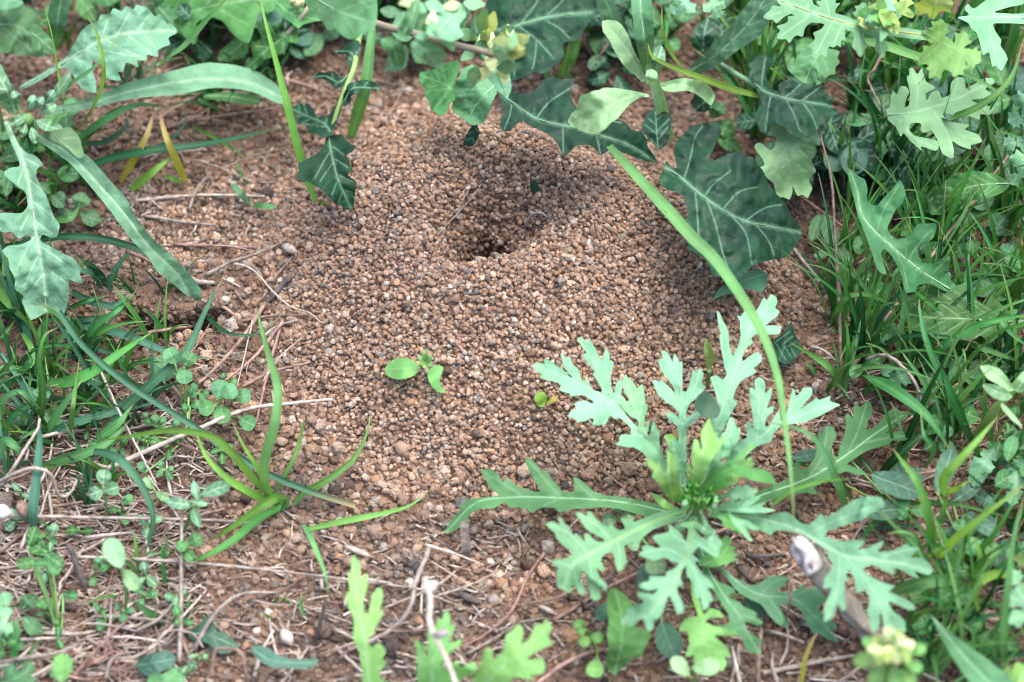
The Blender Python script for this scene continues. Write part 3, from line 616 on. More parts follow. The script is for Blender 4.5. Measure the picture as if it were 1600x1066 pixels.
p = plant('broad_leaved_weed', 'dull green broad leaved weed behind the hairy plant, upper left corner', 'plant', (30, 110), 0)
leaf(p, [(-20, 10), (30, 8), (52, 15), (66, 40), (62, 60), (80, 84), (60, 90), (52, 88), (30, 86), (-20, 78)], [(-18, 40), (30, 42), (74, 82)], [20, 24, 14], M['under'], crinkle=1.3, nv=4, puff=.6, teeth=1.2)
leaf(p, [(84, 82), (76, 60), (74, 20), (84, -14), (108, -14), (110, 0), (104, 40), (94, 72)], [(84, 80), (88, 45), (97, -10)], [10, 28, 40], M['daisy_low'], nv=0, crinkle=.5)
leaf(p, [(-20, -10), (10, -14), (40, 4), (20, 14), (-20, 20)], [(-18, 4), (10, 0), (36, 5)], [30, 33, 28], M['daisy_low'], crinkle=.9, teeth=1.5)
leaf(p, [(48, 48), (58, 40), (70, 50), (84, 66), (90, 86), (76, 84), (60, 82), (50, 70)], [(50, 52), (66, 64), (86, 83)], [26, 30, 26], M['daisy_low'], teeth=1.6, nv=3, crinkle=1)
p = plant('broad_leaved_weed', 'mid green lobed weed beyond the strap leaf at the top edge', 'plant', (310, 20), 0)
leaf(p, [(244, 20), (262, -8), (440, -10), (436, 12), (420, 20), (404, 18), (398, 40), (390, 68), (376, 64), (362, 52), (350, 34), (332, 26), (306, 34), (310, 55), (304, 72), (292, 60), (276, 50), (262, 34)], [(248, 34), (300, 18), (360, 4), (430, -2)], [10, 20, 26, 30], M['mid'], nv=5, crinkle=1.1, puff=.6, teeth=.8)
leaf(p, [(240, 16), (256, 4), (276, 14), (282, 40), (290, 60), (270, 56), (252, 36)], [(248, 12), (266, 32), (284, 54)], [14, 18, 12], M['mid'], nv=3, crinkle=.9)
leaf(p, [(318, 148), (355, 143), (400, 148), (410, 160), (396, 165), (350, 158), (318, 154)], [(320, 150), (360, 151), (406, 160)], [7, 9, 6], M['mid'], nv=0)

# ---- 2. dark lobed leaves hanging over the back of the mound
p = plant('dark_lobed_weed', 'dark blue green lobed leaf beside the yellow green blade, upper left of mound', 'plant', (560, 60), 0)
tube('stem', path3([(566, 30), (560, 62), (553, 105), (535, 150), (520, 195), (514, 218)], [30, 34, 33, 28, 22, 18]), [.0012, .0007], M['stem'], p)
leaf(p, [(510, 213), (522, 212), (535, 210), (540, 220), (557, 230), (549, 238), (541, 242), (545, 254), (552, 267), (545, 270), (543, 276), (557, 283), (554, 305), (552, 328), (538, 324), (523, 317), (508, 302), (497, 293), (486, 286), (477, 283), (470, 282), (462, 277), (468, 266), (465, 257), (478, 249), (493, 242), (502, 234), (508, 224)],
     [(513, 214), (520, 250), (530, 285), (548, 324)], [19, 20, 17, 8], M['dark'], teeth=1.4, tilt=.1, fold=.35, crinkle=1.0, nv=4, puff=.7, rib_r=2.0, rib_mat=M['vein_dark'], va=46)
leaf(p, [(450, 168), (462, 165), (466, 160), (476, 166), (480, 160), (490, 172), (496, 183), (512, 182), (522, 170), (530, 152), (534, 168), (526, 190), (516, 212), (504, 216), (494, 208), (484, 210), (478, 196), (466, 192), (462, 180)], [(516, 205), (505, 192), (480, 182), (454, 169)], [22, 23, 20, 14], M['dark'], teeth=1.5, crinkle=.9, nv=4, puff=.6, rib_mat=M['vein_dark'])
leaf(p, [(536, 150), (544, 130), (556, 128), (568, 124), (580, 127), (590, 130), (597, 138), (594, 142), (582, 138), (570, 140), (556, 146), (548, 150), (548, 160), (536, 168)], [(538, 158), (552, 138), (592, 138)], [27, 32, 24], M['dark'], teeth=1.2, nv=3, crinkle=.7, rib_r=1)
leaf(p, [(483, 123), (494, 118), (498, 112), (510, 114), (522, 112), (530, 120), (538, 122), (546, 108), (550, 100), (554, 112), (546, 128), (534, 136), (524, 140), (516, 130), (504, 122), (494, 124)], [(548, 112), (530, 128), (508, 119), (486, 122)], [31, 32, 30, 24], M['dark'], teeth=1.2, nv=3, crinkle=.7, rib_r=1)
leaf(p, [(522, 80), (536, 74), (546, 66), (560, 62), (566, 76), (556, 96), (546, 108), (540, 96), (542, 84), (530, 86)], [(556, 100), (548, 82), (526, 80)], [33, 36, 30], M['dark'], teeth=1.2, nv=2, crinkle=.7, rib_r=1)
p = plant('toothed_sprig', 'small toothed leaf sprig with cream buds crossing behind the yellow green blade, top edge', 'plant', (470, 10), 0)
leaf(p, [(374, 116), (382, 104), (386, 90), (396, 92), (394, 78), (392, 64), (402, 66), (412, 72), (402, 40), (400, 33), (410, 36), (420, 34), (426, 46), (434, 56), (444, 50), (452, 42), (462, 34), (466, 44), (462, 54), (470, 64), (458, 68), (446, 64), (444, 76), (446, 86), (436, 82), (426, 90), (416, 92), (404, 104), (392, 114), (382, 118)],
     [(464, 40), (440, 60), (410, 84), (378, 115)], [34, 34, 28, 18], M['mid'], nv=5, crinkle=.8, fold=.2, rib_r=1.5)
leaf(p, [(428, 6), (436, -6), (450, -8), (462, 10), (480, 14), (494, 22), (506, 32), (490, 34), (474, 38), (466, 46), (456, 36), (444, 28), (432, 18)], [(432, 4), (456, 22), (500, 31)], [36, 40, 36], M['mid'], nv=3, crinkle=.8, rib_r=1)
tube('stem', path3([(500, -15), (480, 14), (462, 38), (448, 55)], [40, 41, 37, 34]), .0008, M['stem_pink'], p)
for x, y in ((456, 6), (464, 12), (462, 3), (470, 8)):
    v, f = tube_geo(path3([(x, y), (x + 1, y - 5), (x + 2, y - 9)], [42, 44, 44.5]), .0011, 6); obj('bud', v, f, M['petal'], p)

p = plant('dark_crinkled_weed', 'broad dark crinkled shiny leaf at the top edge behind the pale blurred flower head', 'plant', (800, 60), 0)
leaf(p, [(752, 42), (758, 10), (772, -24), (850, -40), (930, -30), (934, 0), (931, 26), (920, 34), (911, 50), (902, 63), (890, 64), (878, 68), (882, 84), (874, 98), (866, 100), (858, 110), (846, 116), (836, 112), (822, 120), (800, 127), (792, 118), (788, 96), (774, 74)],
     [(760, 50), (800, 42), (850, 28), (890, 22), (924, 20)], [30, 36, 38, 36, 28], M['dark'], teeth=1.2, tilt=.15, crinkle=1.6, nv=5, puff=1.4, rib_r=2.6, rib_mat=M['vein_dark'], veins=[[(812, 38), (835, 10), (850, -25)], [(850, 28), (875, 5), (890, -20)], [(815, 44), (838, 62), (866, 92)], [(850, 30), (875, 45), (890, 60)], [(790, 46), (800, 80), (804, 120)], [(838, 62), (836, 90), (832, 108)]])
p = plant('dark_crinkled_weed', 'bright green lobed leaf folded beside a dark leaf on the back rim of the mound', 'plant', (775, 130), 0)
leaf(p, [(655, 113), (668, 112), (683, 106), (698, 98), (717, 94), (718, 110), (712, 122), (708, 140), (712, 156), (704, 160), (700, 172), (690, 183), (682, 176), (673, 171), (672, 160), (664, 150), (666, 140), (657, 132)], [(716, 150), (700, 135), (664, 120)], [20, 24, 18], M['mid'], nv=4, crinkle=1.2, puff=1., rib_r=1.2, teeth=1.6, tilt=-.3)
leaf(p, [(714, 128), (722, 108), (740, 100), (756, 112), (778, 128), (778, 142), (770, 158), (764, 176), (757, 190), (748, 194), (740, 196), (732, 192), (722, 184), (712, 178), (706, 170), (708, 158), (704, 148)], [(772, 134), (755, 150), (733, 182)], [24, 25, 16], M['daisy_low'], nv=5, crinkle=1., puff=.8, rib_r=1.6, teeth=1.6)
leaf(p, [(777, 140), (790, 146), (800, 145), (822, 148), (838, 140), (848, 126), (860, 120), (880, 124), (900, 122), (896, 132), (889, 142), (893, 156), (900, 167), (920, 174), (945, 182), (962, 186), (978, 192), (988, 204), (1002, 206), (1010, 216), (1012, 230), (1022, 244), (1028, 256), (1010, 252), (988, 244), (972, 238), (958, 230), (950, 236), (938, 244), (932, 234), (922, 227), (908, 226), (897, 230), (890, 238), (880, 246), (876, 234), (870, 223), (860, 212), (850, 206), (836, 200), (826, 196), (818, 188), (806, 194), (798, 204), (786, 206), (780, 196), (784, 184), (790, 176), (784, 160)],
     [(778, 143), (800, 160), (840, 186), (890, 198), (940, 212), (985, 228), (1024, 254)], [20, 26, 27, 25, 23, 20, 14], M['dark'], teeth=1.2, tilt=.15, crinkle=1.2, puff=1., rib_r=2.2, rib_mat=M['vein_dark'], veins=[[(838, 185), (858, 160), (895, 135)], [(800, 160), (796, 182), (788, 202)], [(880, 197), (880, 220), (880, 240)], [(930, 209), (935, 225), (938, 240)], [(900, 200), (930, 186), (970, 192)]])
leaf(p, [(722, 226), (728, 212), (736, 198), (744, 192), (750, 206), (744, 220), (738, 230)], [(746, 196), (738, 212), (730, 228)], [8, 5, 2], M['dark'], teeth=1.2, nv=2, crinkle=.3, rib_r=0)
o = leaf(None, [(828, 284), (836, 280), (840, 288), (846, 296), (838, 302), (829, 300)], [(830, 300), (836, 292), (838, 282)], [2, 3, 4], M['dark'], teeth=1.2, nv=0, step=3, rib_r=0, name='fallen_leaf'); tag(o, 'dark green scrap of leaf lying on the crater wall', 'leaf')

# ---- 3. blurred flowering stem leaning towards the lens at the top
p = plant('flowering_weed', 'out of focus flowering weed with pinkish stem and pale bud cluster, top centre', 'plant', (560, 20), 0)
sp = at([470, 530, 590, 650, 710, 760, 775], [-30, 10, 38, 53, 70, 82, 96], np.array([60, 82, 92, 96, 98, 98, 92]) / 1000); sp = spline(sp, .002)
tube('stem', sp, np.linspace(.0016, .0009, len(sp)), M['stem_pink'], p, 8)
def hl(pr, ol, rib, z, mat, **kw):                                   # leaf carried at an absolute height (mm)
    hg = H(*P(np.array(rib)[:, 0], np.array(rib)[:, 1], 0)[:, :2].T) * 0
    b = P(np.array(rib, float)[:, 0], np.array(rib, float)[:, 1], z)
    return leaf(pr, ol, rib, z, mat, **kw)
hl(p, [(470, -20), (520, -20), (588, -10), (590, 20), (586, 45), (570, 52), (556, 62), (540, 60), (524, 46), (512, 48), (504, 34), (490, 22), (478, 8)], [(480, -10), (530, 18), (582, 36)], [70, 84, 88], M['daisy_low'], nv=4, crinkle=1.2, rib_r=2, step=5)
hl(p, [(594, 62), (610, 56), (628, 66), (634, 84), (632, 104), (620, 110), (612, 96), (606, 80), (596, 72)], [(598, 60), (616, 78), (622, 106)], [92, 88, 80], M['daisy_low'], nv=2, step=5)
hl(p, [(620, 50), (640, 8), (652, -4), (656, 16), (650, 40), (640, 56), (626, 58)], [(630, 54), (642, 30), (652, 0)], [94, 98, 96], M['daisy_low'], nv=2, step=5)
hl(p, [(664, 54), (676, 20), (700, 2), (722, 6), (730, 24), (716, 40), (726, 56), (706, 66), (688, 60)], [(676, 58), (698, 36), (720, 14)], [96, 100, 98], M['daisy'], nv=3, step=5, teeth=1.5)
hl(p, [(640, 66), (660, 60), (690, 72), (700, 88), (682, 110), (664, 96), (650, 84)], [(648, 68), (668, 82), (684, 104)], [94, 90, 84], M['daisy'], nv=3, step=5, teeth=1.5)
hl(p, [(756, 100), (776, 96), (796, 112), (800, 140), (792, 156), (776, 140), (762, 122)], [(766, 98), (780, 120), (792, 152)], [92, 84, 72], M['daisy'], nv=2, step=5)
for i in range(34):
    a = R.uniform(0, 6.28); rr = 34 * math.sqrt(R.random()); x, y = 772 + rr * math.cos(a) * 1.1, 78 + rr * math.sin(a); a2 = R.uniform(0, 6.28); ln = R.uniform(26, 46); c, s = math.cos(a2), math.sin(a2)
    leaf(p, [(x, y), (x + c * ln * .4 - s * ln * .3, y + s * ln * .4 + c * ln * .3), (x + c * ln, y + s * ln), (x + c * ln * .4 + s * ln * .3, y + s * ln * .4 - c * ln * .3)], [(x, y), (x + c * ln, y + s * ln)], [92 + R.uniform(-6, 10), 98 + R.uniform(-8, 8)], M['petal' if i % 3 else 'daisy'], nv=0, step=5, rib_r=0, name='bud_leaf')
for i in range(22):
    a = R.uniform(0, 6.28); rr = 38 * math.sqrt(R.random()); x, y = 690 + rr * math.cos(a) * 1.2, 20 + rr * math.sin(a) * 1.1; a2 = R.uniform(0, 6.28); ln = R.uniform(26, 46); c, s = math.cos(a2), math.sin(a2)
    leaf(p, [(x, y), (x + c * ln * .4 - s * ln * .3, y + s * ln * .4 + c * ln * .3), (x + c * ln, y + s * ln), (x + c * ln * .4 + s * ln * .3, y + s * ln * .4 - c * ln * .3)], [(x, y), (x + c * ln, y + s * ln)], [92 + R.uniform(-6, 8), 98 + R.uniform(-8, 8)], M['daisy' if i % 3 else 'petal'], nv=0, step=5, rib_r=0, name='bud_leaf')

# ---- 4. soft pale-leaved plant right of the top centre
p = plant('soft_leaved_weed', 'pale soft leaved weed with thick ribbed stem behind the mound, right of top centre', 'plant', (1045, 222), 0)
st = path3([(1046, 224), (1038, 190), (1028, 150), (1018, 118), (1012, 100)], [1, 16, 30, 40, 46]); ribbon('stem', st, .0042, M['pale'], p, 0, .35, 0, True)
leaf(p, [(887, 190), (892, 178), (900, 172), (903, 163), (906, 150), (918, 146), (927, 142), (936, 141), (943, 137), (965, 138), (990, 142), (1012, 147), (1016, 152), (1000, 152), (985, 162), (974, 174), (964, 186), (954, 192), (946, 202), (933, 210), (918, 208), (905, 203), (893, 198)], [(1014, 149), (980, 152), (940, 172), (892, 193)], [40, 46, 44, 36], M['pale'], tilt=.1, fold=.25, crinkle=.8, nv=4, rib_r=1.4, puff=.4)
leaf(p, [(940, 33), (950, 31), (965, 33), (974, 42), (983, 57), (990, 78), (1002, 100), (1010, 124), (1004, 130), (988, 113), (974, 102), (966, 90), (958, 76), (952, 62), (942, 50)], [(1008, 126), (985, 85), (946, 36)], [40, 50, 50], M['pale'], fold=.5, crinkle=.6, nv=3, rib_r=1.2, teeth=.7)
leaf(p, [(1006, 112), (996, 80), (990, 40), (984, -20), (1016, -24), (1020, 20), (1022, 60), (1020, 104), (1014, 116)], [(1012, 113), (1008, 70), (1002, 20), (1000, -20)], [40, 56, 66, 72], M['daisy_low'], fold=.4, crinkle=.5, nv=0, rib_r=2.0)
leaf(p, [(1030, 130), (1046, 126), (1065, 122), (1086, 124), (1104, 130), (1114, 142), (1118, 152), (1112, 166), (1104, 160), (1090, 148), (1072, 141), (1052, 144), (1036, 142)], [(1032, 134), (1070, 132), (1112, 156)], [42, 48, 40], M['pale'], fold=.6, crinkle=.6, nv=3, rib_r=1.2, teeth=.6)
leaf(p, [(1018, 100), (1018, 84), (1024, 74), (1034, 70), (1040, 82), (1040, 100), (1030, 116), (1022, 118)], [(1024, 116), (1028, 96), (1034, 74)], [42, 50, 54], M['hairy'], nv=2, crinkle=.4, rib_r=.9)
leaf(p, [(1008, 120), (1010, 110), (1020, 108), (1028, 114), (1026, 128), (1018, 134), (1010, 132)], [(1016, 132), (1018, 122), (1019, 110)], [48, 53, 54], M['pale'], nv=0, crinkle=.3, rib_r=.9)
p = plant('broad_strap_weed', 'long dull green strap leaf slanting to the upper right behind the soft pale leaf', 'plant', (1080, 110), 0)
leaf(p, [(1074, 112), (1078, 102), (1100, 84), (1120, 68), (1146, 34), (1166, 8), (1190, -20), (1230, -30), (1210, 20), (1192, 52), (1176, 64), (1154, 78), (1128, 98), (1106, 110), (1090, 118)], [(1078, 112), (1120, 85), (1165, 42), (1205, -15)], [18, 34, 46, 56], M['under'], fold=.3, crinkle=.7, nv=5, rib_r=1.8, va=32)
p = plant('broad_strap_weed', 'blue green strap leaf between dark crinkled leaf and soft pale leaf, top edge', 'plant', (960, 60), 0)
leaf(p, [(970, 66), (950, 40), (934, 14), (926, -20), (952, -20), (964, 10), (976, 40), (978, 62)], [(974, 64), (956, 26), (940, -18)], [8, 26, 36], M['under'], nv=0, crinkle=.5)
leaf(p, [(880, 120), (886, 90), (896, 62), (910, 52), (906, 76), (896, 104), (890, 124)], [(884, 122), (894, 92), (906, 58)], [6, 14, 20], M['grass'], nv=0, crinkle=.3)

# ---- 5. dark leaves right of the mound
p = plant('dark_broad_weed', 'big round dark leaf with pale veins overhanging the right side of the mound', 'plant', (1045, 262), 0)
leaf(p, [(1040, 250), (1050, 262), (1058, 264), (1056, 252), (1052, 236), (1058, 220), (1074, 204), (1084, 196), (1100, 192), (1112, 190), (1123, 192), (1128, 207), (1120, 216), (1117, 228), (1110, 242), (1106, 254), (1118, 250), (1127, 246), (1138, 240), (1153, 237), (1166, 244), (1180, 247), (1184, 258), (1193, 267), (1198, 284), (1207, 297), (1216, 306), (1227, 317), (1236, 336), (1248, 352), (1254, 364), (1246, 380), (1238, 392), (1230, 402), (1214, 404), (1200, 408), (1186, 410), (1172, 418), (1164, 428), (1153, 438), (1142, 432), (1130, 431), (1118, 432), (1112, 428), (1108, 412), (1098, 402), (1088, 396), (1076, 390), (1074, 372), (1073, 350), (1076, 330), (1070, 312), (1068, 305), (1056, 300), (1044, 296), (1034, 292), (1028, 280), (1036, 268)],
     [(1036, 260), (1062, 276), (1090, 300), (1120, 322), (1160, 344), (1205, 354), (1250, 364)], [22, 27, 32, 36, 36, 32, 24], M['dark'], tilt=.1, crinkle=1.2, puff=.8, rib_r=2.2, rib_mat=M['vein_dark'], teeth=1.3,
     veins=[[(1068, 282), (1078, 250), (1086, 215), (1098, 197)], [(1100, 308), (1115, 288), (1140, 268)], [(1130, 326), (1155, 300), (1185, 292)], [(1165, 345), (1195, 325), (1222, 320)], [(1086, 298), (1090, 340), (1092, 392)], [(1104, 312), (1118, 350), (1128, 390), (1140, 428)], [(1140, 334), (1165, 365), (1175, 412)], [(1180, 350), (1200, 375), (1210, 400)]])
leaf(p, [(1112, 470), (1122, 452), (1140, 440), (1164, 428), (1183, 418), (1200, 428), (1198, 446), (1190, 458), (1176, 452), (1160, 452), (1146, 458), (1128, 462)], [(1196, 428), (1160, 440), (1118, 466)], [16, 12, 6], M['daisy_low'], nv=3, crinkle=.7, rib_r=1.2, teeth=.6, label='paler crumpled leaf showing below the big round dark leaf')
p = plant('dark_broad_weed', 'dark puckered toothed leaf on a long stalk above the pale cut leaf, upper right', 'plant', (1125, 100), 0)
sp = path3([(1118, 96), (1150, 116), (1178, 132), (1192, 140)], [20, 32, 36, 37]); tube('leaf_stalk', sp, .0009, M['vein_dark'], p)
leaf(p, [(1178, 128), (1170, 124), (1169, 112), (1176, 110), (1169, 100), (1178, 96), (1184, 84), (1194, 88), (1209, 83), (1207, 94), (1211, 102), (1200, 108), (1196, 118), (1202, 130), (1206, 140), (1219, 144), (1216, 134), (1222, 127), (1232, 130), (1238, 124), (1246, 130), (1254, 129), (1264, 132), (1276, 128), (1290, 130), (1286, 140), (1294, 148), (1305, 154), (1298, 164), (1307, 177), (1298, 184), (1293, 193), (1284, 192), (1279, 200), (1276, 208), (1268, 213), (1258, 208), (1246, 214), (1236, 206), (1226, 198), (1216, 194), (1208, 187), (1204, 200), (1199, 213), (1194, 206), (1188, 206), (1184, 194), (1178, 184), (1184, 172), (1189, 160), (1184, 144)],
     [(1180, 132), (1198, 144), (1230, 154), (1265, 160), (1302, 166)], [37, 42, 44, 42, 36], M['dark'], teeth=1.5, crinkle=1.3, puff=1.3, rib_r=2.0, rib_mat=M['vein_dark'], veins=[[(1190, 138), (1192, 116), (1196, 90)], [(1225, 153), (1240, 142), (1250, 132)], [(1252, 158), (1268, 146), (1284, 134)], [(1205, 148), (1200, 172), (1196, 205)], [(1228, 155), (1240, 178), (1250, 205)], [(1252, 158), (1268, 180), (1276, 200)]])
leaf(p, [(1228, 106), (1240, 96), (1250, 84), (1262, 74), (1280, 72), (1296, 76), (1313, 80), (1308, 90), (1313, 98), (1304, 106), (1306, 116), (1294, 118), (1288, 128), (1276, 134), (1264, 136), (1252, 128), (1240, 118)], [(1284, 76), (1270, 100), (1256, 132)], [40, 44, 40], M['daisy_low'], crinkle=1, puff=.6, nv=4, teeth=1, rib_r=1.3)
leaf(p, [(1082, 72), (1080, 58), (1086, 40), (1096, 36), (1106, 24), (1112, 40), (1120, 44), (1116, 62), (1110, 74), (1100, 82), (1090, 78)], [(1098, 80), (1100, 56), (1106, 28)], [20, 26, 28], M['dark'], teeth=1.2, nv=3, crinkle=.7, rib_r=1, rib_mat=M['vein_dark'])
leaf(p, [(1078, 160), (1086, 146), (1100, 150), (1114, 142), (1120, 152), (1112, 172), (1098, 176), (1084, 174)], [(1116, 146), (1100, 160), (1086, 172)], [18, 18, 12], M['dark'], teeth=1.2, nv=2, crinkle=.6, rib_r=1)
leaf(p, [(1002, 200), (1010, 180), (1018, 170), (1034, 172), (1050, 180), (1048, 200), (1044, 222), (1032, 236), (1022, 226), (1010, 214)], [(1028, 232), (1026, 205), (1024, 175)], [12, 18, 20], M['dark'], teeth=1.2, nv=3, crinkle=.6, rib_r=1, rib_mat=M['vein_dark'])
o = leaf(None, [(1199, 545), (1212, 528), (1226, 520), (1237, 500), (1242, 524), (1254, 540), (1250, 556), (1228, 571), (1214, 562)], [(1206, 536), (1224, 540), (1246, 546)], [5, 8, 5], M['dark'], teeth=1.2, nv=3, crinkle=.5, rib_r=0, name='fallen_leaf'); tag(o, 'dark green fallen leaf lying on soil right of the upright daisy leaf', 'leaf')
p = plant('cut_leaf_weed', 'pale matt cut leaf with rounded lobes hanging below the dark puckered leaf', 'plant', (1222, 210), 0)
leaf(p, [(1199, 190), (1208, 186), (1217, 188), (1224, 196), (1229, 204), (1238, 210), (1247, 216), (1246, 226), (1248, 234), (1258, 240), (1266, 246), (1270, 256), (1276, 268), (1266, 276), (1264, 284), (1270, 294), (1266, 302), (1262, 311), (1254, 304), (1246, 307), (1242, 298), (1238, 290), (1238, 302), (1234, 313), (1224, 308), (1213, 310), (1212, 300), (1209, 286), (1198, 278), (1186, 262), (1196, 258), (1190, 246), (1180, 234), (1179, 226), (1188, 222), (1194, 228), (1204, 236), (1210, 230), (1214, 218), (1208, 208), (1200, 204)],
     [(1228, 196), (1228, 225), (1232, 255), (1246, 290)], [34, 36, 32, 22], M['pale'], crinkle=.8, nv=4, puff=.4, rib_r=1.4, fold=.3)

# ---- 6. crown daisy plants in the upper right
p = plant('crown_daisy', 'out of focus pale feathery crown daisy with yellow green rib, top right', 'plant', (1440, 40), 0)
def hdaisy(rib, z, hw, n, ln, wd, mat, tipw=9, **kw):
    return daisy(p, rib, z, hw, auto_lobes(rib, n, ln, wd, **kw), mat, tipw, step=5, nv=0, crinkle=.8)
daisy(p, [(1480, 62), (1420, 52), (1360, 44), (1300, 30), (1215, 0)], [66, 80, 86, 88, 84], 11, [(.35, (1400, 8), 9, 1), (.4, (1380, 92), 7, 1), (.5, (1350, 4), 10, 2), (.52, (1345, 90), 8, 1), (.6, (1300, 74), 9, 2), (.66, (1272, 90), 12, 2), (.68, (1290, -6), 12, 2), (.78, (1215, 60), 12, 2), (.8, (1248, -30), 11, 2), (.88, (1192, 28), 9, 1)], M['daisy'], 13, step=5, rib_r=3.0, rib_mat=M['yellow'])
daisy(p, [(1440, 50), (1470, 66), (1500, 80), (1532, 96)], [80, 92, 96, 92], 12, [(.3, (1470, 30), 11, 2), (.35, (1436, 100), 10, 2), (.55, (1452, 122), 10, 2), (.6, (1510, 50), 10, 1), (.7, (1490, 120), 10, 2)], M['daisy_young'], 12, step=5)
daisy(p, [(1455, 30), (1462, 5), (1468, -20)], [86, 96, 100], 10, [(.3, (1428, 8), 9, 1), (.35, (1490, 4), 9, 1), (.6, (1440, -20), 9, 1)], M['lime'], 10, step=5)
daisy(p, [(1428, 26), (1400, 8), (1365, -20)], [88, 92, 92], 10, [(.3, (1420, -8), 9, 1), (.4, (1380, 26), 9, 1)], M['lime'], 10, step=5)
cut_leaf(p, (1370, 0, 4.1), [(510, 110), (600, 100), (560, 60), (580, 20), (620, 60), (700, 0), (780, -60), (943, -60), (943, 30), (850, 45), (740, 80), (880, 90), (1000, 80), (1000, 160), (880, 150), (740, 150), (760, 200), (800, 260), (790, 290), (830, 350), (840, 380), (820, 420), (800, 460), (760, 420), (740, 430), (720, 330), (680, 360), (660, 270), (640, 210), (600, 180), (590, 150)], [(1000, 115), (760, 112), (520, 115)], [66, 72, 70], D, [[(720, 130), (730, 250), (800, 440)], [(740, 100), (800, 30), (880, -40)]], rib_r=2.2)
for i in range(26):
    a = R.uniform(0, 6.28); rr = 26 * math.sqrt(R.random()); x, y = 1375 + rr * math.cos(a) * 1.4, 22 + rr * math.sin(a); a2 = R.uniform(0, 6.28); ln = R.uniform(24, 42); c, s = math.cos(a2), math.sin(a2)
    leaf(p, [(x, y), (x + c * ln * .4 - s * ln * .25, y + s * ln * .4 + c * ln * .25), (x + c * ln, y + s * ln), (x + c * ln * .4 + s * ln * .25, y + s * ln * .4 - c * ln * .25)], [(x, y), (x + c * ln, y + s * ln)], [88 + R.uniform(-4, 6), 92 + R.uniform(-6, 8)], M[('lime', 'daisy', 'daisy_young')[i % 3]], nv=0, step=5, rib_r=0, name='leaflet')
daisy(p, [(1082, -20), (1068, 4), (1052, 22)], [60, 62, 58], 8, [(.4, (1050, -4), 7, 1), (.5, (1086, 20), 7, 1)], M['daisy'], 9, step=4)
daisy(p, [(1112, -20), (1116, 8), (1122, 28)], [60, 62, 58], 7, [(.5, (1098, 18), 6, 1), (.5, (1134, 12), 6, 1)], M['daisy'], 9, step=4)
p = plant('crown_daisy', 'pale matt crown daisy leaf spread flat above a curled blade, upper right', 'plant', (1384, 178), 0)
Z8 = (1370, 0, 4.1)
cut_leaf(p, Z8, [(60, 700), (85, 690), (90, 620), (105, 580), (130, 610), (150, 550), (190, 555), (210, 590), (190, 630), (175, 690), (205, 680), (215, 600), (190, 490), (210, 480), (205, 440), (230, 430), (260, 480), (290, 430), (310, 520), (380, 565), (310, 600), (320, 650), (350, 590), (400, 580), (415, 630), (470, 610), (475, 530), (510, 490), (560, 500), (570, 570), (620, 540), (690, 500), (740, 500), (760, 530), (690, 570), (740, 600), (690, 630), (600, 640), (640, 660), (760, 690), (720, 740), (660, 730), (660, 770), (580, 740), (500, 740), (420, 720), (430, 750), (460, 780), (600, 800), (560, 830), (650, 860), (680, 910), (600, 930), (605, 960), (540, 940), (480, 900), (495, 960), (490, 1020), (420, 990), (390, 900), (350, 830), (320, 850), (285, 850), (285, 790), (220, 785), (205, 830), (240, 870), (390, 900), (400, 940), (380, 970), (280, 935), (290, 970), (210, 900), (170, 850), (155, 880), (120, 810), (70, 770)],
         [(65, 735), (200, 725), (350, 690), (520, 630), (740, 520)], [38, 44, 46, 44, 38], M['pale'], [[(250, 700), (260, 560), (220, 450)], [(360, 700), (420, 800), (520, 860), (670, 905)], [(130, 760), (220, 870), (380, 950)], [(430, 820), (470, 900), (490, 1000)], [(560, 680), (680, 700), (750, 695)], [(480, 640), (510, 560), (520, 500)]], rib_r=1.8)
p = plant('crown_daisy', 'pale crown daisy leaf tips entering from the right edge, above the dark toothed leaf', 'plant', (1600, 230), 0)
daisy(p, [(1650, 140), (1610, 176), (1575, 190)], [50, 52, 44], 12, [(.4, (1580, 152), 10, 2), (.5, (1604, 210), 10, 1)], M['daisy'], 11)
daisy(p, [(1650, 215), (1610, 218), (1568, 226)], [46, 48, 42], 10, [(.4, (1600, 200), 8, 1), (.5, (1600, 240), 9, 1)], M['daisy'], 9)
daisy(p, [(1640, 235), (1605, 258), (1580, 288)], [46, 46, 38], 10, [(.4, (1576, 246), 9, 1), (.5, (1610, 284), 9, 1)], M['daisy'], 9)
p = plant('toothed_leaf_weed', 'dark green oval toothed leaf with pale midrib near the right edge', 'plant', (1582, 288), 0)
leaf(p, [(1453, 336), (1456, 318), (1460, 302), (1472, 286), (1487, 276), (1506, 270), (1526, 267), (1546, 270), (1566, 277), (1580, 286), (1574, 296), (1556, 306), (1536, 312), (1513, 313), (1496, 322), (1483, 330), (1470, 336)], [(1578, 287), (1540, 288), (1505, 297), (1462, 330)], [34, 38, 34, 24], M['mid'], nv=7, crinkle=.8, puff=.5, rib_r=1.6, teeth=.8, va=40)

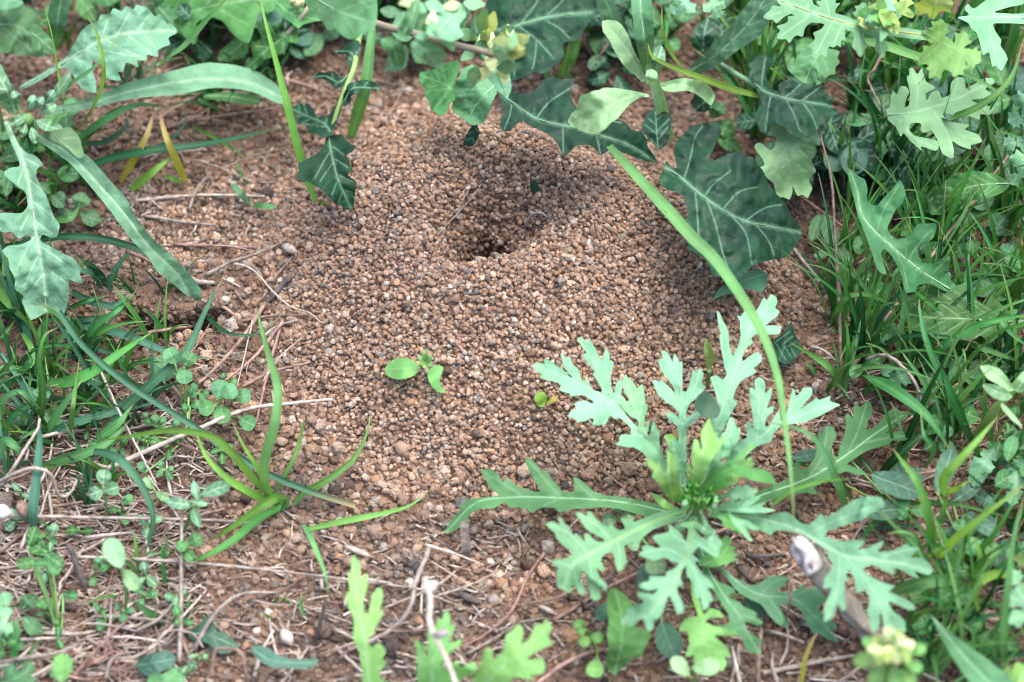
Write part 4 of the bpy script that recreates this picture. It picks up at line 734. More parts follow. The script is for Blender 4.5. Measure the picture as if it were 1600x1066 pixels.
# ---- 7. lower-right broad leaves
p = plant('lobed_weed', 'pale green deeply lobed leaf standing on edge with white midrib, centre right', 'plant', (1485, 455), 0)
leaf(p, [(1323, 262), (1332, 266), (1342, 276), (1352, 280), (1356, 296), (1354, 312), (1362, 320), (1370, 322), (1380, 310), (1392, 298), (1406, 280), (1412, 290), (1416, 306), (1410, 318), (1398, 330), (1392, 344), (1386, 356), (1390, 366), (1402, 374), (1414, 372), (1424, 364), (1434, 350), (1446, 350), (1462, 348), (1464, 356), (1458, 374), (1444, 378), (1434, 388), (1434, 400), (1444, 412), (1456, 412), (1468, 408), (1480, 396), (1486, 404), (1482, 424), (1484, 436), (1494, 446), (1488, 458), (1474, 454), (1458, 446), (1448, 442), (1434, 446), (1430, 456), (1416, 458), (1412, 448), (1410, 434), (1404, 418), (1392, 398), (1382, 388), (1376, 396), (1380, 410), (1386, 430), (1374, 426), (1366, 410), (1364, 398), (1358, 384), (1352, 366), (1346, 350), (1340, 336), (1334, 310), (1328, 288)],
     [(1484, 452), (1440, 424), (1396, 388), (1350, 342), (1340, 300), (1330, 270)], [24, 38, 46, 50, 50, 44], M['mid'], crinkle=.8, nv=0, rib_r=2.4, fold=.35, veins=[[(1420, 408), (1432, 385), (1455, 360)], [(1370, 362), (1380, 330), (1404, 290)], [(1450, 432), (1465, 420), (1480, 404)], [(1400, 392), (1412, 420), (1418, 450)]])
p = plant('lobed_weed', 'broad mid green leaf with rounded toothed end lying below the pale lobed leaf, right side', 'plant', (1595, 500), 0)
leaf(p, [(1409, 478), (1414, 466), (1426, 460), (1436, 452), (1449, 450), (1466, 447), (1486, 447), (1504, 444), (1514, 436), (1520, 446), (1520, 458), (1528, 470), (1539, 478), (1544, 468), (1550, 460), (1560, 470), (1570, 482), (1590, 492), (1610, 494), (1610, 508), (1594, 512), (1574, 514), (1562, 524), (1546, 538), (1540, 530), (1532, 524), (1520, 532), (1500, 528), (1478, 530), (1456, 528), (1444, 520), (1426, 517), (1418, 506), (1412, 496)], [(1606, 502), (1560, 502), (1500, 498), (1450, 496), (1414, 490)], [14, 20, 26, 26, 18], M['mid'], nv=6, crinkle=.8, puff=.6, rib_r=1.6, va=36)
p = plant('pale_shoot', 'pale fuzzy young shoot with a stout stem at the right edge', 'plant', (1520, 690), 0)
sp = path3([(1520, 690), (1555, 640), (1600, 590), (1640, 560)], [2, 24, 38, 44]); tube('stem', sp, .0013, M['lime'], p)
for ol, rb in [([(1530, 572), (1545, 570), (1562, 576), (1574, 590), (1586, 610), (1576, 612), (1558, 600), (1542, 592)], [(1580, 608), (1558, 588), (1534, 573)]), ([(1534, 600), (1552, 600), (1570, 606), (1584, 620), (1570, 628), (1552, 622), (1540, 612)], [(1578, 620), (1558, 612), (1537, 603)]), ([(1584, 612), (1588, 592), (1598, 580), (1612, 574), (1610, 596), (1598, 614)], [(1588, 612), (1598, 596), (1610, 578)]), ([(1560, 622), (1574, 636), (1586, 650), (1600, 668), (1584, 660), (1566, 640)], [(1564, 626), (1580, 646), (1598, 665)])]:
    leaf(p, ol, rb, [38, 42, 40], M['pale'], fold=.5, nv=2, crinkle=.4, rib_r=.9, name='young_leaf')

# ---- 8. the crown daisy rosette in the foreground
p = plant('crown_daisy', 'large pale green crown daisy rosette in the lower right foreground', 'plant', (1085, 815), 0)
Z1 = (820, 510, 5.611); Z2 = (1010, 450, 4.44); Z3 = (840, 780, 5.92); Z4 = (960, 800, 4.264); Z5 = (1200, 750, 3.948); Z6 = (980, 640, 5.077); Z9 = (1220, 620, 6.273); ZA = (400, 660, 2.625)
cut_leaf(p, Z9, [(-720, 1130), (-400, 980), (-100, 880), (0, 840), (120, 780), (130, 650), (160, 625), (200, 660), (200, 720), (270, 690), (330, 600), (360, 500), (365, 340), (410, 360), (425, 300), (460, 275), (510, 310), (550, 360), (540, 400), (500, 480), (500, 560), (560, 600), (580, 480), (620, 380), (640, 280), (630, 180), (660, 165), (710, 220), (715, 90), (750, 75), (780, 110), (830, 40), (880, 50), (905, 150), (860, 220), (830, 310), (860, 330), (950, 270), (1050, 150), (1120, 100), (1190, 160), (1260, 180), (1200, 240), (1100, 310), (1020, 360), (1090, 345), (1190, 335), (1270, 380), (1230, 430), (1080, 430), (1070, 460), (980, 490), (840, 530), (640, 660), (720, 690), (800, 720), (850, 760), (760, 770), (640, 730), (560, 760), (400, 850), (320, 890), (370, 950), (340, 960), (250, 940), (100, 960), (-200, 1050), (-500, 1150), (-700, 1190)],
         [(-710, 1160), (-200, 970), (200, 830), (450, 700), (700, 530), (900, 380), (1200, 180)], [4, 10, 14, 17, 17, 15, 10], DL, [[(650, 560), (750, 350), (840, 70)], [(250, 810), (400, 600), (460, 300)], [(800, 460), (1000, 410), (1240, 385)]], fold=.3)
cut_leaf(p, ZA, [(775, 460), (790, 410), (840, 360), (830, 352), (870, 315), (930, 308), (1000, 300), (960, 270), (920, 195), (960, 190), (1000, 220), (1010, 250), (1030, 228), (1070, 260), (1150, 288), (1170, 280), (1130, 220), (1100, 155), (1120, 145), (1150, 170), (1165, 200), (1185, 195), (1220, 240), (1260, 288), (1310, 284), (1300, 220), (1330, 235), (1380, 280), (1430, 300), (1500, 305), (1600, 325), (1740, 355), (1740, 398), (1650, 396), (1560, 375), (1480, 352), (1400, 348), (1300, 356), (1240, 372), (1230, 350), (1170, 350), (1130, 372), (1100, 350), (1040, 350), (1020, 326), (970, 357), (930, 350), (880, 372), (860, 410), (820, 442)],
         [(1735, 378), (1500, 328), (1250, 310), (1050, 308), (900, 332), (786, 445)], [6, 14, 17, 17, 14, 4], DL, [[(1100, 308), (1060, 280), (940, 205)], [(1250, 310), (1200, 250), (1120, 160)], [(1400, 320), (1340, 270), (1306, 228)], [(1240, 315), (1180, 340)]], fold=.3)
cut_leaf(p, Z1, [(1090, 1000), (1000, 900), (990, 820), (940, 800), (870, 740), (830, 660), (850, 600), (890, 660), (920, 650), (870, 560), (850, 500), (880, 420), (900, 440), (950, 490), (985, 545), (1010, 520), (1030, 500), (1045, 560), (1060, 690), (1080, 680), (1075, 740), (1050, 800), (1050, 900), (1080, 820), (1100, 810), (1090, 880), (1070, 950), (1180, 1130), (1370, 1420), (1320, 1450)], [(1345, 1430), (1120, 1050), (1020, 860), (960, 700), (885, 440)], [8, 18, 22, 24, 18], D, [[(1000, 830), (920, 740), (850, 620)], [(1010, 780), (1030, 640), (1030, 520)]])
cut_leaf(p, Z1, [(1330, 1490), (1130, 1230), (1040, 1110), (960, 1060), (900, 1062), (785, 1035), (830, 1010), (830, 960), (880, 945), (935, 955), (925, 930), (935, 900), (880, 840), (830, 800), (790, 815), (755, 780), (735, 790), (715, 860), (685, 850), (650, 875), (585, 865), (610, 820), (590, 800), (530, 830), (455, 840), (440, 805), (375, 795), (400, 745), (460, 720), (430, 680), (470, 660), (530, 650), (590, 680), (612, 668), (580, 640), (520, 602), (450, 602), (405, 615), (395, 590), (340, 575), (295, 555), (320, 515), (290, 490), (210, 475), (125, 450), (155, 420), (100, 395), (60, 340), (110, 315), (185, 340), (160, 290), (200, 285), (270, 340), (300, 365), (310, 350), (400, 450), (420, 450), (350, 370), (310, 240), (330, 235), (360, 280), (390, 265), (430, 350), (465, 365), (500, 470), (530, 490), (540, 440), (565, 500), (590, 555), (650, 575), (690, 590), (650, 500), (590, 410), (620, 400), (540, 310), (505, 235), (550, 240), (490, 165), (455, 100), (490, 95), (540, 140), (555, 100), (590, 150), (625, 200), (650, 260), (670, 310), (690, 250), (710, 190), (740, 230), (745, 310), (780, 305), (770, 380), (750, 440), (760, 560), (780, 600), (800, 500), (850, 450), (855, 520), (840, 620), (830, 680), (870, 750), (930, 830), (990, 880), (1060, 960), (1110, 960), (1105, 900), (1130, 820), (1160, 900), (1180, 910), (1180, 1030), (1200, 1090), (1280, 1270), (1400, 1470)],
         [(1365, 1480), (1180, 1130), (1050, 990), (900, 810), (780, 670), (640, 590), (520, 520), (350, 440), (70, 340)], [8, 22, 28, 31, 33, 33, 31, 28, 20], D, [[(760, 650), (690, 520), (640, 380), (480, 120)], [(690, 640), (560, 720), (390, 780)], [(500, 510), (420, 380), (330, 250)], [(740, 660), (680, 780), (610, 850)], [(680, 480), (710, 340), (715, 220)], [(800, 680), (840, 540)], [(980, 920), (900, 990), (810, 1025)]], fold=.35)
cut_leaf(p, Z2, [(225, 1380), (222, 1000), (215, 960), (190, 940), (160, 920), (130, 865), (175, 860), (200, 880), (225, 900), (225, 860), (190, 825), (150, 800), (100, 760), (85, 745), (60, 700), (40, 640), (75, 640), (90, 660), (95, 630), (130, 660), (170, 700), (205, 740), (190, 690), (140, 620), (120, 600), (85, 530), (80, 490), (115, 500), (100, 430), (140, 440), (165, 480), (185, 520), (190, 450), (215, 480), (230, 520), (250, 505), (250, 600), (250, 720), (265, 730), (290, 700), (310, 620), (320, 570), (350, 585), (375, 550), (400, 600), (380, 660), (415, 685), (390, 720), (340, 770), (300, 800), (280, 850), (275, 900), (300, 890), (330, 850), (350, 860), (380, 865), (370, 900), (330, 930), (290, 960), (280, 1000), (280, 1066), (280, 1380)],
         [(255, 1380), (252, 1000), (245, 850), (220, 650), (170, 540), (105, 440)], [14, 26, 30, 31, 30, 24], D, [[(245, 850), (160, 730), (60, 650)], [(248, 840), (330, 700), (375, 570)], [(250, 960), (190, 900), (140, 870)], [(255, 950), (330, 880), (370, 870)], [(215, 640), (205, 540), (195, 470)]], rib_mat=M['stem'])
cut_leaf(p, Z2, [(355, 1465), (350, 1250), (375, 1050), (390, 980), (450, 900), (500, 820), (490, 780), (470, 700), (440, 625), (480, 600), (530, 640), (560, 600), (540, 540), (530, 480), (510, 380), (505, 330), (520, 320), (500, 260), (485, 155), (510, 170), (530, 230), (550, 255), (570, 310), (575, 400), (600, 480), (610, 450), (640, 400), (655, 330), (650, 270), (650, 230), (625, 190), (655, 200), (680, 160), (700, 170), (720, 200), (770, 150), (790, 110), (815, 60), (835, 90), (860, 40), (900, 60), (910, 100), (890, 140), (925, 160), (910, 195), (860, 230), (820, 265), (870, 260), (940, 265), (925, 320), (830, 325), (780, 310), (740, 330), (725, 360), (745, 385), (700, 410), (680, 440), (660, 490), (670, 510), (720, 470), (770, 440), (800, 470), (800, 510), (740, 560), (770, 580), (720, 610), (660, 640), (620, 700), (600, 770), (640, 790), (600, 850), (560, 920), (520, 1010), (490, 1066), (430, 1300), (405, 1465)],
         [(380, 1465), (440, 1080), (520, 850), (590, 650), (640, 500), (680, 380), (720, 280), (780, 200), (865, 60)], [8, 24, 31, 34, 36, 36, 36, 34, 30], D, [[(560, 730), (545, 560), (500, 200)], [(600, 640), (680, 560), (790, 480)], [(720, 280), (800, 290), (930, 290)], [(530, 820), (490, 720), (450, 640)], [(790, 190), (860, 180), (910, 165)]], rib_r=2.6, rib_mat=M['vein'])
cut_leaf(p, Z2, [(380, 1470), (560, 1200), (640, 1066), (700, 1040), (690, 930), (715, 925), (740, 990), (740, 900), (720, 790), (715, 690), (740, 690), (755, 720), (750, 640), (785, 615), (825, 655), (820, 740), (860, 690), (875, 700), (860, 770), (830, 840), (890, 810), (880, 850), (830, 910), (820, 960), (850, 960), (900, 870), (925, 860), (930, 920), (960, 930), (980, 850), (1000, 750), (1020, 690), (1040, 760), (1090, 690), (1150, 690), (1150, 740), (1100, 800), (1060, 845), (1130, 800), (1180, 760), (1200, 780), (1280, 745), (1270, 785), (1350, 810), (1290, 840), (1200, 890), (1100, 930), (1000, 945), (930, 960), (880, 1010), (870, 1066), (760, 1100), (650, 1210), (420, 1480)],
         [(400, 1475), (600, 1190), (760, 1060), (900, 950), (1050, 890), (1200, 835), (1340, 812)], [8, 24, 30, 34, 34, 32, 26], D, [[(760, 1060), (780, 900), (785, 640)], [(900, 950), (980, 860), (1060, 770), (1130, 700)], [(800, 900), (850, 760)], [(1100, 880), (1180, 820), (1260, 765)]], fold=.3)
cut_leaf(p, Z3, [(1350, 90), (1250, 90), (1100, 130), (1000, 170), (900, 210), (760, 170), (800, 240), (810, 280), (750, 290), (700, 250), (665, 225), (660, 270), (600, 230), (540, 180), (490, 115), (455, 115), (460, 160), (400, 125), (345, 120), (380, 180), (420, 230), (430, 260), (500, 310), (620, 370), (610, 400), (530, 390), (480, 330), (430, 310), (440, 400), (400, 360), (350, 310), (330, 340), (280, 240), (250, 230), (210, 160), (185, 165), (210, 240), (140, 205), (65, 225), (110, 270), (160, 310), (170, 360), (250, 440), (310, 480), (310, 520), (240, 560), (160, 545), (130, 590), (200, 640), (170, 680), (180, 740), (180, 810), (240, 840), (290, 870), (320, 850), (310, 780), (350, 820), (400, 890), (450, 870), (430, 800), (400, 740), (410, 660), (450, 690), (460, 760), (480, 830), (500, 930), (550, 940), (590, 910), (560, 820), (640, 850), (640, 790), (570, 720), (545, 640), (570, 640), (610, 680), (620, 650), (580, 560), (620, 510), (690, 480), (710, 540), (720, 620), (750, 675), (800, 640), (800, 600), (830, 600), (810, 500), (800, 430), (900, 390), (940, 420), (960, 370), (1050, 290), (1150, 250), (1300, 200), (1390, 160)],
         [(1370, 120), (1150, 180), (900, 290), (680, 410), (480, 510), (320, 620), (240, 845)], [14, 22, 28, 32, 34, 33, 28], D, [[(700, 400), (560, 250), (400, 150)], [(480, 510), (300, 330), (110, 230)], [(740, 380), (760, 520), (755, 660)], [(480, 530), (500, 700), (540, 930)], [(320, 620), (220, 600), (150, 570)], [(330, 640), (360, 760), (410, 880)]], rib_r=2.6, rib_mat=M['stem'], fold=.3)
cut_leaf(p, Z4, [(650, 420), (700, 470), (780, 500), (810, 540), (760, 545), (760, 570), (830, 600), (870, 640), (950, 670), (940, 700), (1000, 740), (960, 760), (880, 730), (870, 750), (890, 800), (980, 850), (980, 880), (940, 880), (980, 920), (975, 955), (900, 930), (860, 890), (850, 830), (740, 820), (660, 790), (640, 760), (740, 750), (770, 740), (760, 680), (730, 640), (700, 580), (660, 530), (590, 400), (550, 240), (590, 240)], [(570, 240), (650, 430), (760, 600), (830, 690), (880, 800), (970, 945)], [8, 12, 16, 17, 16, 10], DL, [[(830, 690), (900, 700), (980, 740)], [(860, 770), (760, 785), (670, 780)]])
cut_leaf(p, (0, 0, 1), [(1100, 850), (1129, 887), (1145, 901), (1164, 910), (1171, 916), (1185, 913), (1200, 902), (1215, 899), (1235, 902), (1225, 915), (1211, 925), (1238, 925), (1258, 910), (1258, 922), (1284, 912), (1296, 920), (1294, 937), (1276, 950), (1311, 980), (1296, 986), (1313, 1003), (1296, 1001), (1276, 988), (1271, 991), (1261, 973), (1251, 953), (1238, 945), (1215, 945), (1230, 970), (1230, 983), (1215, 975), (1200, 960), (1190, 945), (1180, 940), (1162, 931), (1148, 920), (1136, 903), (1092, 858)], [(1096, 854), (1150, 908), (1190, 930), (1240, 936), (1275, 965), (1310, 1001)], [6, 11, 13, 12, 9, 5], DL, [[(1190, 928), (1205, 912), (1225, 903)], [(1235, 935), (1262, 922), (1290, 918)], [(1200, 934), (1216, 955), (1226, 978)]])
cut_leaf(p, Z4, [(500, 420), (520, 580), (560, 700), (500, 700), (450, 730), (430, 790), (490, 800), (500, 880), (470, 970), (530, 950), (530, 1010), (590, 1020), (610, 950), (660, 1010), (720, 1066), (750, 1010), (730, 960), (780, 970), (750, 900), (700, 860), (660, 820), (760, 825), (840, 825), (800, 785), (660, 760), (600, 730), (640, 700), (730, 705), (700, 655), (640, 640), (595, 690), (560, 580), (550, 420)], [(522, 420), (545, 600), (580, 720), (605, 850), (700, 1030)], [12, 18, 22, 22, 16], DY, [[(590, 760), (700, 790), (820, 815)], [(590, 800), (540, 880), (500, 950)], [(605, 850), (570, 930), (560, 1000)]], rib_r=2.0, rib_mat=M['stem'])
cut_leaf(p, Z4, [(550, 360), (600, 290), (680, 250), (740, 150), (785, 190), (760, 230), (820, 230), (780, 270), (830, 280), (790, 310), (820, 320), (740, 350), (660, 370)], [(555, 362), (690, 310), (780, 200)], [12, 16, 14], DY, [[(690, 310), (800, 280)]])
cut_leaf(p, Z5, [(-355, 197), (-300, 180), (-100, 190), (0, 215), (120, 195), (200, 265), (260, 280), (330, 200), (345, 240), (400, 210), (520, 130), (590, 100), (700, 105), (725, 160), (620, 210), (600, 240), (440, 290), (400, 310), (370, 310), (345, 350), (450, 380), (540, 370), (600, 370), (590, 400), (540, 435), (610, 420), (720, 370), (700, 410), (670, 445), (760, 440), (860, 395), (870, 415), (940, 415), (870, 480), (950, 480), (1000, 520), (1020, 560), (990, 590), (900, 560), (935, 610), (880, 590), (790, 540), (770, 560), (780, 590), (740, 570), (640, 520), (600, 540), (580, 550), (640, 600), (700, 630), (785, 655), (740, 690), (820, 720), (860, 740), (900, 770), (910, 800), (870, 805), (800, 770), (740, 745), (760, 800), (840, 860), (855, 940), (800, 920), (810, 970), (740, 980), (715, 930), (710, 840), (690, 820), (690, 900), (650, 950), (625, 900), (630, 850), (610, 830), (630, 740), (600, 670), (560, 700), (545, 690), (530, 600), (500, 550), (480, 590), (510, 630), (470, 620), (475, 740), (480, 800), (460, 810), (430, 760), (400, 850), (340, 880), (350, 830), (340, 800), (400, 660), (340, 670), (350, 600), (390, 560), (400, 500), (370, 490), (370, 440), (300, 390), (200, 330), (100, 312), (40, 310), (20, 345), (-60, 300), (-200, 270), (-355, 225)],
         [(-355, 210), (-100, 235), (150, 295), (330, 390), (480, 470), (650, 490), (850, 520), (1010, 565)], [12, 20, 27, 31, 34, 34, 31, 24], D, [[(480, 470), (620, 640), (700, 780), (740, 960)], [(440, 460), (430, 650), (370, 860)], [(250, 330), (420, 250), (600, 180), (700, 140)], [(700, 490), (780, 450), (900, 420)], [(680, 740), (780, 760), (890, 790)]], rib_r=2.2, tilt=-.1, fold=.3)
cut_leaf(p, Z4, [(500, 30), (490, 150), (475, 200), (440, 140), (380, 90), (355, 85), (370, 130), (250, 160), (270, 195), (310, 230), (290, 245), (220, 220), (185, 230), (190, 260), (155, 285), (200, 305), (270, 325), (340, 300), (380, 330), (430, 340), (400, 380), (340, 400), (350, 430), (230, 430), (240, 460), (180, 470), (160, 500), (230, 525), (300, 510), (260, 550), (150, 530), (160, 570), (200, 590), (190, 610), (130, 610), (130, 640), (70, 640), (90, 670), (35, 740), (80, 750), (110, 770), (190, 700), (195, 720), (220, 800), (260, 780), (260, 720), (300, 710), (330, 650), (360, 550), (390, 600), (420, 690), (465, 660), (450, 590), (420, 540), (420, 490), (460, 500), (440, 440), (450, 390), (480, 350), (480, 430), (520, 450), (540, 580), (570, 570), (590, 660), (630, 640), (630, 600), (660, 590), (640, 540), (610, 500), (670, 510), (640, 460), (590, 420), (550, 370), (530, 330), (580, 335), (540, 300), (520, 280), (560, 230), (600, 260), (690, 310), (690, 280), (610, 200), (660, 205), (560, 160), (545, 100), (560, 30)],
         [(530, 15), (508, 180), (472, 320), (400, 460), (300, 600), (200, 700), (60, 735)], [18, 28, 34, 38, 38, 35, 30], D, [[(475, 310), (350, 250), (190, 270)], [(490, 320), (560, 450), (610, 620)], [(420, 440), (300, 470), (190, 490)], [(390, 500), (420, 600), (440, 680)], [(500, 220), (400, 160), (365, 95)], [(530, 190), (600, 240), (680, 295)]], rib_r=2.2, rib_mat=M['stem'])
for ol, rb, h, mt in [
    ([(720, 790), (760, 740), (870, 700), (840, 750), (920, 720), (880, 770), (1000, 690), (1070, 690), (1000, 750), (950, 775), (1110, 730), (1060, 770), (1190, 800), (1100, 820), (950, 820), (800, 810)], [(720, 795), (900, 792), (1180, 803)], [20, 27, 24], D),
    ([(510, 700), (500, 560), (470, 440), (500, 440), (520, 520), (510, 350), (530, 230), (560, 240), (580, 330), (600, 300), (580, 200), (600, 150), (650, 60), (690, 190), (720, 180), (700, 260), (780, 210), (740, 300), (700, 360), (650, 440), (620, 520), (570, 600), (540, 690)], [(525, 700), (560, 520), (600, 350), (640, 120)], [20, 32, 38, 38], DY),
    ([(560, 620), (640, 540), (700, 470), (780, 440), (880, 360), (1000, 260), (1030, 290), (920, 380), (830, 440), (960, 460), (1080, 470), (1150, 520), (1190, 600), (1100, 580), (980, 560), (900, 530), (830, 500), (760, 560), (850, 590), (780, 620), (690, 640), (600, 660)], [(560, 640), (720, 520), (860, 440), (1010, 275)], [20, 32, 37, 38], DY),
    ([(790, 430), (760, 300), (780, 170), (810, 60), (840, 60), (870, 150), (900, 140), (890, 230), (850, 300), (840, 400)], [(810, 430), (820, 280), (825, 70)], [30, 37, 36], D),
    ([(320, 700), (260, 620), (240, 560), (200, 520), (210, 480), (150, 440), (160, 370), (220, 420), (240, 440), (250, 400), (270, 480), (310, 550), (320, 450), (310, 300), (340, 340), (380, 370), (390, 430), (400, 500), (420, 600), (430, 700), (370, 740)], [(370, 730), (340, 600), (330, 480), (330, 320)], [24, 38, 42, 40], DY),
    ([(800, 800), (850, 860), (960, 880), (1070, 960), (1000, 960), (930, 920), (1000, 1050), (960, 1040), (880, 940), (830, 900)], [(800, 810), (880, 900), (980, 1040)], [26, 30, 26], D),
    ([(290, 210), (350, 190), (380, 210), (420, 300), (440, 380), (400, 360), (330, 300)], [(430, 380), (370, 280), (300, 215)], [22, 28, 26], DY),
    ([(180, 660), (260, 680), (330, 740), (420, 790), (300, 790), (240, 740)], [(410, 785), (300, 730), (190, 665)], [16, 22, 18], DY),
    ([(440, 820), (430, 740), (470, 700), (490, 780), (470, 820)], [(455, 820), (455, 760), (468, 705)], [26, 32, 32], D),
    ([(660, 840), (670, 790), (700, 680), (720, 690), (710, 760), (740, 840), (700, 850)], [(700, 845), (700, 780), (708, 690)], [24, 30, 32], D),
    ([(400, 920), (470, 890), (560, 890), (640, 930), (690, 990), (620, 1000), (560, 950), (480, 940)], [(540, 900), (600, 940), (680, 990)], [24, 27, 22], D)]:
    cut_leaf(p, Z6, ol, rb, h, mt, name='young_leaf', rib_r=.9, fold=.3)
for i, (a2, ln, hh) in enumerate([(-1.95, 96, 28), (-1.2, 108, 34), (-.7, 100, 28), (-2.6, 72, 24), (-.2, 84, 24), (.5, 78, 22), (2.2, 66, 20), (1.2, 76, 22)]):
    x, y = 1090 + 12 * math.cos(a2), 786 + 12 * math.sin(a2); c, s_ = math.cos(a2), math.sin(a2); rib = [(x, y), (x + c * ln * .5 - s_ * R.uniform(-8, 8), y + s_ * ln * .5 + c * R.uniform(-8, 8)), (x + c * ln, y + s_ * ln)]
    daisy(p, rib, [18, hh, hh + 3], 4.0, auto_lobes(rib, 4, ln * .27, 4.2, teeth=1, fwd=34, t0=.42), (DL, D, DY)[i % 3], 4.2, name='young_leaf', step=3.4, rib_r=1.0, fold=.35, crinkle=.4)
for i in range(70):                                                 # the tight green heart of the rosette
    a = i * 2.4; rr = 2.3 * math.sqrt(i); x, y = 1092 + rr * math.cos(a), 786 + rr * .8 * math.sin(a)
    a2 = -math.pi / 2 + math.cos(a) * 1.0 + R.uniform(-.3, .3); ln = R.uniform(10, 20) + rr * .5; c, s = math.cos(a2), math.sin(a2); wv = ln * .10
    leaf(p, [(x, y), (x + c * ln * .4 - s * wv, y + s * ln * .4 + c * wv), (x + c * ln, y + s * ln), (x + c * ln * .4 + s * wv, y + s * ln * .4 - c * wv)], [(x, y), (x + c * ln * .5, y + s * ln * .5), (x + c * ln, y + s * ln)], [22, 28 + R.uniform(-3, 4), 30 + R.uniform(-4, 5)], M['heart'] if i % 3 else DY, nv=0, step=4, rib_r=0, crinkle=.1, name='young_leaf', round_=.1)
tube('stem', path3([(1085, 828), (1086, 805), (1090, 785)], [0, 10, 20]), [.0026, .0016], M['stem'], p)
o = leaf(None, [(1083, 634), (1090, 618), (1103, 610), (1116, 622), (1127, 640), (1122, 652), (1112, 656), (1096, 650)], [(1085, 630), (1104, 636), (1124, 648)], [36, 38, 37], M['bluish'], nv=0, crinkle=.4, rib_r=0, name='fallen_leaf'); tag(o, 'grey blue oval leaf caught among the upper daisy leaves', 'leaf')
p = plant('yellow_shoot', 'small yellow green folded leaf bud standing behind the upper daisy leaves', 'plant', (1106, 600), 0)
leaf(p, [(1099, 545), (1102, 528), (1108, 534), (1114, 548), (1118, 558), (1114, 570), (1108, 582), (1104, 574)], [(1108, 580), (1107, 558), (1102, 532)], [9.5, 15, 17.7], M['lime'], fold=.6, nv=0, crinkle=.3, rib_r=.8)
tube('stem', path3([(1106, 604), (1108, 580)], [1, 14]), .0007, M['stem'], p)

# ---- 9. crown daisy shoots at the bottom edge
p = plant('crown_daisy', 'narrow upright daisy leaf at the bottom edge left of the white bent stem', 'plant', (592, 1075), 0)
cut_leaf(p, (520, 860, 4.444), [(215, 1010), (190, 700), (140, 620), (150, 480), (110, 400), (90, 300), (120, 290), (105, 160), (130, 160), (125, 60), (145, 30), (190, 90), (190, 220), (220, 170), (245, 160), (240, 260), (210, 350), (220, 440), (250, 440), (270, 310), (310, 260), (340, 260), (350, 330), (320, 430), (360, 410), (330, 480), (290, 540), (290, 570), (240, 620), (270, 680), (320, 640), (370, 690), (340, 760), (380, 770), (330, 840), (330, 890), (390, 920), (310, 1010)], [(260, 1010), (230, 700), (190, 450), (160, 250), (140, 40)], [26, 34, 37, 38, 34], DY, [[(215, 560), (270, 430), (325, 280)], [(180, 400), (130, 330), (100, 300)]])
p = plant('crown_daisy', 'daisy leaf pair at the bottom edge beneath the white bent stem', 'plant', (690, 1078), 0)
cut_leaf(p, (520, 860, 4.444), [(585, 1010), (590, 780), (570, 610), (600, 640), (640, 660), (640, 760), (660, 720), (660, 540), (720, 530), (730, 460), (760, 490), (770, 430), (800, 420), (820, 470), (810, 520), (850, 520), (840, 570), (800, 640), (840, 640), (900, 610), (890, 650), (780, 740), (740, 820), (820, 790), (890, 760), (870, 820), (960, 780), (1000, 780), (990, 850), (880, 900), (850, 1010)], [(690, 1010), (690, 800), (740, 650), (790, 430)], [26, 34, 36, 32], DY, [[(700, 780), (790, 700), (890, 630)], [(690, 880), (850, 840), (980, 800)], [(660, 850), (610, 740), (585, 640)]])
p = plant('crown_daisy', 'broad cut daisy leaf at the bottom edge right of the white bent stem', 'plant', (740, 1085), 0)
cut_leaf(p, (520, 860, 4.444), [(910, 1010), (1000, 840), (1030, 780), (1050, 700), (1080, 670), (1110, 700), (1110, 770), (1190, 690), (1200, 590), (1240, 560), (1290, 510), (1320, 540), (1320, 610), (1300, 660), (1360, 620), (1410, 510), (1450, 520), (1480, 470), (1530, 540), (1490, 590), (1530, 650), (1440, 690), (1330, 760), (1380, 760), (1450, 745), (1480, 790), (1460, 860), (1360, 870), (1410, 910), (1330, 890), (1260, 880), (1160, 1010)], [(1000, 1010), (1150, 830), (1300, 720), (1500, 520)], [26, 34, 38, 36], DY, [[(1180, 810), (1220, 680), (1290, 540)], [(1280, 740), (1370, 800), (1460, 800)], [(1060, 910), (1070, 790), (1080, 690)]])

# ---- 10. seedlings on the mound
p = plant('seedling', 'bright green seedling with two oval seed leaves growing on the front of the mound', 'seedling', (664, 575), 0)
tube('stem', path3([(664, 580), (663, 573), (662, 566)], [0, 2.5, 5]), .0005, M['stem'], p)
leaf(p, [(657, 574), (650, 566), (638, 560), (622, 559), (608, 566), (600, 577), (604, 587), (616, 593), (632, 593), (646, 588), (655, 580)], [(656, 576), (630, 576), (602, 578)], [5, 8, 6], M['daisy_young'], nv=0, crinkle=.2, rib_r=.8, name='seed_leaf', fold=-.1, round_=.25)
leaf(p, [(668, 580), (674, 574), (684, 570), (694, 574), (690, 584), (686, 594), (690, 606), (698, 613), (688, 615), (676, 606), (668, 592)], [(669, 582), (678, 590), (692, 612)], [5, 6, 3], M['daisy_young'], nv=0, crinkle=.2, rib_r=0, name='seed_leaf', round_=.25)
for dx, dy in ((0, -24), (-11, -13), (13, -13), (-9, 0), (12, 4), (0, 10)):
    x, y = 664, 567; ln = math.hypot(dx, dy); c, s = dx / ln, dy / ln; wv = 5.5
    leaf(p, [(x, y), (x + dx * .45 - s * wv, y + dy * .45 + c * wv), (x + dx, y + dy), (x + dx * .45 + s * wv, y + dy * .45 - c * wv)], [(x, y), (x + dx * .5, y + dy * .5), (x + dx * .95, y + dy * .95)], [6, 9, 9], M['daisy_young'], nv=0, step=3, crinkle=.1, rib_r=.6, name='young_leaf', fold=.4)
p = plant('seedling', 'tiny yellow green seedling left of the upper daisy leaf tip', 'seedling', (848, 628), 0)
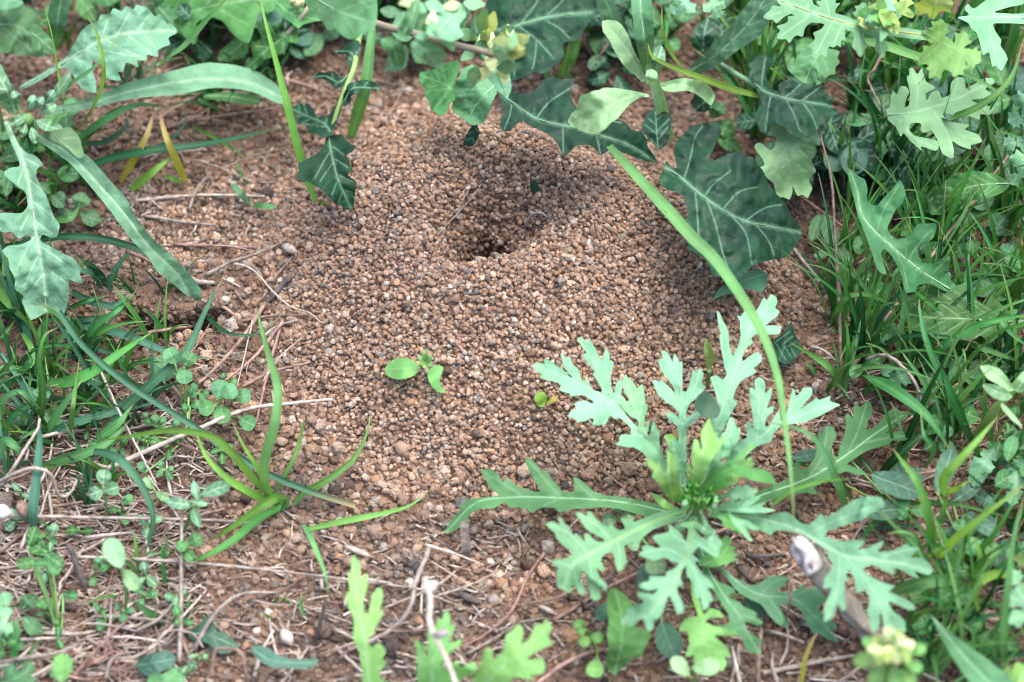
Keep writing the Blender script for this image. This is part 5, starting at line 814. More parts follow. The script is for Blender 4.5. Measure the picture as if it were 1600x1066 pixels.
leaf(p, [(834, 622), (840, 612), (850, 612), (856, 622), (850, 636), (840, 636)], [(850, 632), (845, 624), (838, 614)], [2, 4, 4], M['grass_lime'], nv=0, step=3, crinkle=.1, rib_r=0, name='seed_leaf')
leaf(p, [(854, 630), (862, 620), (874, 617), (870, 626), (860, 632)], [(855, 630), (864, 625), (873, 618)], [2, 4, 3], M['grass_dry'], nv=0, step=3, crinkle=.1, rib_r=0, name='seed_leaf')
p = plant('seedling', 'small two leaved sprout on soil beside the long yellow green blade', 'seedling', (392, 325), 0)
leaf(p, [(390, 322), (376, 310), (362, 292), (360, 285), (372, 290), (384, 304), (393, 318)], [(391, 321), (378, 304), (362, 287)], [1, 7, 9], M['daisy_low'], nv=0, step=3, rib_r=0)
leaf(p, [(392, 323), (404, 316), (422, 318), (436, 325), (420, 327), (404, 326)], [(393, 323), (412, 320), (434, 325)], [1, 6, 5], M['daisy_low'], nv=0, step=3, rib_r=0)

# ---- 11. clovers and small weeds
def round_leaf(pr, x, y, r, a, h, mat, name='leaflet', asp=1.0, notch=.1, tilt=0, teeth=0, rib_r=.7, fold=.3):
    c, s = math.cos(a), math.sin(a); ol = []
    for k in range(14):
        t = 2 * math.pi * k / 14; u, v = math.cos(t), math.sin(t)
        q = r * (1 - notch * max(0, 1 - abs((t + math.pi) % (2 * math.pi) - math.pi) / .5)); uu = u * q; vv = v * q * asp * (.72 + .28 * (u + 1) / 1.4 if u < .4 else 1)
        ol.append((x + c * uu - s * vv, y + s * uu + c * vv))
    return leaf(pr, ol, [(x - c * r * .95, y - s * r * .95), (x, y), (x + c * r * .8, y + s * r * .8)], [h, h + 2, h + 1], mat, nv=3 if r > 12 else 0, step=3.4, crinkle=.3, rib_r=rib_r, name=name, tilt=tilt, fold=fold, teeth=teeth, puff=.2)
def clover(label, base, leaves, cat='clover', mat='clover', group=None, name='clover', **kw):
    pr = plant(name, label, cat, base, 0, group)
    for (x, y, r, a, h) in leaves:
        cx, cy = x - math.cos(a) * r, y - math.sin(a) * r
        tube('leaf_stalk', path3([base, ((base[0] + cx) / 2 + 3, (base[1] + cy) / 2), (cx, cy)], [0, h * .6, h]), .00035, M['stem'], pr, 5)
        round_leaf(pr, x, y, r, a, h, M[mat], **kw)
    return pr
clover('three leaflet clover standing over a dry round leaf, left of the mound', (286, 655), [(268, 556, 14, -2.0, 20), (295, 561, 13, -1.0, 20), (288, 587, 14, 1.5, 18)], teeth=.8)
clover('clover with broad notched leaflets where pinkish stems cross, left of the mound', (338, 650), [(344, 608, 16, -1.3, 12), (358, 612, 14, -.4, 13), (323, 637, 14, 2.9, 10), (347, 648, 15, 1.4, 9), (380, 619, 13, -.1, 10), (387, 660, 14, .5, 8)], teeth=.7)
clover('low clover of small oval leaflets under the long rounded stem', (285, 690), [(298, 612, 9, -1.2, 12), (307, 632, 10, -.2, 9), (290, 637, 8, -2, 9), (227, 650, 7, -1.2, 8), (241, 655, 9, -1, 8), (253, 658, 9, -.8, 8), (274, 660, 9, -.6, 8), (240, 688, 9, 2.6, 5), (222, 730, 10, -2, 6)], asp=.75)
clover('hairy clover with small folded leaflets on the straw litter, lower left', (164, 820), [(150, 770, 13, 2.8, 14), (162, 745, 13, -1.5, 16), (175, 764, 12, -.3, 15)], mat='hairy', teeth=.9)
clover('pale weed with two oblong leaves between dry stalks, lower left', (250, 790), [(232, 755, 12, -2.3, 12), (254, 776, 12, .5, 11)], asp=.6, cat='weed', name='small_weed', mat='pale')
clover('clover with three round leaflets on the vertical dry stalk, lower left', (283, 890), [(284, 853, 10, 2.6, 15), (305, 844, 13, -.5, 16), (295, 868, 10, .8, 14)], teeth=.5)
clover('pale leaved weed with pointed leaves topping the vertical dry stalk', (284, 835), [(281, 787, 20, 3.3, 22), (336, 765, 24, -.35, 20), (305, 806, 17, 1.2, 20), (306, 768, 15, -1.8, 22), (311, 786, 12, .2, 24)], asp=.5, notch=-.25, cat='weed', name='small_weed', mat='hairy')
clover('soft pale weed with one big egg shaped leaf over a round one, lower left', (196, 960), [(179, 864, 25, -2.0, 30), (204, 906, 18, 1.0, 24)], asp=.72, notch=0, cat='weed', name='small_weed', mat='pale')
clover('bright green oval leaf at the bottom edge, lower left', (100, 1085), [(97, 1044, 23, -1.5, 26)], asp=.75, notch=0, cat='weed', name='small_weed', mat='daisy_young')
clover('weed with opposite rounded leaves on an upright stem at lower left edge', (92, 1000), [(69, 942, 13, 2.8, 12), (60, 855, 20, -2.6, 18), (84, 875, 18, .6, 20), (50, 838, 16, -1.2, 20), (40, 880, 15, 2.9, 22), (82, 888, 13, .7, 22), (62, 880, 12, .0, 24), (110, 930, 12, .1, 6)], cat='weed', name='small_weed', mat='mid', asp=.7, notch=-.05)
clover('round dull leaved weed behind the three leaflet clover', (262, 610), [(257, 575, 22, -1.5, 6)], cat='weed', name='small_weed', mat='under', notch=0)
clover('clover patch of round shiny leaflets in the lower right, left of the long pale blade', (1490, 960), [(1496, 892, 19, -.9, 12), (1474, 934, 20, 2.6, 12), (1504, 930, 17, .2, 11), (1443, 972, 21, 2.8, 9), (1437, 928, 20, -2.6, 9), (1436, 1010, 17, 1.8, 8), (1480, 1010, 15, .8, 7)], mat='mid')
clover('clover with two round leaflets by the right edge, amid grass', (1560, 800), [(1570, 749, 17, -.6, 16), (1520, 853, 16, 2.6, 14), (1550, 860, 14, .6, 12), (1500, 830, 14, 3.0, 10)], mat='mid')
clover('weed with upright oblong leaf at the right edge beside the clover', (1590, 740), [(1579, 700, 20, -1.3, 18), (1598, 725, 15, .4, 18), (1606, 742, 14, .5, 20)], asp=.6, notch=0, cat='weed', name='small_weed', mat='clover')
clover('small leafy weed with round leaflets in the dark gap at the right edge', (1540, 420), [(1500, 390, 14, 2.6, 8), (1520, 386, 13, -1.6, 9), (1548, 366, 15, -.8, 9), (1490, 370, 11, -2.5, 8), (1556, 348, 12, -1.3, 9), (1512, 352, 12, -2, 8), (1590, 408, 20, .2, 14), (1545, 420, 10, 1.0, 6)], mat='mid')
clover('two paired leaf weed with a pointed left leaf, under the flat pale daisy leaf', (1372, 235), [(1345, 187, 25, 3.1, 18), (1362, 236, 22, 2.3, 14), (1405, 230, 28, .7, 14), (1330, 250, 26, 2.2, 12), (1375, 265, 30, 1.3, 8)], asp=.45, notch=-.2, cat='weed', name='small_weed', mat='clover')
clover('dull oval leaved weed beside the thin upright brown twig', (1300, 400), [(1275, 356, 22, -1.2, 8), (1296, 360, 26, 1.2, 9), (1283, 398, 12, 3, 6), (1312, 420, 24, 1.2, 8), (1320, 400, 18, .8, 8)], asp=.55, notch=0, cat='weed', name='small_weed', mat='under')
clover('grey green weed with long oval leaves right of the daisy rosette', (1400, 800), [(1401, 757, 42, .35, 14), (1382, 798, 34, -.1, 10), (1330, 692, 22, -1.2, 14), (1260, 712, 22, -.2, 10)], asp=.5, notch=-.1, cat='weed', name='small_weed', mat='bluish')
clover('grey green oval leaves beside the long sloping blade, lower right', (1500, 860), [(1477, 735, 38, -1.25, 22), (1535, 820, 30, .55, 14), (1510, 770, 26, -.6, 12)], asp=.45, notch=-.1, cat='weed', name='small_weed', mat='bluish')
clover('grey green leaf pair under the lower daisy leaves, bottom edge', (1030, 960), [(1044, 1000, 30, 1.2, 8), (1012, 905, 26, -1.2, 6), (1180, 945, 24, .9, 6), (945, 955, 18, 2.4, 5)], asp=.75, notch=0, cat='weed', name='small_weed', mat='bluish')
clover('yellow green weed with two oval leaves at the bottom edge below the rosette', (1085, 1078), [(1063, 1041, 19, -2.3, 22), (1104, 1042, 22, -.1, 20)], asp=.7, notch=0, cat='weed', name='small_weed', mat='pale')
clover('small clover of round leaflets left of the lower rosette leaves', (925, 1000), [(905, 976, 9, -2, 14), (914, 1002, 10, 2.6, 12), (933, 996, 10, .1, 13), (930, 1045, 15, 1.8, 10), (908, 985, 8, 3, 13)], mat='daisy_young')
clover('pale clover leaflets under the left daisy leaf of the rosette', (975, 815), [(968, 788, 12, -.8, 10), (952, 812, 12, 3, 7), (982, 806, 11, -.2, 10), (1024, 882, 18, 1.4, 12), (990, 852, 10, .2, 8)], mat='pale')
p = plant('spurge', 'pale yellow green spurge head out of focus at the bottom edge, lower right', 'spurge', (1390, 1085), 0)
tube('stem', path3([(1392, 1090), (1392, 1060), (1392, 1025)], [0, 30, 58]), .0012, M['stem'], p)
for (x, y, r, a, h) in [(1352, 1031, 19, 3.0, 52), (1428, 1040, 15, .6, 50), (1434, 1015, 14, -.3, 52), (1372, 1056, 20, 2.2, 50), (1400, 1060, 20, 1.3, 52), (1420, 1060, 16, 1.0, 50), (1360, 1005, 14, -2.6, 52)]:
    round_leaf(p, x, y, r, a, h, M['daisy_young'], 'leaf', .75, 0)
for i in range(18):
    a = i * 2.4; rr = 7 * math.sqrt(i); round_leaf(p, 1394 + rr * math.cos(a), 1012 + rr * math.sin(a) * .8, 10 + R.uniform(-2, 3), a, 62 + R.uniform(-4, 3), M['petal' if i % 2 else 'lime'], 'bract', .8, 0, rib_r=0)
p = plant('arrow_leaf_weed', 'dark grey green arrow shaped leaf on stony soil, bottom left', 'weed', (330, 1010), 0)
leaf(p, [(320, 961), (330, 964), (339, 988), (350, 986), (362, 997), (377, 1010), (360, 1020), (343, 1022), (334, 1014), (326, 1006), (312, 1002), (297, 1000), (291, 986), (304, 980), (314, 974)], [(300, 990), (325, 992), (370, 1010)], [3, 6, 3], M['bluish'], nv=3, crinkle=.5, rib_r=1)
p = plant('arrow_leaf_weed', 'blue green lobed leaf beside the foot of the vertical dry stalk, bottom left', 'weed', (244, 1050), 0)
leaf(p, [(210, 1040), (222, 1026), (240, 1020), (262, 1016), (276, 1026), (270, 1044), (254, 1048), (240, 1060), (226, 1056)], [(214, 1040), (240, 1036), (270, 1030)], [4, 7, 5], M['bluish'], nv=3, crinkle=.6, rib_r=1)
leaf(p, [(226, 1075), (236, 1052), (256, 1054), (272, 1042), (290, 1052), (286, 1075)], [(240, 1076), (258, 1064), (278, 1050)], [8, 10, 8], M['daisy_low'], nv=2, crinkle=.6, rib_r=1, teeth=1.2)
p = plant('arrow_leaf_weed', 'smooth blue green leaf trailing right along the bottom edge', 'weed', (400, 1030), 0)
leaf(p, [(392, 1012), (402, 1008), (418, 1012), (432, 1022), (452, 1030), (476, 1030), (500, 1030), (492, 1042), (470, 1046), (448, 1044), (428, 1044), (410, 1036), (398, 1026)], [(396, 1016), (430, 1034), (494, 1036)], [10, 12, 8], M['bluish'], nv=0, crinkle=.4, rib_r=.8)
p = plant('lobed_weed', 'curved bright lobed leaf below the rosette, near the bottom edge', 'plant', (965, 1045), 0)
leaf(p, [(950, 925), (958, 918), (972, 926), (986, 940), (992, 952), (984, 962), (980, 974), (996, 980), (1018, 990), (1012, 1002), (1006, 1016), (1000, 1030), (990, 1024), (984, 1036), (968, 1048), (960, 1056), (950, 1046), (946, 1030), (952, 1012), (948, 990), (952, 972), (948, 950)], [(960, 1050), (970, 1010), (972, 970), (962, 926)], [10, 22, 24, 16], M['daisy_young'], nv=4, crinkle=1, teeth=1, rib_r=1.4, fold=-.3)
p = plant('crown_daisy', 'cut green leaves entering at the bottom left corner', 'plant', (-10, 1060), 0)
daisy(p, [(-20, 1010), (0, 985), (12, 955), (4, 925)], [20, 28, 28, 22], 10, [(.4, (20, 985), 8, 1), (.6, (-14, 945), 8, 1)], D, 9)
daisy(p, [(-20, 1075), (15, 1064), (40, 1050), (50, 1035)], [16, 24, 26, 22], 10, [(.4, (20, 1036), 9, 1), (.55, (56, 1064), 9, 1)], DL, 9)
p = plant('crown_daisy', 'pale feathery daisy leaf at the lower right edge, above a dark gap', 'plant', (1600, 960), 0)
daisy(p, [(1640, 980), (1612, 950), (1590, 920), (1582, 890)], [30, 36, 36, 30], 12, [(.3, (1572, 972), 10, 1), (.45, (1570, 930), 10, 1), (.5, (1618, 900), 9, 1)], D, 10)
daisy(p, [(1620, 1080), (1596, 1062), (1566, 1050)], [26, 30, 24], 12, [(.4, (1588, 1034), 10, 1)], M['daisy_young'], 10)

# ---- 12. grass
def tuft(label, base, blades, group=None, name='grass_tuft'):
    p = plant(name, label, 'grass', base, 0, group)
    for b in blades: blade(p, *b)
    return p
G, GD, GB, GP, GL, GY = (M[k] for k in ('grass', 'grass_deep', 'grass_blue', 'grass_pale', 'grass_lime', 'grass_dry'))
tuft('long yellow green blade rising at the left edge of the mound to the top edge', (492, 318), [([(496, 320), (484, 290), (468, 240), (448, 160), (430, 90), (414, 30), (404, -20)], [0, 8, 22, 40, 52, 60, 64], 15, GL, .1), ([(500, 318), (512, 316)], [0, 5], 8, GL)])
tuft('wide pale grass blade leaning back from the mound behind the dark lobed leaf', (547, 218), [([(547, 219), (560, 175), (570, 140), (578, 80), (584, 20), (588, -25)], [0, 14, 24, 36, 44, 48], 26, GP, .15)])
tuft('long pale arching blade crossing the big round leaf down to the wood piece', (955, 240), [([(952, 228), (985, 265), (1040, 325), (1080, 370), (1120, 410), (1180, 500), (1212, 580), (1227, 670), (1238, 770), (1241, 845)], [26, 36, 52, 56, 60, 62, 60, 56, 50, 40], 21, GP, .1, .3), ([(1036, 322), (1046, 330), (1052, 344)], [50, 53, 53], 16, GL)])
tuft('yellow green curved blades rising among the hairy leaves, upper left', (122, 205), [([(122, 204), (146, 168), (162, 120), (154, 62), (137, 24)], [6, 34, 56, 64, 60], 15, GL), ([(98, 165), (108, 135), (148, 104), (194, 48)], [14, 40, 52, 56], 12, GP), ([(100, 165), (92, 120), (82, 60), (70, 10)], [14, 40, 56, 62], 5, GL)])
tuft('broad blurred green blade crossing the top edge left of the yellow green blade', (238, 112), [([(232, 120), (262, 92), (292, 68), (330, 24), (372, -20)], [10, 40, 60, 78, 90], 30, GP)])
tuft('dark blue green blade lying across bare soil at left, below the strap leaf', (150, 258), [([(110, 275), (160, 252), (230, 236), (300, 228), (370, 216), (452, 196)], [4, 12, 18, 16, 10, 4], 18, GD), ([(125, 215), (160, 190), (210, 165), (262, 166)], [12, 24, 28, 22], 15, GP), ([(120, 230), (150, 200), (186, 172), (240, 160)], [4, 16, 20, 14], 16, G), ([(130, 225), (165, 222), (195, 200), (200, 175)], [4, 8, 10, 8], 12, GB)])
tuft('grass tuft with yellowing blades and dry brown tips on soil at left', (230, 290), [([(188, 285), (208, 252), (228, 215), (240, 180), (252, 168)], [1, 12, 22, 26, 25], 15, GY), ([(204, 297), (240, 268), (276, 238)], [1, 12, 14], 17, M['grass_lime']), ([(290, 284), (278, 256), (262, 220), (252, 185), (253, 160)], [1, 12, 22, 26, 26], 15, GY), ([(282, 286), (268, 278), (252, 274)], [1, 5, 4], 9, M['grass_lime']), ([(384, 286), (376, 268), (368, 252)], [1, 6, 8], 6, GP)])
tuft('thin grass blades lying low below the strap leaves, upper left', (260, 230), [([(180, 240), (240, 232), (282, 204), (294, 168)], [4, 8, 10, 8], 8, GB), ([(300, 198), (330, 212), (370, 236), (390, 250)], [6, 8, 6, 2], 7, G), ([(310, 155), (330, 165), (348, 177)], [10, 12, 8], 10, GP)])
tuft('dark arching blade passing under the long strap leaf, left side', (60, 388), [([(-10, 388), (60, 376), (100, 370), (160, 374), (230, 396), (280, 438), (320, 490), (355, 520), (400, 522), (432, 500), (450, 474)], [10, 16, 18, 16, 12, 10, 9, 10, 9, 6, 4], 14, GD, .1, .2), ([(80, 345), (110, 340), (124, 322), (122, 328)], [20, 22, 20, 18], 14, GP)])
tuft('blue green blade crossing diagonally below the small burrow', (150, 690), [([(150, 692), (200, 632), (250, 588), (292, 548), (320, 488), (348, 434)], [4, 10, 16, 18, 14, 6], 16, GB), ([(100, 505), (150, 512), (200, 525), (270, 552), (346, 562)], [4, 7, 8, 6, 2], 18, GB), ([(70, 678), (120, 660), (170, 646), (258, 626)], [5, 10, 10, 4], 16, GB), ([(136, 540), (170, 552), (236, 586)], [3, 5, 2], 10, GB), ([(142, 640), (190, 630), (235, 612), (258, 602)], [6, 10, 8, 4], 9, GB)])
tuft('long straight rounded blue green stem running to the foot of the mound', (100, 492), [([(92, 486), (130, 540), (200, 600), (300, 664), (400, 730), (480, 766), (556, 790)], [26, 26, 24, 20, 15, 9, 3], 10, GB, 0, 0, 'grass_blade', .6, True)])
tuft('bright broad blades sweeping right across the litter, left side', (60, 610), [([(76, 598), (110, 596), (150, 578), (190, 550), (238, 519)], [10, 20, 24, 22, 14], 19, G, .1), ([(70, 680), (95, 640), (118, 608), (130, 592)], [4, 16, 22, 22], 15, GP), ([(153, 684), (185, 662), (208, 632)], [8, 16, 16], 17, GP), ([(66, 730), (100, 718), (133, 708), (170, 690), (205, 655)], [6, 14, 18, 18, 12], 18, GP)])
tuft('curled blue green blades below the bitten terminal leaf, left edge', (80, 510), [([(112, 455), (140, 470), (176, 478), (198, 462), (200, 440)], [10, 12, 12, 10, 8], 14, GB), ([(107, 482), (138, 470), (168, 462)], [8, 14, 10], 10, G), ([(133, 540), (152, 508), (185, 484), (205, 465), (219, 438)], [4, 14, 18, 16, 10], 9, G), ([(72, 548), (104, 520), (108, 495), (103, 482)], [4, 12, 14, 14], 10, GP), ([(64, 560), (62, 520), (78, 500), (120, 498)], [4, 10, 12, 10], 10, G), ([(110, 500), (140, 498), (180, 492)], [5, 8, 4], 12, GB)])
tuft('upright blue green blades standing at the left edge', (60, 690), [([(62, 668), (67, 610), (62, 562), (70, 525), (90, 512)], [4, 24, 34, 38, 36], 16, G, .2), ([(0, 665), (6, 625), (34, 613), (64, 640)], [8, 20, 24, 16], 13, GP), ([(-6, 720), (8, 690), (26, 700), (30, 718)], [10, 18, 18, 14], 20, GP), ([(-10, 610), (10, 575), (22, 560), (16, 540)], [10, 20, 24, 24], 12, G), ([(2, 612), (24, 590), (48, 566), (40, 548)], [4, 10, 16, 12], 14, GD), ([(18, 470), (40, 510), (56, 560), (60, 590)], [4, 6, 6, 4], 16, GB), ([(50, 700), (46, 660), (70, 610), (92, 600)], [2, 12, 18, 18], 9, GD), ([(-8, 430), (10, 470), (40, 500), (50, 520)], [12, 14, 10, 6], 18, G), ([(0, 700), (20, 650), (60, 630), (90, 636)], [2, 12, 14, 10], 12, GD), ([(34, 520), (50, 550), (46, 600), (38, 640)], [6, 10, 8, 4], 10, G), ([(24, 500), (10, 520), (-10, 536)], [8, 10, 8], 9, G), ([(-10, 470), (6, 440), (8, 410), (4, 380)], [4, 12, 14, 10], 14, G), ([(110, 690), (112, 650), (116, 620), (124, 560)], [4, 20, 24, 20], 9, G)])
tuft('dark vertical blade with folded foot over dry straw, lower left', (58, 840), [([(54, 842), (52, 800), (58, 740), (62, 690), (60, 640)], [3, 14, 18, 18, 12], 17, GB, .1)])
tuft('blue green blade curving down over the horizontal dry stalk, lower left', (140, 708), [([(136, 705), (165, 708), (192, 722), (222, 760), (238, 800), (236, 835), (217, 886)], [16, 22, 24, 22, 18, 12, 2], 14, GB, .1), ([(120, 720), (128, 716), (140, 708)], [10, 14, 16], 12, G)])
tuft('grass tuft at the lower left foot of the mound with arching pale blades', (434, 792), [
    ([(434, 790), (416, 766), (414, 720), (430, 660), (434, 606), (420, 555), (403, 490), (401, 478)], [1, 14, 30, 42, 46, 42, 32, 26], 17, GP, .1, .3), ([(436, 788), (400, 752), (366, 712), (330, 682), (268, 673), (200, 682), (150, 690)], [2, 18, 30, 34, 32, 26, 16], 13, GL), ([(432, 790), (400, 774), (356, 748), (322, 712), (302, 664)], [2, 16, 26, 30, 26], 13, GL),
    ([(430, 784), (405, 735), (380, 695), (362, 658)], [2, 20, 28, 30], 9, GL), ([(448, 790), (436, 778), (410, 790), (362, 824), (322, 848)], [2, 12, 14, 10, 3], 15, GL), ([(440, 792), (402, 812), (362, 846), (310, 874), (280, 880)], [2, 6, 8, 6, 2], 16, G), ([(440, 798), (448, 782), (430, 774), (412, 776)], [2, 8, 10, 8], 10, GP)])
tuft('thin green blade curving up from soil right of the arching tuft', (456, 790), [([(455, 792), (476, 770), (512, 750), (552, 718), (572, 680), (580, 646)], [1, 5, 8, 9, 8, 4], 12, G), ([(428, 774), (446, 740), (462, 710), (470, 680), (477, 648)], [2, 8, 10, 8, 3], 8, G)])
tuft('forked blade lying on soil with one arm bent towards the bottom', (474, 826), [([(478, 828), (540, 814), (600, 802), (640, 790), (670, 768)], [2, 4, 5, 6, 4], 11, G), ([(474, 820), (486, 842), (502, 880), (510, 905), (512, 934)], [3, 10, 12, 10, 4], 9, GP)])
tuft('green blade arching over dry twigs beside the pale lobed leaf, right', (1310, 512), [([(1310, 512), (1308, 488), (1322, 466), (1350, 460), (1385, 474), (1409, 508)], [8, 20, 28, 30, 26, 16], 11, G), ([(1361, 515), (1362, 490), (1357, 440)], [2, 14, 26], 10, G), ([(1304, 520), (1330, 512), (1370, 520), (1418, 542)], [6, 12, 12, 6], 8, GP)])
tuft('curved bright blade on soil below the thin upright twig', (1318, 612), [([(1318, 612), (1306, 585), (1280, 562), (1234, 535)], [2, 12, 15, 9], 13, G), ([(1275, 585), (1268, 575), (1262, 564)], [1, 3, 3], 8, G)])
tuft('tall green blades crossing below the toothed leaf, right side', (1450, 580), [([(1518, 690), (1490, 625), (1452, 545), (1438, 490), (1436, 468)], [4, 26, 40, 42, 38], 16, G), ([(1446, 582), (1470, 545), (1520, 512), (1560, 500), (1620, 490)], [10, 26, 32, 34, 34], 15, G), ([(1343, 616), (1400, 584), (1466, 560), (1550, 550)], [3, 12, 14, 6], 13, GD), ([(1489, 526), (1545, 548), (1610, 570)], [14, 18, 14], 11, GP), ([(1485, 668), (1445, 600), (1420, 565), (1405, 545)], [2, 16, 22, 22], 10, GP), ([(1562, 496), (1580, 520), (1610, 545)], [26, 30, 30], 10, GP)])
tuft('broad long blade sweeping down right from the brown arching stem', (1353, 590), [([(1350, 586), (1372, 596), (1400, 612), (1442, 644), (1470, 680), (1486, 710)], [16, 24, 28, 28, 24, 18], 25, G, .2), ([(1343, 590), (1352, 575), (1364, 560), (1360, 540)], [4, 14, 16, 14], 16, G)])
tuft('upright blade with pale tip beside the grey oval leaves, lower right', (1455, 876), [([(1456, 874), (1452, 810), (1434, 755), (1412, 724), (1394, 700)], [4, 30, 42, 42, 36], 17, G, .15), ([(1446, 730), (1460, 700), (1444, 680), (1438, 640)], [8, 24, 30, 30], 9, G)])
tuft('yellow green blade folded over a dark gap, lower right', (1480, 800), [([(1478, 775), (1474, 748), (1500, 718), (1530, 685), (1560, 650)], [20, 38, 46, 50, 50], 18, GL), ([(1482, 770), (1500, 760), (1512, 752)], [30, 38, 38], 12, GL), ([(1470, 820), (1474, 795), (1482, 772)], [10, 20, 30], 12, GP)])
tuft('long blades fanning to the right edge in the lower right', (1456, 884), [([(1458, 884), (1486, 848), (1542, 802), (1610, 750)], [8, 30, 44, 50], 15, GL), ([(1409, 787), (1480, 786), (1530, 796), (1584, 810)], [8, 18, 20, 16], 8, GP), ([(1510, 876), (1550, 838), (1580, 790), (1596, 756)], [6, 24, 34, 36], 10, G), ([(1500, 905), (1530, 880), (1526, 850), (1518, 838)], [5, 16, 20, 20], 16, GL), ([(1569, 1045), (1568, 990), (1574, 920), (1584, 840), (1602, 770)], [10, 36, 50, 56, 58], 15, GP)])
tuft('broad pale blade lying over the clover patch, lower right', (1400, 925), [([(1396, 926), (1424, 915), (1452, 908), (1490, 908), (1512, 914)], [16, 22, 24, 22, 14], 22, GP), ([(1576, 898), (1552, 898), (1532, 910), (1524, 934), (1536, 968)], [22, 28, 28, 22, 10], 14, GL), ([(1530, 1000), (1534, 975), (1540, 950)], [4, 12, 14], 16, G)])
p = plant('grass_tuft', 'wide finely toothed pale leaf blade slanting to the bottom right corner', 'grass', (1455, 960), 0)
leaf(p, [(1452, 958), (1466, 972), (1490, 992), (1520, 1014), (1556, 1040), (1600, 1080), (1540, 1090), (1510, 1060), (1486, 1024), (1468, 992)], [(1454, 960), (1500, 1018), (1560, 1082)], [24, 34, 34], M['daisy_low'], nv=0, crinkle=.4, rib_r=1.8, fold=.3, teeth=.4)
tuft('bending blade and thin yellow stem across the right daisy leaves', (1318, 795), [([(1322, 795), (1305, 745), (1280, 695), (1252, 672), (1200, 660)], [4, 26, 38, 42, 40], 14, GP), ([(1206, 790), (1240, 766), (1285, 752), (1332, 748)], [36, 42, 44, 42], 6, GL), ([(1330, 780), (1310, 745), (1300, 700)], [4, 16, 20], 10, G)])
tuft('dark green blades under the grey oval leaves, lower right', (1390, 730), [([(1374, 742), (1400, 715), (1440, 680), (1470, 660)], [3, 14, 18, 14], 15, GD), ([(1348, 840), (1370, 815), (1420, 812)], [2, 8, 6], 9, G), ([(1365, 826), (1400, 822), (1436, 822)], [2, 5, 3], 9, GB), ([(1330, 700), (1348, 720), (1380, 760)], [2, 8, 4], 8, G)])
tuft('pale wide blade crossing below the feathery daisy, upper right', (1335, 62), [([(1320, 62), (1370, 68), (1420, 84), (1480, 104), (1530, 126), (1580, 156)], [50, 58, 60, 58, 54, 46], 17, GP), ([(1440, 190), (1492, 182), (1540, 160), (1580, 120), (1600, 60)], [30, 50, 56, 58, 56], 14, G), ([(1466, 295), (1446, 270), (1440, 240), (1444, 205)], [6, 22, 30, 32], 9, GP)])
tuft('yellow green blade crossing the soft pale weed, right of top centre', (1182, 150), [([(1184, 150), (1140, 138), (1090, 120), (1048, 104), (1020, 88), (1012, 68)], [34, 46, 54, 58, 60, 58], 15, GL), ([(1066, 106), (1050, 84), (1036, 50), (1034, 8)], [20, 36, 48, 54], 13, GL), ([(874, 122), (884, 94), (892, 60)], [6, 18, 24], 13, G), ([(858, 130), (854, 112), (850, 98)], [14, 20, 22], 14, GP)])
tuft('thin curved green tendril beside the upright brown twig', (1276, 455), [([(1276, 458), (1290, 420), (1306, 386), (1340, 358)], [6, 20, 26, 26], 5, G)])
p = plant('grass_tuft', 'thin pale green stem leaning at the bottom edge on soil below the rosette', 'grass', (1252, 1066), 0); blade(p, [(1252, 1070), (1258, 1030), (1272, 996), (1280, 988)], [2, 12, 16, 14], 8, GY)
p = plant('grass_tuft', 'upright tan blade stub standing in the hollow in front of the mound', 'grass', (728, 872), 0); ribbon('grass_blade', path3([(729, 874), (727, 850), (726, 814)], [0, 8, 16]), .0024, M['straw'], p, 0, .3, 0, True)

# background fill tufts: individual tufts, each with its own blades
def fill(n, box, label, group, mats, Lr, nb=(4, 7), wr=(6, 12), lean=.7, dirs=None, avoid=None):
    for i in range(n):
        for _ in range(30):
            x, y = R.uniform(box[0], box[2]), R.uniform(box[1], box[3])
            if avoid is None or not avoid(x, y): break
        else: continue
        b = P([x], [y], [0])[0]; mm_ = R.choice(mats); nm_ = {GD.name: 'deep green', G.name: 'green', GP.name: 'pale green', GB.name: 'bluish green'}.get(mm_.name, 'green')
        p = thing('grass_tuft', where(x, y, nm_ + ' grass tuft'), 'grass', b, group)
        for k in range(R.randint(*nb)):
            a = R.uniform(0, 6.28) if dirs is None else R.gauss(dirs, .6); Ln = R.uniform(*Lr) / 1000; le = R.uniform(.25, 1) * lean; d = np.array([math.cos(a), math.sin(a), 0])
            t = np.linspace(0, 1, max(6, int(Ln / .003)))[:, None]; b0 = b + np.array([R.uniform(-.003, .003), R.uniform(-.003, .003), -.0005])
            pth = b0 + d * Ln * (le * (.35 * t + .65 * t ** 2)) + np.array([0, 0, 1.]) * Ln * (t * (1 - .2 * le) - t ** 2 * .55 * le)
            pth[:, 2] = np.maximum(pth[:, 2], H(pth[:, 0], pth[:, 1]) + .0008 * (t[:, 0] > .1))
            ribbon('grass_blade', pth, R.uniform(*wr) * PXM, mm_ if R.random() < .8 else R.choice(mats), p, R.uniform(-.8, .8), .25, R.uniform(-.6, .6))
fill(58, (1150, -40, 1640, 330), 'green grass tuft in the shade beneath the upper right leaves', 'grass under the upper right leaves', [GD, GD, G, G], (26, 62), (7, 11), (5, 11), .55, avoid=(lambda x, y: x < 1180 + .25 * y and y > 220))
fill(16, (880, -60, 1180, 120), 'green grass tuft behind the mound at the top edge', 'grass behind the mound', [GD, G], (20, 45), avoid=lambda x, y: y > 70 and x < 980)
fill(40, (1300, 300, 1640, 620), 'green grass tuft among leaves and twigs at the right edge', 'grass along the right edge', [GD, G, G, GP, GP], (26, 66), (6, 9), (4, 9), .55)
fill(28, (1400, 620, 1650, 1090), 'green grass tuft in the lower right undergrowth', 'grass in the lower right undergrowth', [GD, G, G, GP, GP], (24, 62), (4, 7), (4, 9), .55)
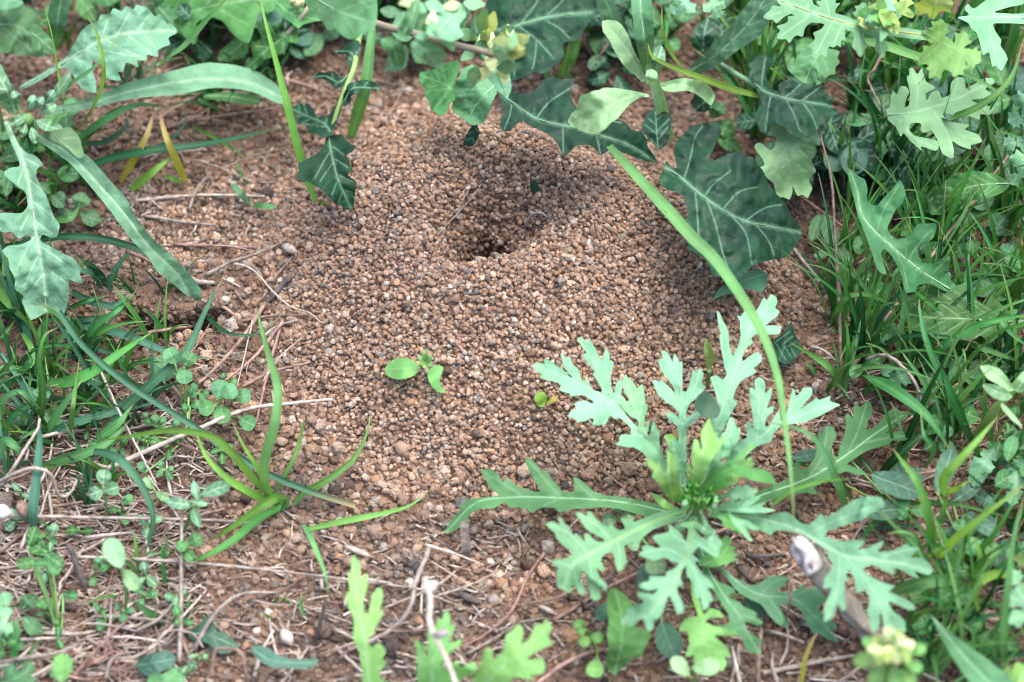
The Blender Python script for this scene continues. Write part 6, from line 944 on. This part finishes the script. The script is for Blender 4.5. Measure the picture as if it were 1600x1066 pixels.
fill(26, (-20, 420, 270, 800), 'thin green grass tuft among the weeds left of the burrow', 'thin grass left of the burrow', [GD, G, GB], (12, 34), (5, 9), (4, 8))
fill(16, (-60, 380, 170, 700), 'green grass tuft in the tangle at the left edge', 'grass along the left edge', [GD, G, GB, GP], (16, 42))
fill(16, (-40, -60, 640, 80), 'green grass tuft behind the upper left leaves', 'grass behind the upper left leaves', [GD, G, GD], (20, 45))
fill(12, (-30, 700, 300, 1080), 'thin green grass tuft growing through straw at lower left', 'grass in the straw at lower left', [G, GB, GP], (8, 22), (2, 4), (4, 8))
fill(6, (280, 840, 560, 1080), 'tiny grass sprout on the stony soil at the bottom', 'grass sprouts on the stony soil', [G, GP], (5, 12), (1, 3), (3, 6))
def leafy(n, box, label, group, mats, rr=(10, 20), hr=(3, 14)):
    for i in range(n):
        x, y = R.uniform(box[0], box[2]), R.uniform(box[1], box[3]); mk_ = R.choice(mats); pr = plant('small_weed', where(x, y, 'small %s leaved weed' % {'mid': 'green', 'under': 'dull green', 'dark': 'dark green', 'bluish': 'blue green', 'clover': 'clover', 'hairy': 'grey green'}[mk_]), 'weed', (x, y), 0, group); m = M[mk_]; a0 = R.uniform(0, 6.28); k = R.choice([3, 3, 4, 2])
        for q in range(k):
            r = R.uniform(*rr); a = a0 + q * 6.283 / k + R.uniform(-.3, .3); h = R.uniform(*hr); cx, cy = x + math.cos(a) * 3, y + math.sin(a) * 3 - h * 2.5
            tube('leaf_stalk', path3([(x, y), (cx, cy)], [0, h]), .0004, M['stem'], pr, 5)
            round_leaf(pr, cx + math.cos(a) * r, cy + math.sin(a) * r * .8, r, a, h, m, asp=R.uniform(.6, .95), notch=R.choice([0, .1, -.2]))
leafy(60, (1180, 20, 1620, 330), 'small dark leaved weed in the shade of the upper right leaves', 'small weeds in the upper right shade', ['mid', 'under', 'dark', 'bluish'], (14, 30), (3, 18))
leafy(26, (1340, 360, 1610, 620), 'small round leaved weed between twigs at the right', 'small weeds between the right twigs', ['mid', 'under', 'clover'])
leafy(18, (1400, 640, 1610, 1060), 'small round leaved weed low in the lower right grass', 'small weeds in the lower right grass', ['mid', 'clover', 'bluish', 'mid'])
leafy(26, (-10, 780, 320, 1060), 'tiny weed sprouting through straw at lower left', 'tiny weeds in the straw', ['clover', 'mid', 'hairy'], (6, 11), (2, 8))
leafy(14, (120, 600, 380, 760), 'tiny round leaved weed under the diagonal blades, left', 'tiny weeds under the diagonal blades', ['clover', 'mid'], (6, 10), (2, 7))
leafy(34, (300, -40, 760, 80), 'dull leaved weed in the gap at the top edge left of centre', 'dull weeds at the top edge', ['under', 'mid', 'bluish', 'dark'], (14, 26), (4, 24))
fill(14, (440, -60, 800, 60), 'green grass tuft at the top edge left of centre', 'grass at the top edge left of centre', [GD, G, GD], (16, 40), (4, 7), (4, 9), .6)
leafy(16, (860, -20, 1180, 110), 'dark leaved weed behind the mound at the top edge', 'dark weeds at the top edge', ['mid', 'dark', 'under'], (14, 26), (6, 20))

# ---- 13. dry stems, twigs, straw
def stick(name, label, cat, px, h, r, mat, group=None, taper=.6):
    pt = path3(px, h); pt = pt + NR.uniform(-.00008, .00008, pt.shape)
    rr = np.linspace(1, taper, len(pt)) * r * PXM; o = tube(name, pt, rr, M[mat], None, 6); return tag(o, label, cat, group)
S = [('twig', 'thin upright brown twig standing right of the big round leaf', 'twig', [(1315, 606), (1313, 540), (1311, 463), (1304, 360), (1299, 283), (1279, 200)], [2, 14, 22, 32, 36, 34], 3.2, 'twig'),
 ('twig', 'long grey brown twig slanting up right behind the pale lobed leaf', 'twig', [(1308, 614), (1366, 523), (1416, 457), (1470, 380), (1509, 330), (1584, 232)], [3, 10, 14, 18, 22, 26], 3.4, 'twig'),
 ('twig', 'grey twig running from the round dark leaf to the right twigs', 'twig', [(1237, 385), (1299, 463), (1335, 510)], [2, 3, 3], 3, 'straw'),
 ('twig', 'pinkish brown twig passing behind the pale lobed leaf', 'twig', [(1240, 300), (1283, 330), (1333, 367), (1400, 428)], [5, 8, 8, 4], 2.8, 'twig_red'),
 ('dry_straw', 'very long pinkish stem passing under the daisy rosette', 'dry stem', [(865, 970), (940, 924), (1010, 889), (1105, 839), (1218, 790), (1310, 725), (1393, 673), (1483, 610), (1582, 528)], [1.5, 2.5, 3, 4, 5, 6, 8, 10, 12], 3.2, 'twig_red'),
 ('straw', 'dry arching brown blade with white back, right of the twigs', 'straw', [(1354, 561), (1386, 556), (1419, 583), (1438, 623), (1439, 685)], [18, 24, 26, 20, 4], 3.2, 'straw'),
 ('straw', 'pale curved dry blade end by the foot of the upright twig', 'straw', [(1266, 541), (1282, 545), (1300, 558), (1312, 572)], [8, 10, 9, 5], 2.4, 'straw_pale'),
 ('twig', 'short brown twig between mound and rosette', 'twig', [(941, 764), (990, 717), (1052, 664)], [1, 2, 3], 3, 'twig_red'),
 ('twig', 'small side twig crossing the short brown twig', 'twig', [(940, 734), (974, 762)], [2, 1], 2.2, 'twig'),
 ('dry_straw', 'reddish dry stem bending down from the front hollow', 'dry stem', [(850, 864), (823, 904), (800, 953), (760, 990), (720, 1012)], [2, 4, 4, 3, 1], 3, 'twig_red'),
 ('dry_straw', 'pale horizontal dry stalk across the straw at lower left', 'dry stalk', [(-20, 804), (100, 808), (200, 810), (300, 812), (372, 815)], [8, 9, 9, 7, 4], 3.2, 'straw'),
 ('dry_straw', 'long thin dry stalk from the straw to the white angular pebble', 'dry stalk', [(116, 870), (267, 877), (400, 889), (533, 904), (644, 919)], [8, 9, 7, 5, 2], 2.6, 'straw'),
 ('dry_straw', 'vertical dry stalk under the pale leaved weed, lower left', 'dry stalk', [(280, 1035), (282, 980), (283, 927), (284, 793)], [2, 6, 10, 20], 3.6, 'straw'),
 ('dry_straw', 'flat pale stalk pointing at the mound from the left', 'dry stalk', [(168, 733), (240, 700), (310, 670), (383, 640), (450, 631), (520, 624)], [6, 9, 10, 9, 6, 3], 4, 'straw_pale'),
 ('dry_straw', 'thin pale stalk descending below the diagonal blades, left', 'dry stalk', [(155, 575), (180, 630), (203, 677), (244, 755)], [12, 14, 14, 10], 2.4, 'straw_pale'),
 ('stick', 'dark split stick lying at the left edge of the mound', 'stick', [(454, 432), (432, 455), (404, 488)], [2, 3, 2], 6, 'twig_dark'),
 ('dry_straw', 'brown stem lying along the left edge of the mound', 'dry stem', [(412, 478), (385, 520), (350, 562), (310, 600)], [3, 5, 5, 3], 4, 'twig'),
 ('dry_straw', 'reddish stem lying steeply on the left foot of the mound', 'dry stem', [(445, 487), (420, 575), (400, 662)], [2, 5, 3], 3, 'twig_red'),
 ('dry_straw', 'pinkish stem crossing the reddish one, left foot of the mound', 'dry stem', [(442, 503), (395, 560), (350, 596)], [3, 6, 4], 3.2, 'twig_red'),
 ('dry_straw', 'thin pale fibre among the crossing stems, left of the mound', 'dry stem', [(395, 500), (386, 540), (374, 590), (368, 615)], [6, 8, 7, 4], 1.6, 'straw_pale'),
 ('dry_straw', 'curly thin pale tendril reaching onto the left flank of the mound', 'dry stem', [(362, 412), (384, 416), (402, 428), (426, 455), (452, 478), (485, 490), (502, 505)], [4, 6, 7, 6, 5, 4, 2], 2, 'straw_pale'),
 ('straw', 'tan flattened dry blade left of the mound, below the seed head', 'straw', [(322, 430), (360, 410), (400, 397), (435, 382)], [3, 5, 5, 3], 3.6, 'straw'),
 ('straw', 'grey straw on bare soil below the yellowing grass, left', 'straw', [(212, 314), (290, 306), (350, 305), (414, 307)], [2, 3, 3, 2], 3, 'straw'),
 ('straw', 'second grey straw on bare soil, nearer the small burrow', 'straw', [(226, 337), (280, 346), (338, 352)], [2, 3, 2], 3, 'straw'),
 ('straw', 'brown straw behind the yellow green blade, upper left', 'straw', [(292, 190), (370, 178), (450, 166)], [2, 4, 2], 3, 'twig'),
 ('straw', 'brown straw in shade behind the dark lobed leaf, upper left', 'straw', [(435, 122), (468, 130), (496, 140)], [3, 4, 2], 3.4, 'twig'),
 ('straw', 'pinkish straw just above the small burrow, left', 'straw', [(272, 382), (330, 384), (402, 387)], [2, 3, 2], 3, 'twig_red'),
 ('straw', 'slanting pink straw at the roof of the small burrow', 'straw', [(198, 392), (236, 410), (272, 434)], [2, 3, 2], 3, 'twig_red'),
 ('straw', 'dark short straw right of the small burrow', 'straw', [(330, 470), (352, 482), (372, 497)], [3, 4, 2], 4, 'twig'),
 ('straw', 'tan straw end under the tip of the strap leaf', 'straw', [(305, 440), (335, 442)], [4, 3], 4.5, 'straw'),
 ('dry_straw', 'curved grey stem with blunt tip on the soil at bottom centre', 'dry stem', [(670, 857), (662, 880), (650, 908), (642, 945), (622, 975), (588, 997), (545, 1016)], [4, 10, 13, 12, 9, 7, 5], 4, 'straw'),
 ('dry_straw', 'thin pale stem crossing the curved grey stem, bottom centre', 'dry stem', [(711, 893), (690, 910), (650, 930), (600, 950)], [2, 5, 5, 3], 2.2, 'straw_pale'),
 ('dry_straw', 'white knotted bent stem at the bottom edge, between the daisy leaves', 'dry stem', [(664, 905), (672, 935), (671, 968), (678, 992), (692, 1018), (704, 1046), (718, 1085)], [30, 40, 44, 46, 46, 46, 44], 4.5, 'straw_pale'),
 ('twig', 'thin grey twig running off the bottom edge, left of the small clover', 'twig', [(838, 1070), (880, 1038), (920, 1020), (960, 1012)], [3, 6, 6, 4], 3.4, 'twig_red'),
 ('straw', 'pale grass stem looping on soil, bottom right of centre', 'straw', [(730, 1022), (772, 998), (812, 974), (852, 966)], [2, 3, 3, 2], 2.6, 'straw'),
 ('dry_straw', 'dark upright stub left of the bottom daisy leaf', 'dry stem', [(488, 1012), (500, 975), (508, 940)], [0, 8, 14], 3.5, 'twig_dark'),
 ('straw', 'brown hair-thin straw crossing the crater wall', 'straw', [(683, 368), (705, 344), (735, 312), (752, 288)], [2.5, 4, 5, 4], 1.5, 'straw_pale'),
 ('straw', 'thinner hair-like straw above it on the crater wall', 'straw', [(716, 322), (730, 300), (742, 262)], [1, 2.5, 2], 1.0, 'straw_pale'),
 ('straw', 'small pale hooked straw right of the nest hole', 'straw', [(822, 356), (826, 342), (836, 333), (848, 334), (856, 341)], [3, 5, 6, 5, 3], 2.8, 'wood_cut'),
 ('straw', 'short thread hanging at the left lip of the nest hole', 'straw', [(738, 400), (752, 406), (762, 418), (770, 428)], [2, 3, 3, 1.5], 1.6, 'straw'),
 ('straw', 'small dark straw on the right flank of the mound', 'straw', [(1030, 400), (1036, 390), (1044, 380)], [1, 2, 1], 2.2, 'twig_dark'),
 ('dry_straw', 'thin brown stem rising behind the mound toward the soft pale weed', 'dry stem', [(896, 122), (925, 98), (945, 76), (952, 58)], [3, 10, 14, 16], 2.6, 'twig'),
 ('dry_straw', 'pinkish stem in the shade behind the mound, right of top centre', 'dry stem', [(914, 66), (935, 100), (958, 134)], [3, 6, 4], 3.4, 'twig_red'),
 ('twig', 'thin brown twig hanging under the feathery daisy, upper right', 'twig', [(1378, 85), (1366, 108), (1356, 124), (1376, 165)], [34, 34, 32, 30], 2.6, 'twig'),
 ('straw', 'black charred stick beside the wood piece', 'stick', [(1166, 868), (1195, 869), (1222, 866)], [2, 3, 2], 3.6, 'twig_dark'),
 ('straw', 'dark stick end left of the wood piece', 'stick', [(1152, 886), (1164, 898), (1174, 910)], [2, 3, 2], 4, 'twig_dark'),
 ('straw', 'brown straw leaning over the lower daisy leaf, left of the wood piece', 'straw', [(1236, 905), (1235, 940), (1228, 968)], [22, 16, 6], 2.6, 'twig'),
 ('straw', 'grey straw on soil below the lower daisy leaves', 'straw', [(1196, 985), (1225, 992), (1256, 1004)], [2, 3, 2], 3, 'straw'),
 ('straw', 'thick grey straw along the bottom edge below the rosette', 'straw', [(1192, 1052), (1240, 1042), (1290, 1032), (1335, 1024)], [2, 3, 3, 2], 4, 'straw'),
 ('straw', 'dark upright straw at the bottom edge below the rosette', 'straw', [(1184, 1068), (1186, 1020), (1190, 980)], [3, 8, 8], 3.4, 'twig'),
 ('straw', 'pale leaning straw at the bottom edge below the rosette', 'straw', [(1156, 1068), (1150, 1040), (1144, 1010)], [4, 8, 8], 3.2, 'straw_pale'),
 ('dry_straw', 'dark split stalk standing in the straw litter at lower left', 'dry stalk', [(134, 918), (122, 890), (112, 862), (106, 852)], [2, 8, 12, 13], 6, 'twig_dark'),
 ('straw', 'curled silvery dry blade at the left edge, above the horizontal stalk', 'straw', [(-10, 758), (20, 742), (50, 732), (78, 740), (90, 770), (100, 776), (112, 768), (120, 750)], [10, 16, 20, 20, 14, 12, 12, 10], 3.4, 'straw_pale'),
 ('straw', 'pale dry blade leaning up the left edge', 'straw', [(2, 760), (22, 730), (40, 700), (58, 672), (62, 655)], [6, 14, 18, 20, 20], 3.4, 'straw_pale'),
 ('dry_straw', 'pinkish stem crossing the litter at the bottom left', 'dry stem', [(112, 1062), (146, 1020), (176, 990), (198, 970)], [4, 8, 8, 6], 3.6, 'twig_red'),
 ('dry_straw', 'thin grey stem near the left bottom edge', 'dry stem', [(-10, 1038), (40, 1028), (90, 1020), (124, 1006)], [10, 14, 14, 12], 3.4, 'straw'),
 ('straw', 'wavy grey dry blade on the stony soil, right of the vertical stalk', 'straw', [(304, 1016), (320, 984), (344, 950), (380, 928), (436, 926)], [2, 6, 8, 6, 3], 3.4, 'straw'),
 ('straw', 'thin looping dry blade at the bottom left', 'straw', [(164, 1062), (176, 1030), (206, 1028), (240, 1010), (262, 986), (300, 990), (318, 1012)], [3, 8, 10, 10, 10, 8, 4], 2.4, 'straw'),
 ('straw', 'bent grey blade over the arrow shaped leaf', 'straw', [(330, 1060), (336, 1020), (352, 1014), (376, 1020), (386, 1062)], [4, 10, 12, 12, 4], 3.0, 'twig')]
for s in S: stick(s[0], s[1], s[2], s[3], s[4], s[5], s[6])
# litter: individual straws where the photo shows a mat of them
for zn, (x0, x1, y0, y1), k, mats in [('in the mat of litter at lower left', (0, 290, 830, 1066), 80, ['straw', 'straw', 'twig', 'straw_pale', 'twig_red']), ('among the grass at the left edge', (0, 330, 640, 830), 46, ['straw', 'twig', 'straw_pale', 'straw']), ('on the stony soil at the bottom', (290, 760, 860, 1066), 26, ['straw', 'twig', 'straw_pale']),
      ('on bare soil near the small burrow', (140, 450, 240, 640), 22, ['straw', 'twig_red', 'twig']), ('in the dark undergrowth at the right', (1280, 1600, 300, 720), 26, ['twig', 'straw', 'twig_red']), ('in the lower right undergrowth', (1330, 1600, 720, 1066), 26, ['straw', 'twig', 'straw_pale']),
      ('behind the mound at the top', (260, 640, 30, 200), 34, ['twig', 'twig', 'straw']), ('under the lower daisy leaves', (1040, 1340, 850, 1066), 14, ['straw', 'twig', 'straw_pale']), ('in front of the mound', (700, 960, 820, 980), 8, ['straw', 'twig_dark', 'twig'])]:
    for i in range(k):
        x, y = R.uniform(x0, x1), R.uniform(y0, y1); a = R.gauss(.2 if R.random() < .6 else -1.0, .5); ln = R.uniform(14, 60); c, s = math.cos(a) * ln, math.sin(a) * ln * .8; b = R.uniform(-6, 6); hh = R.uniform(.6, 5)
        mk_ = R.choice(mats); stick('straw', where(x, y, ({'straw': 'grey', 'twig': 'brown', 'straw_pale': 'bleached', 'twig_red': 'reddish', 'twig_dark': 'dark'}[mk_] + (' long' if ln > 40 else ' short' if ln < 25 else '')) + ' straw'), 'straw', [(x - c, y - s), (x + b, y + b), (x + c, y + s)], [hh, hh + R.uniform(0, 2), R.uniform(.6, 4)], R.uniform(1.2, 3.2), mk_, 'straws ' + zn)
# seed husks
def husk(label, x, y, ln, wd, a, mat, h=2):
    c, s = math.cos(a) * ln, math.sin(a) * ln; pt = path3([(x - c, y - s), (x, y), (x + c, y + s)], [h, h + .6, h]); u = np.linspace(0, 1, len(pt)); o = tube('seed_husk', pt, np.maximum(.12, np.sin(np.pi * u) ** .7) * wd * PXM, M[mat], None, 7); tag(o, label, 'husk')
husk('dark narrow seed husk lying in the hollow in front of the mound', 731, 934, 24, 6, .45, 'twig_dark'); husk('pale boat shaped husk on the soil below the forked blade', 560, 862, 26, 4.5, .38, 'straw')
husk('grey husk on soil left of the lower rosette leaves', 855, 953, 20, 4, .45, 'straw'); husk('dry pale seed head at the left edge of the mound', 453, 389, 13, 8, .5, 'straw', 4); husk('brown dry bud on the horizontal stalk at the left edge', 36, 796, 14, 10, 1.2, 'twig', 10)
husk('white papery flake on the stony soil, bottom', 448, 996, 15, 9, 1.0, 'straw_pale', 3); husk('pale fluffy seed at the left edge above the horizontal stalk', 2, 800, 16, 12, .2, 'wood_cut', 14); husk('white knob on the bent stem at the bottom', 690, 990, 14, 6, -.1, 'wood_cut', 47); husk('pale knot at the top of the white bent stem', 672, 918, 16, 9, -.6, 'straw_pale', 34)
# wood piece
p = plant('wood_piece', 'weathered grey stick with a bleached cut end lying under the right daisy leaf', 'wood', (1300, 930), 0)
def rough_tube(name, path, rad, mat, parent, amp, seed):
    v, f = tube_geo(path, rad, 18); c = np.repeat(np.asarray(path), 18, 0); d = v - c; k = np.arange(len(v)); a = (k % 18) * 1.0; q = k // 18
    v = c + d * (1 + amp * (1.6 * vnoise(a * .9, q * .12, seed) + vnoise(a * 2.1, q * .5, seed + 1)))[:, None]
    return obj(name, v, f, M[mat], parent)
pt = path3([(1258, 862), (1280, 895), (1310, 930), (1345, 972), (1366, 1000)], [26, 23, 18, 12, 6]); u = np.linspace(0, 1, len(pt))
rough_tube('bark', pt, (1 - .3 * u) * .0034, 'wood', p, .38, 31)
pt = path3([(1243, 846), (1250, 852), (1262, 868), (1274, 886)], [29, 28.6, 26.3, 24.4]); u = np.linspace(0, 1, len(pt))
rough_tube('cut_end', pt, .0018 + .0017 * np.minimum(1, u * 2.2), 'wood_cut', p, .5, 33)
for k in range(5):
    x, y = 1244 + R.uniform(-5, 7), 848 + R.uniform(-5, 5); tube('splinter', path3([(x + 12, y + 14), (x - 2, y - 4)], [28, 30]), [.0005, .0002], M['wood_cut'], p, 4)
# crumbly litter fragments, too many and small to count
for mt_, lb_, mul_ in (('straw', 'tiny broken grey bits of dry stalk strewn over the soil', 1.0), ('twig', 'tiny broken brown bits of twig strewn over the soil', 1.3), ('straw_pale', 'tiny bleached chips of straw strewn over the soil', .22)):
    V, F = [], []
    for zx, zy, k in [((0, 300), (800, 1066), 480), ((0, 330), (640, 830), 170), ((290, 800), (800, 1066), 240), ((1050, 1600), (560, 1066), 280), ((120, 460), (230, 680), 120), ((760, 1300), (830, 1066), 90)]:
        for i in range(int(k * mul_)):
            x, y = R.uniform(*zx), R.uniform(*zy); a = R.gauss(.2, .8); ln = R.uniform(3, 20) * (1 if zx[0] else 1.5); q = P([x - math.cos(a) * ln, x + R.uniform(-2, 2), x + math.cos(a) * ln], [y - math.sin(a) * ln * .7, y + R.uniform(-2, 2), y + math.sin(a) * ln * .7], [R.uniform(.4, 2.5), R.uniform(.4, 3), R.uniform(.4, 2.5)])
            v, f = tube_geo(q, [R.uniform(.5, 1.9) * PXM, R.uniform(.5, 1.9) * PXM], 4); F += [tuple(j + len(V) for j in t) for t in f]; V += v.tolist()
    o = obj('plant_litter', np.array(V), F, M[mt_], None, smooth=False); tag(o, lb_, 'litter', kind='stuff')

# the weeds go on beyond the frame (they shade its right and upper edges)
def tall(n, box, label, group, hh, mats):
    for i in range(n):
        x, y = R.uniform(box[0], box[2]), R.uniform(box[1], box[3]); pr = plant('tall_weed', label, 'weed', (x, y), 0, group); b = np.array(pr.location); hgt = R.uniform(*hh) / 1000
        top = b + np.array([R.uniform(-.02, .02), R.uniform(-.02, .02), hgt]); tube('stem', spline([b, (b + top) / 2 + np.array([R.uniform(-.006, .006), 0, 0]), top], .006), [.0016, .0007], M['stem'], pr, 5)
        for k in range(9):
            t = .25 + .75 * k / 8; q = b + (top - b) * t; a = k * 2.4; ln = R.uniform(.022, .045) * (1.15 - .5 * t); d = np.array([math.cos(a), math.sin(a), 0]); u = np.linspace(0, 1, 9)[:, None]
            ribbon('leaf', q + d * ln * u + np.array([0, 0, 1.]) * ln * (.35 * u - .5 * u ** 2), R.uniform(.010, .018), M[R.choice(mats)], pr, 0, .2)
tall(12, (1700, -150, 2050, 1150), 'tall leafy weed standing beyond the right edge', 'tall weeds beyond the right edge', (50, 110), ['mid', 'daisy_low', 'grass'])
tall(26, (-200, -420, 1900, -130), 'tall leafy weed standing beyond the top edge', 'tall weeds beyond the top edge', (60, 110), ['mid', 'daisy_low', 'under'])
tall(10, (-420, -100, -90, 700), 'tall leafy weed standing beyond the left edge', 'tall weeds beyond the left edge', (40, 90), ['mid', 'daisy_low', 'grass'])

def broad(label, base, leaves, mat, h=(6, 24), **kw):
    pr = plant('broad_leaved_weed', label, 'weed', base, 0)
    for tip, wd, hh in leaves:
        bx, by = base; dx, dy = tip[0] - bx, tip[1] - by; ln = math.hypot(dx, dy); nx_, ny_ = -dy / ln, dx / ln; bend = R.uniform(-.12, .12) * ln
        rib = [(bx + dx * .12, by + dy * .12), (bx + dx * .55 + nx_ * bend, by + dy * .55 + ny_ * bend), tip]; L1, L2 = [], []
        for t, w in ((.14, .16), (.28, .5), (.42, .86), (.56, 1), (.70, .92), (.84, .6), (.94, .25)):
            cx, cy = bx + dx * t + nx_ * bend * math.sin(math.pi * t) , by + dy * t + ny_ * bend * math.sin(math.pi * t); q = wd * w * R.uniform(.86, 1.14)
            L1.append((cx + nx_ * q, cy + ny_ * q)); q = wd * w * R.uniform(.86, 1.14); L2.append((cx - nx_ * q, cy - ny_ * q))
        leaf(pr, L1 + [tip] + L2[::-1], rib, [h[0], hh, hh - 4], M[mat], teeth=1.5, crinkle=1.0, puff=.6, nv=5, fold=.3, rib_r=1.4, seed=R.randint(0, 90), **kw)
broad('mid green toothed weed in the gap left of the yellow green blade, top edge', (395, 40), [((340, 95), 17, 14), ((420, 100), 15, 10), ((365, 10), 18, 20), ((440, 20), 16, 18)], 'mid')
broad('dull green weed in shade between the wide pale blade and blurred flowers', (640, 60), [((600, 112), 15, 10), ((668, 100), 14, 10), ((625, 15), 17, 18), ((690, 40), 15, 16)], 'under')
broad('dark toothed weed filling the top left corner behind the hairy plant', (115, -15), [((60, 40), 18, 14), ((150, 35), 16, 12), ((200, -10), 16, 16)], 'mid')
broad('green toothed weed between the hairy plant and the left edge', (-10, 255), [((40, 290), 15, 8), ((55, 235), 14, 12), ((10, 320), 14, 8), ((88, 318), 13, 5)], 'under')
broad('rounded green weed low on the ground behind the bitten hairy leaf', (120, 330), [((85, 345), 14, 6), ((128, 300), 15, 9), ((160, 345), 13, 5)], 'under')
broad('dark toothed weed in the gap behind the soft pale leaf, top edge', (960, 110), [((915, 125), 13, 8), ((970, 165), 14, 6), ((1000, 90), 13, 12), ((930, 80), 13, 12)], 'dark', rib_mat=M['vein_dark'])
broad('green toothed weed in the shade right of the ribbed pale stem', (1110, 190), [((1075, 215), 13, 8), ((1150, 210), 14, 8), ((1130, 160), 13, 14), ((1160, 240), 12, 6)], 'mid')
broad('light green toothed weed between the dark oval leaf and the right edge', (1590, 370), [((1545, 330), 16, 16), ((1560, 410), 16, 12), ((1620, 340), 16, 18)], 'daisy_low')
broad('light green toothed weed in the grass right of the arching brown blade', (1490, 640), [((1450, 680), 15, 12), ((1530, 655), 16, 14), ((1500, 600), 14, 18)], 'mid')
broad('green toothed weed deep in the grass below the clover patch', (1555, 985), [((1520, 1040), 15, 8), ((1590, 1030), 16, 10), ((1600, 960), 15, 14)], 'mid')
broad('dull green weed low under the left blades beside the side burrow', (60, 640), [((20, 660), 14, 6), ((100, 660), 14, 6), ((70, 600), 13, 10), ((30, 600), 13, 9)], 'under')
broad('green toothed weed in the litter at the bottom left edge', (30, 960), [((70, 990), 14, 8), ((10, 1010), 14, 8), ((60, 930), 13, 10)], 'under')
pp = plant('crown_daisy', 'low cut leaved daisy seedling under the white-ribbed leaf at right', 'plant', (1440, 560), 0)
for rib in ([(1440, 558), (1410, 590), (1370, 600)], [(1442, 562), (1450, 610), (1430, 650)], [(1444, 556), (1490, 570), (1530, 600)]): daisy(pp, rib, [4, 14, 8], 7, auto_lobes(rib, 4, 22, 6, teeth=1), DL, 7)
pp = plant('crown_daisy', 'low cut leaved daisy seedling in the grass at the lower right edge', 'plant', (1570, 690), 0)
for rib in ([(1568, 690), (1540, 720), (1520, 760)], [(1570, 694), (1590, 740), (1580, 790)], [(1572, 688), (1610, 690), (1640, 720)]): daisy(pp, rib, [4, 20, 14], 8, auto_lobes(rib, 4, 24, 6.5, teeth=1), D, 8)

fill(14, (190, 40, 470, 190), 'x', 'grass in the shade behind the strap leaf', [GD, GD, GB], (16, 40), (5, 8), (4, 8), .9)
fill(8, (-20, 210, 130, 360), 'x', 'grass under the hairy leaves', [GD, G], (12, 30), (5, 8), (4, 8), .8)
leafy(8, (-10, 200, 140, 360), 'x', 'small weeds under the hairy leaves', ['mid', 'under'], (10, 18), (3, 10))
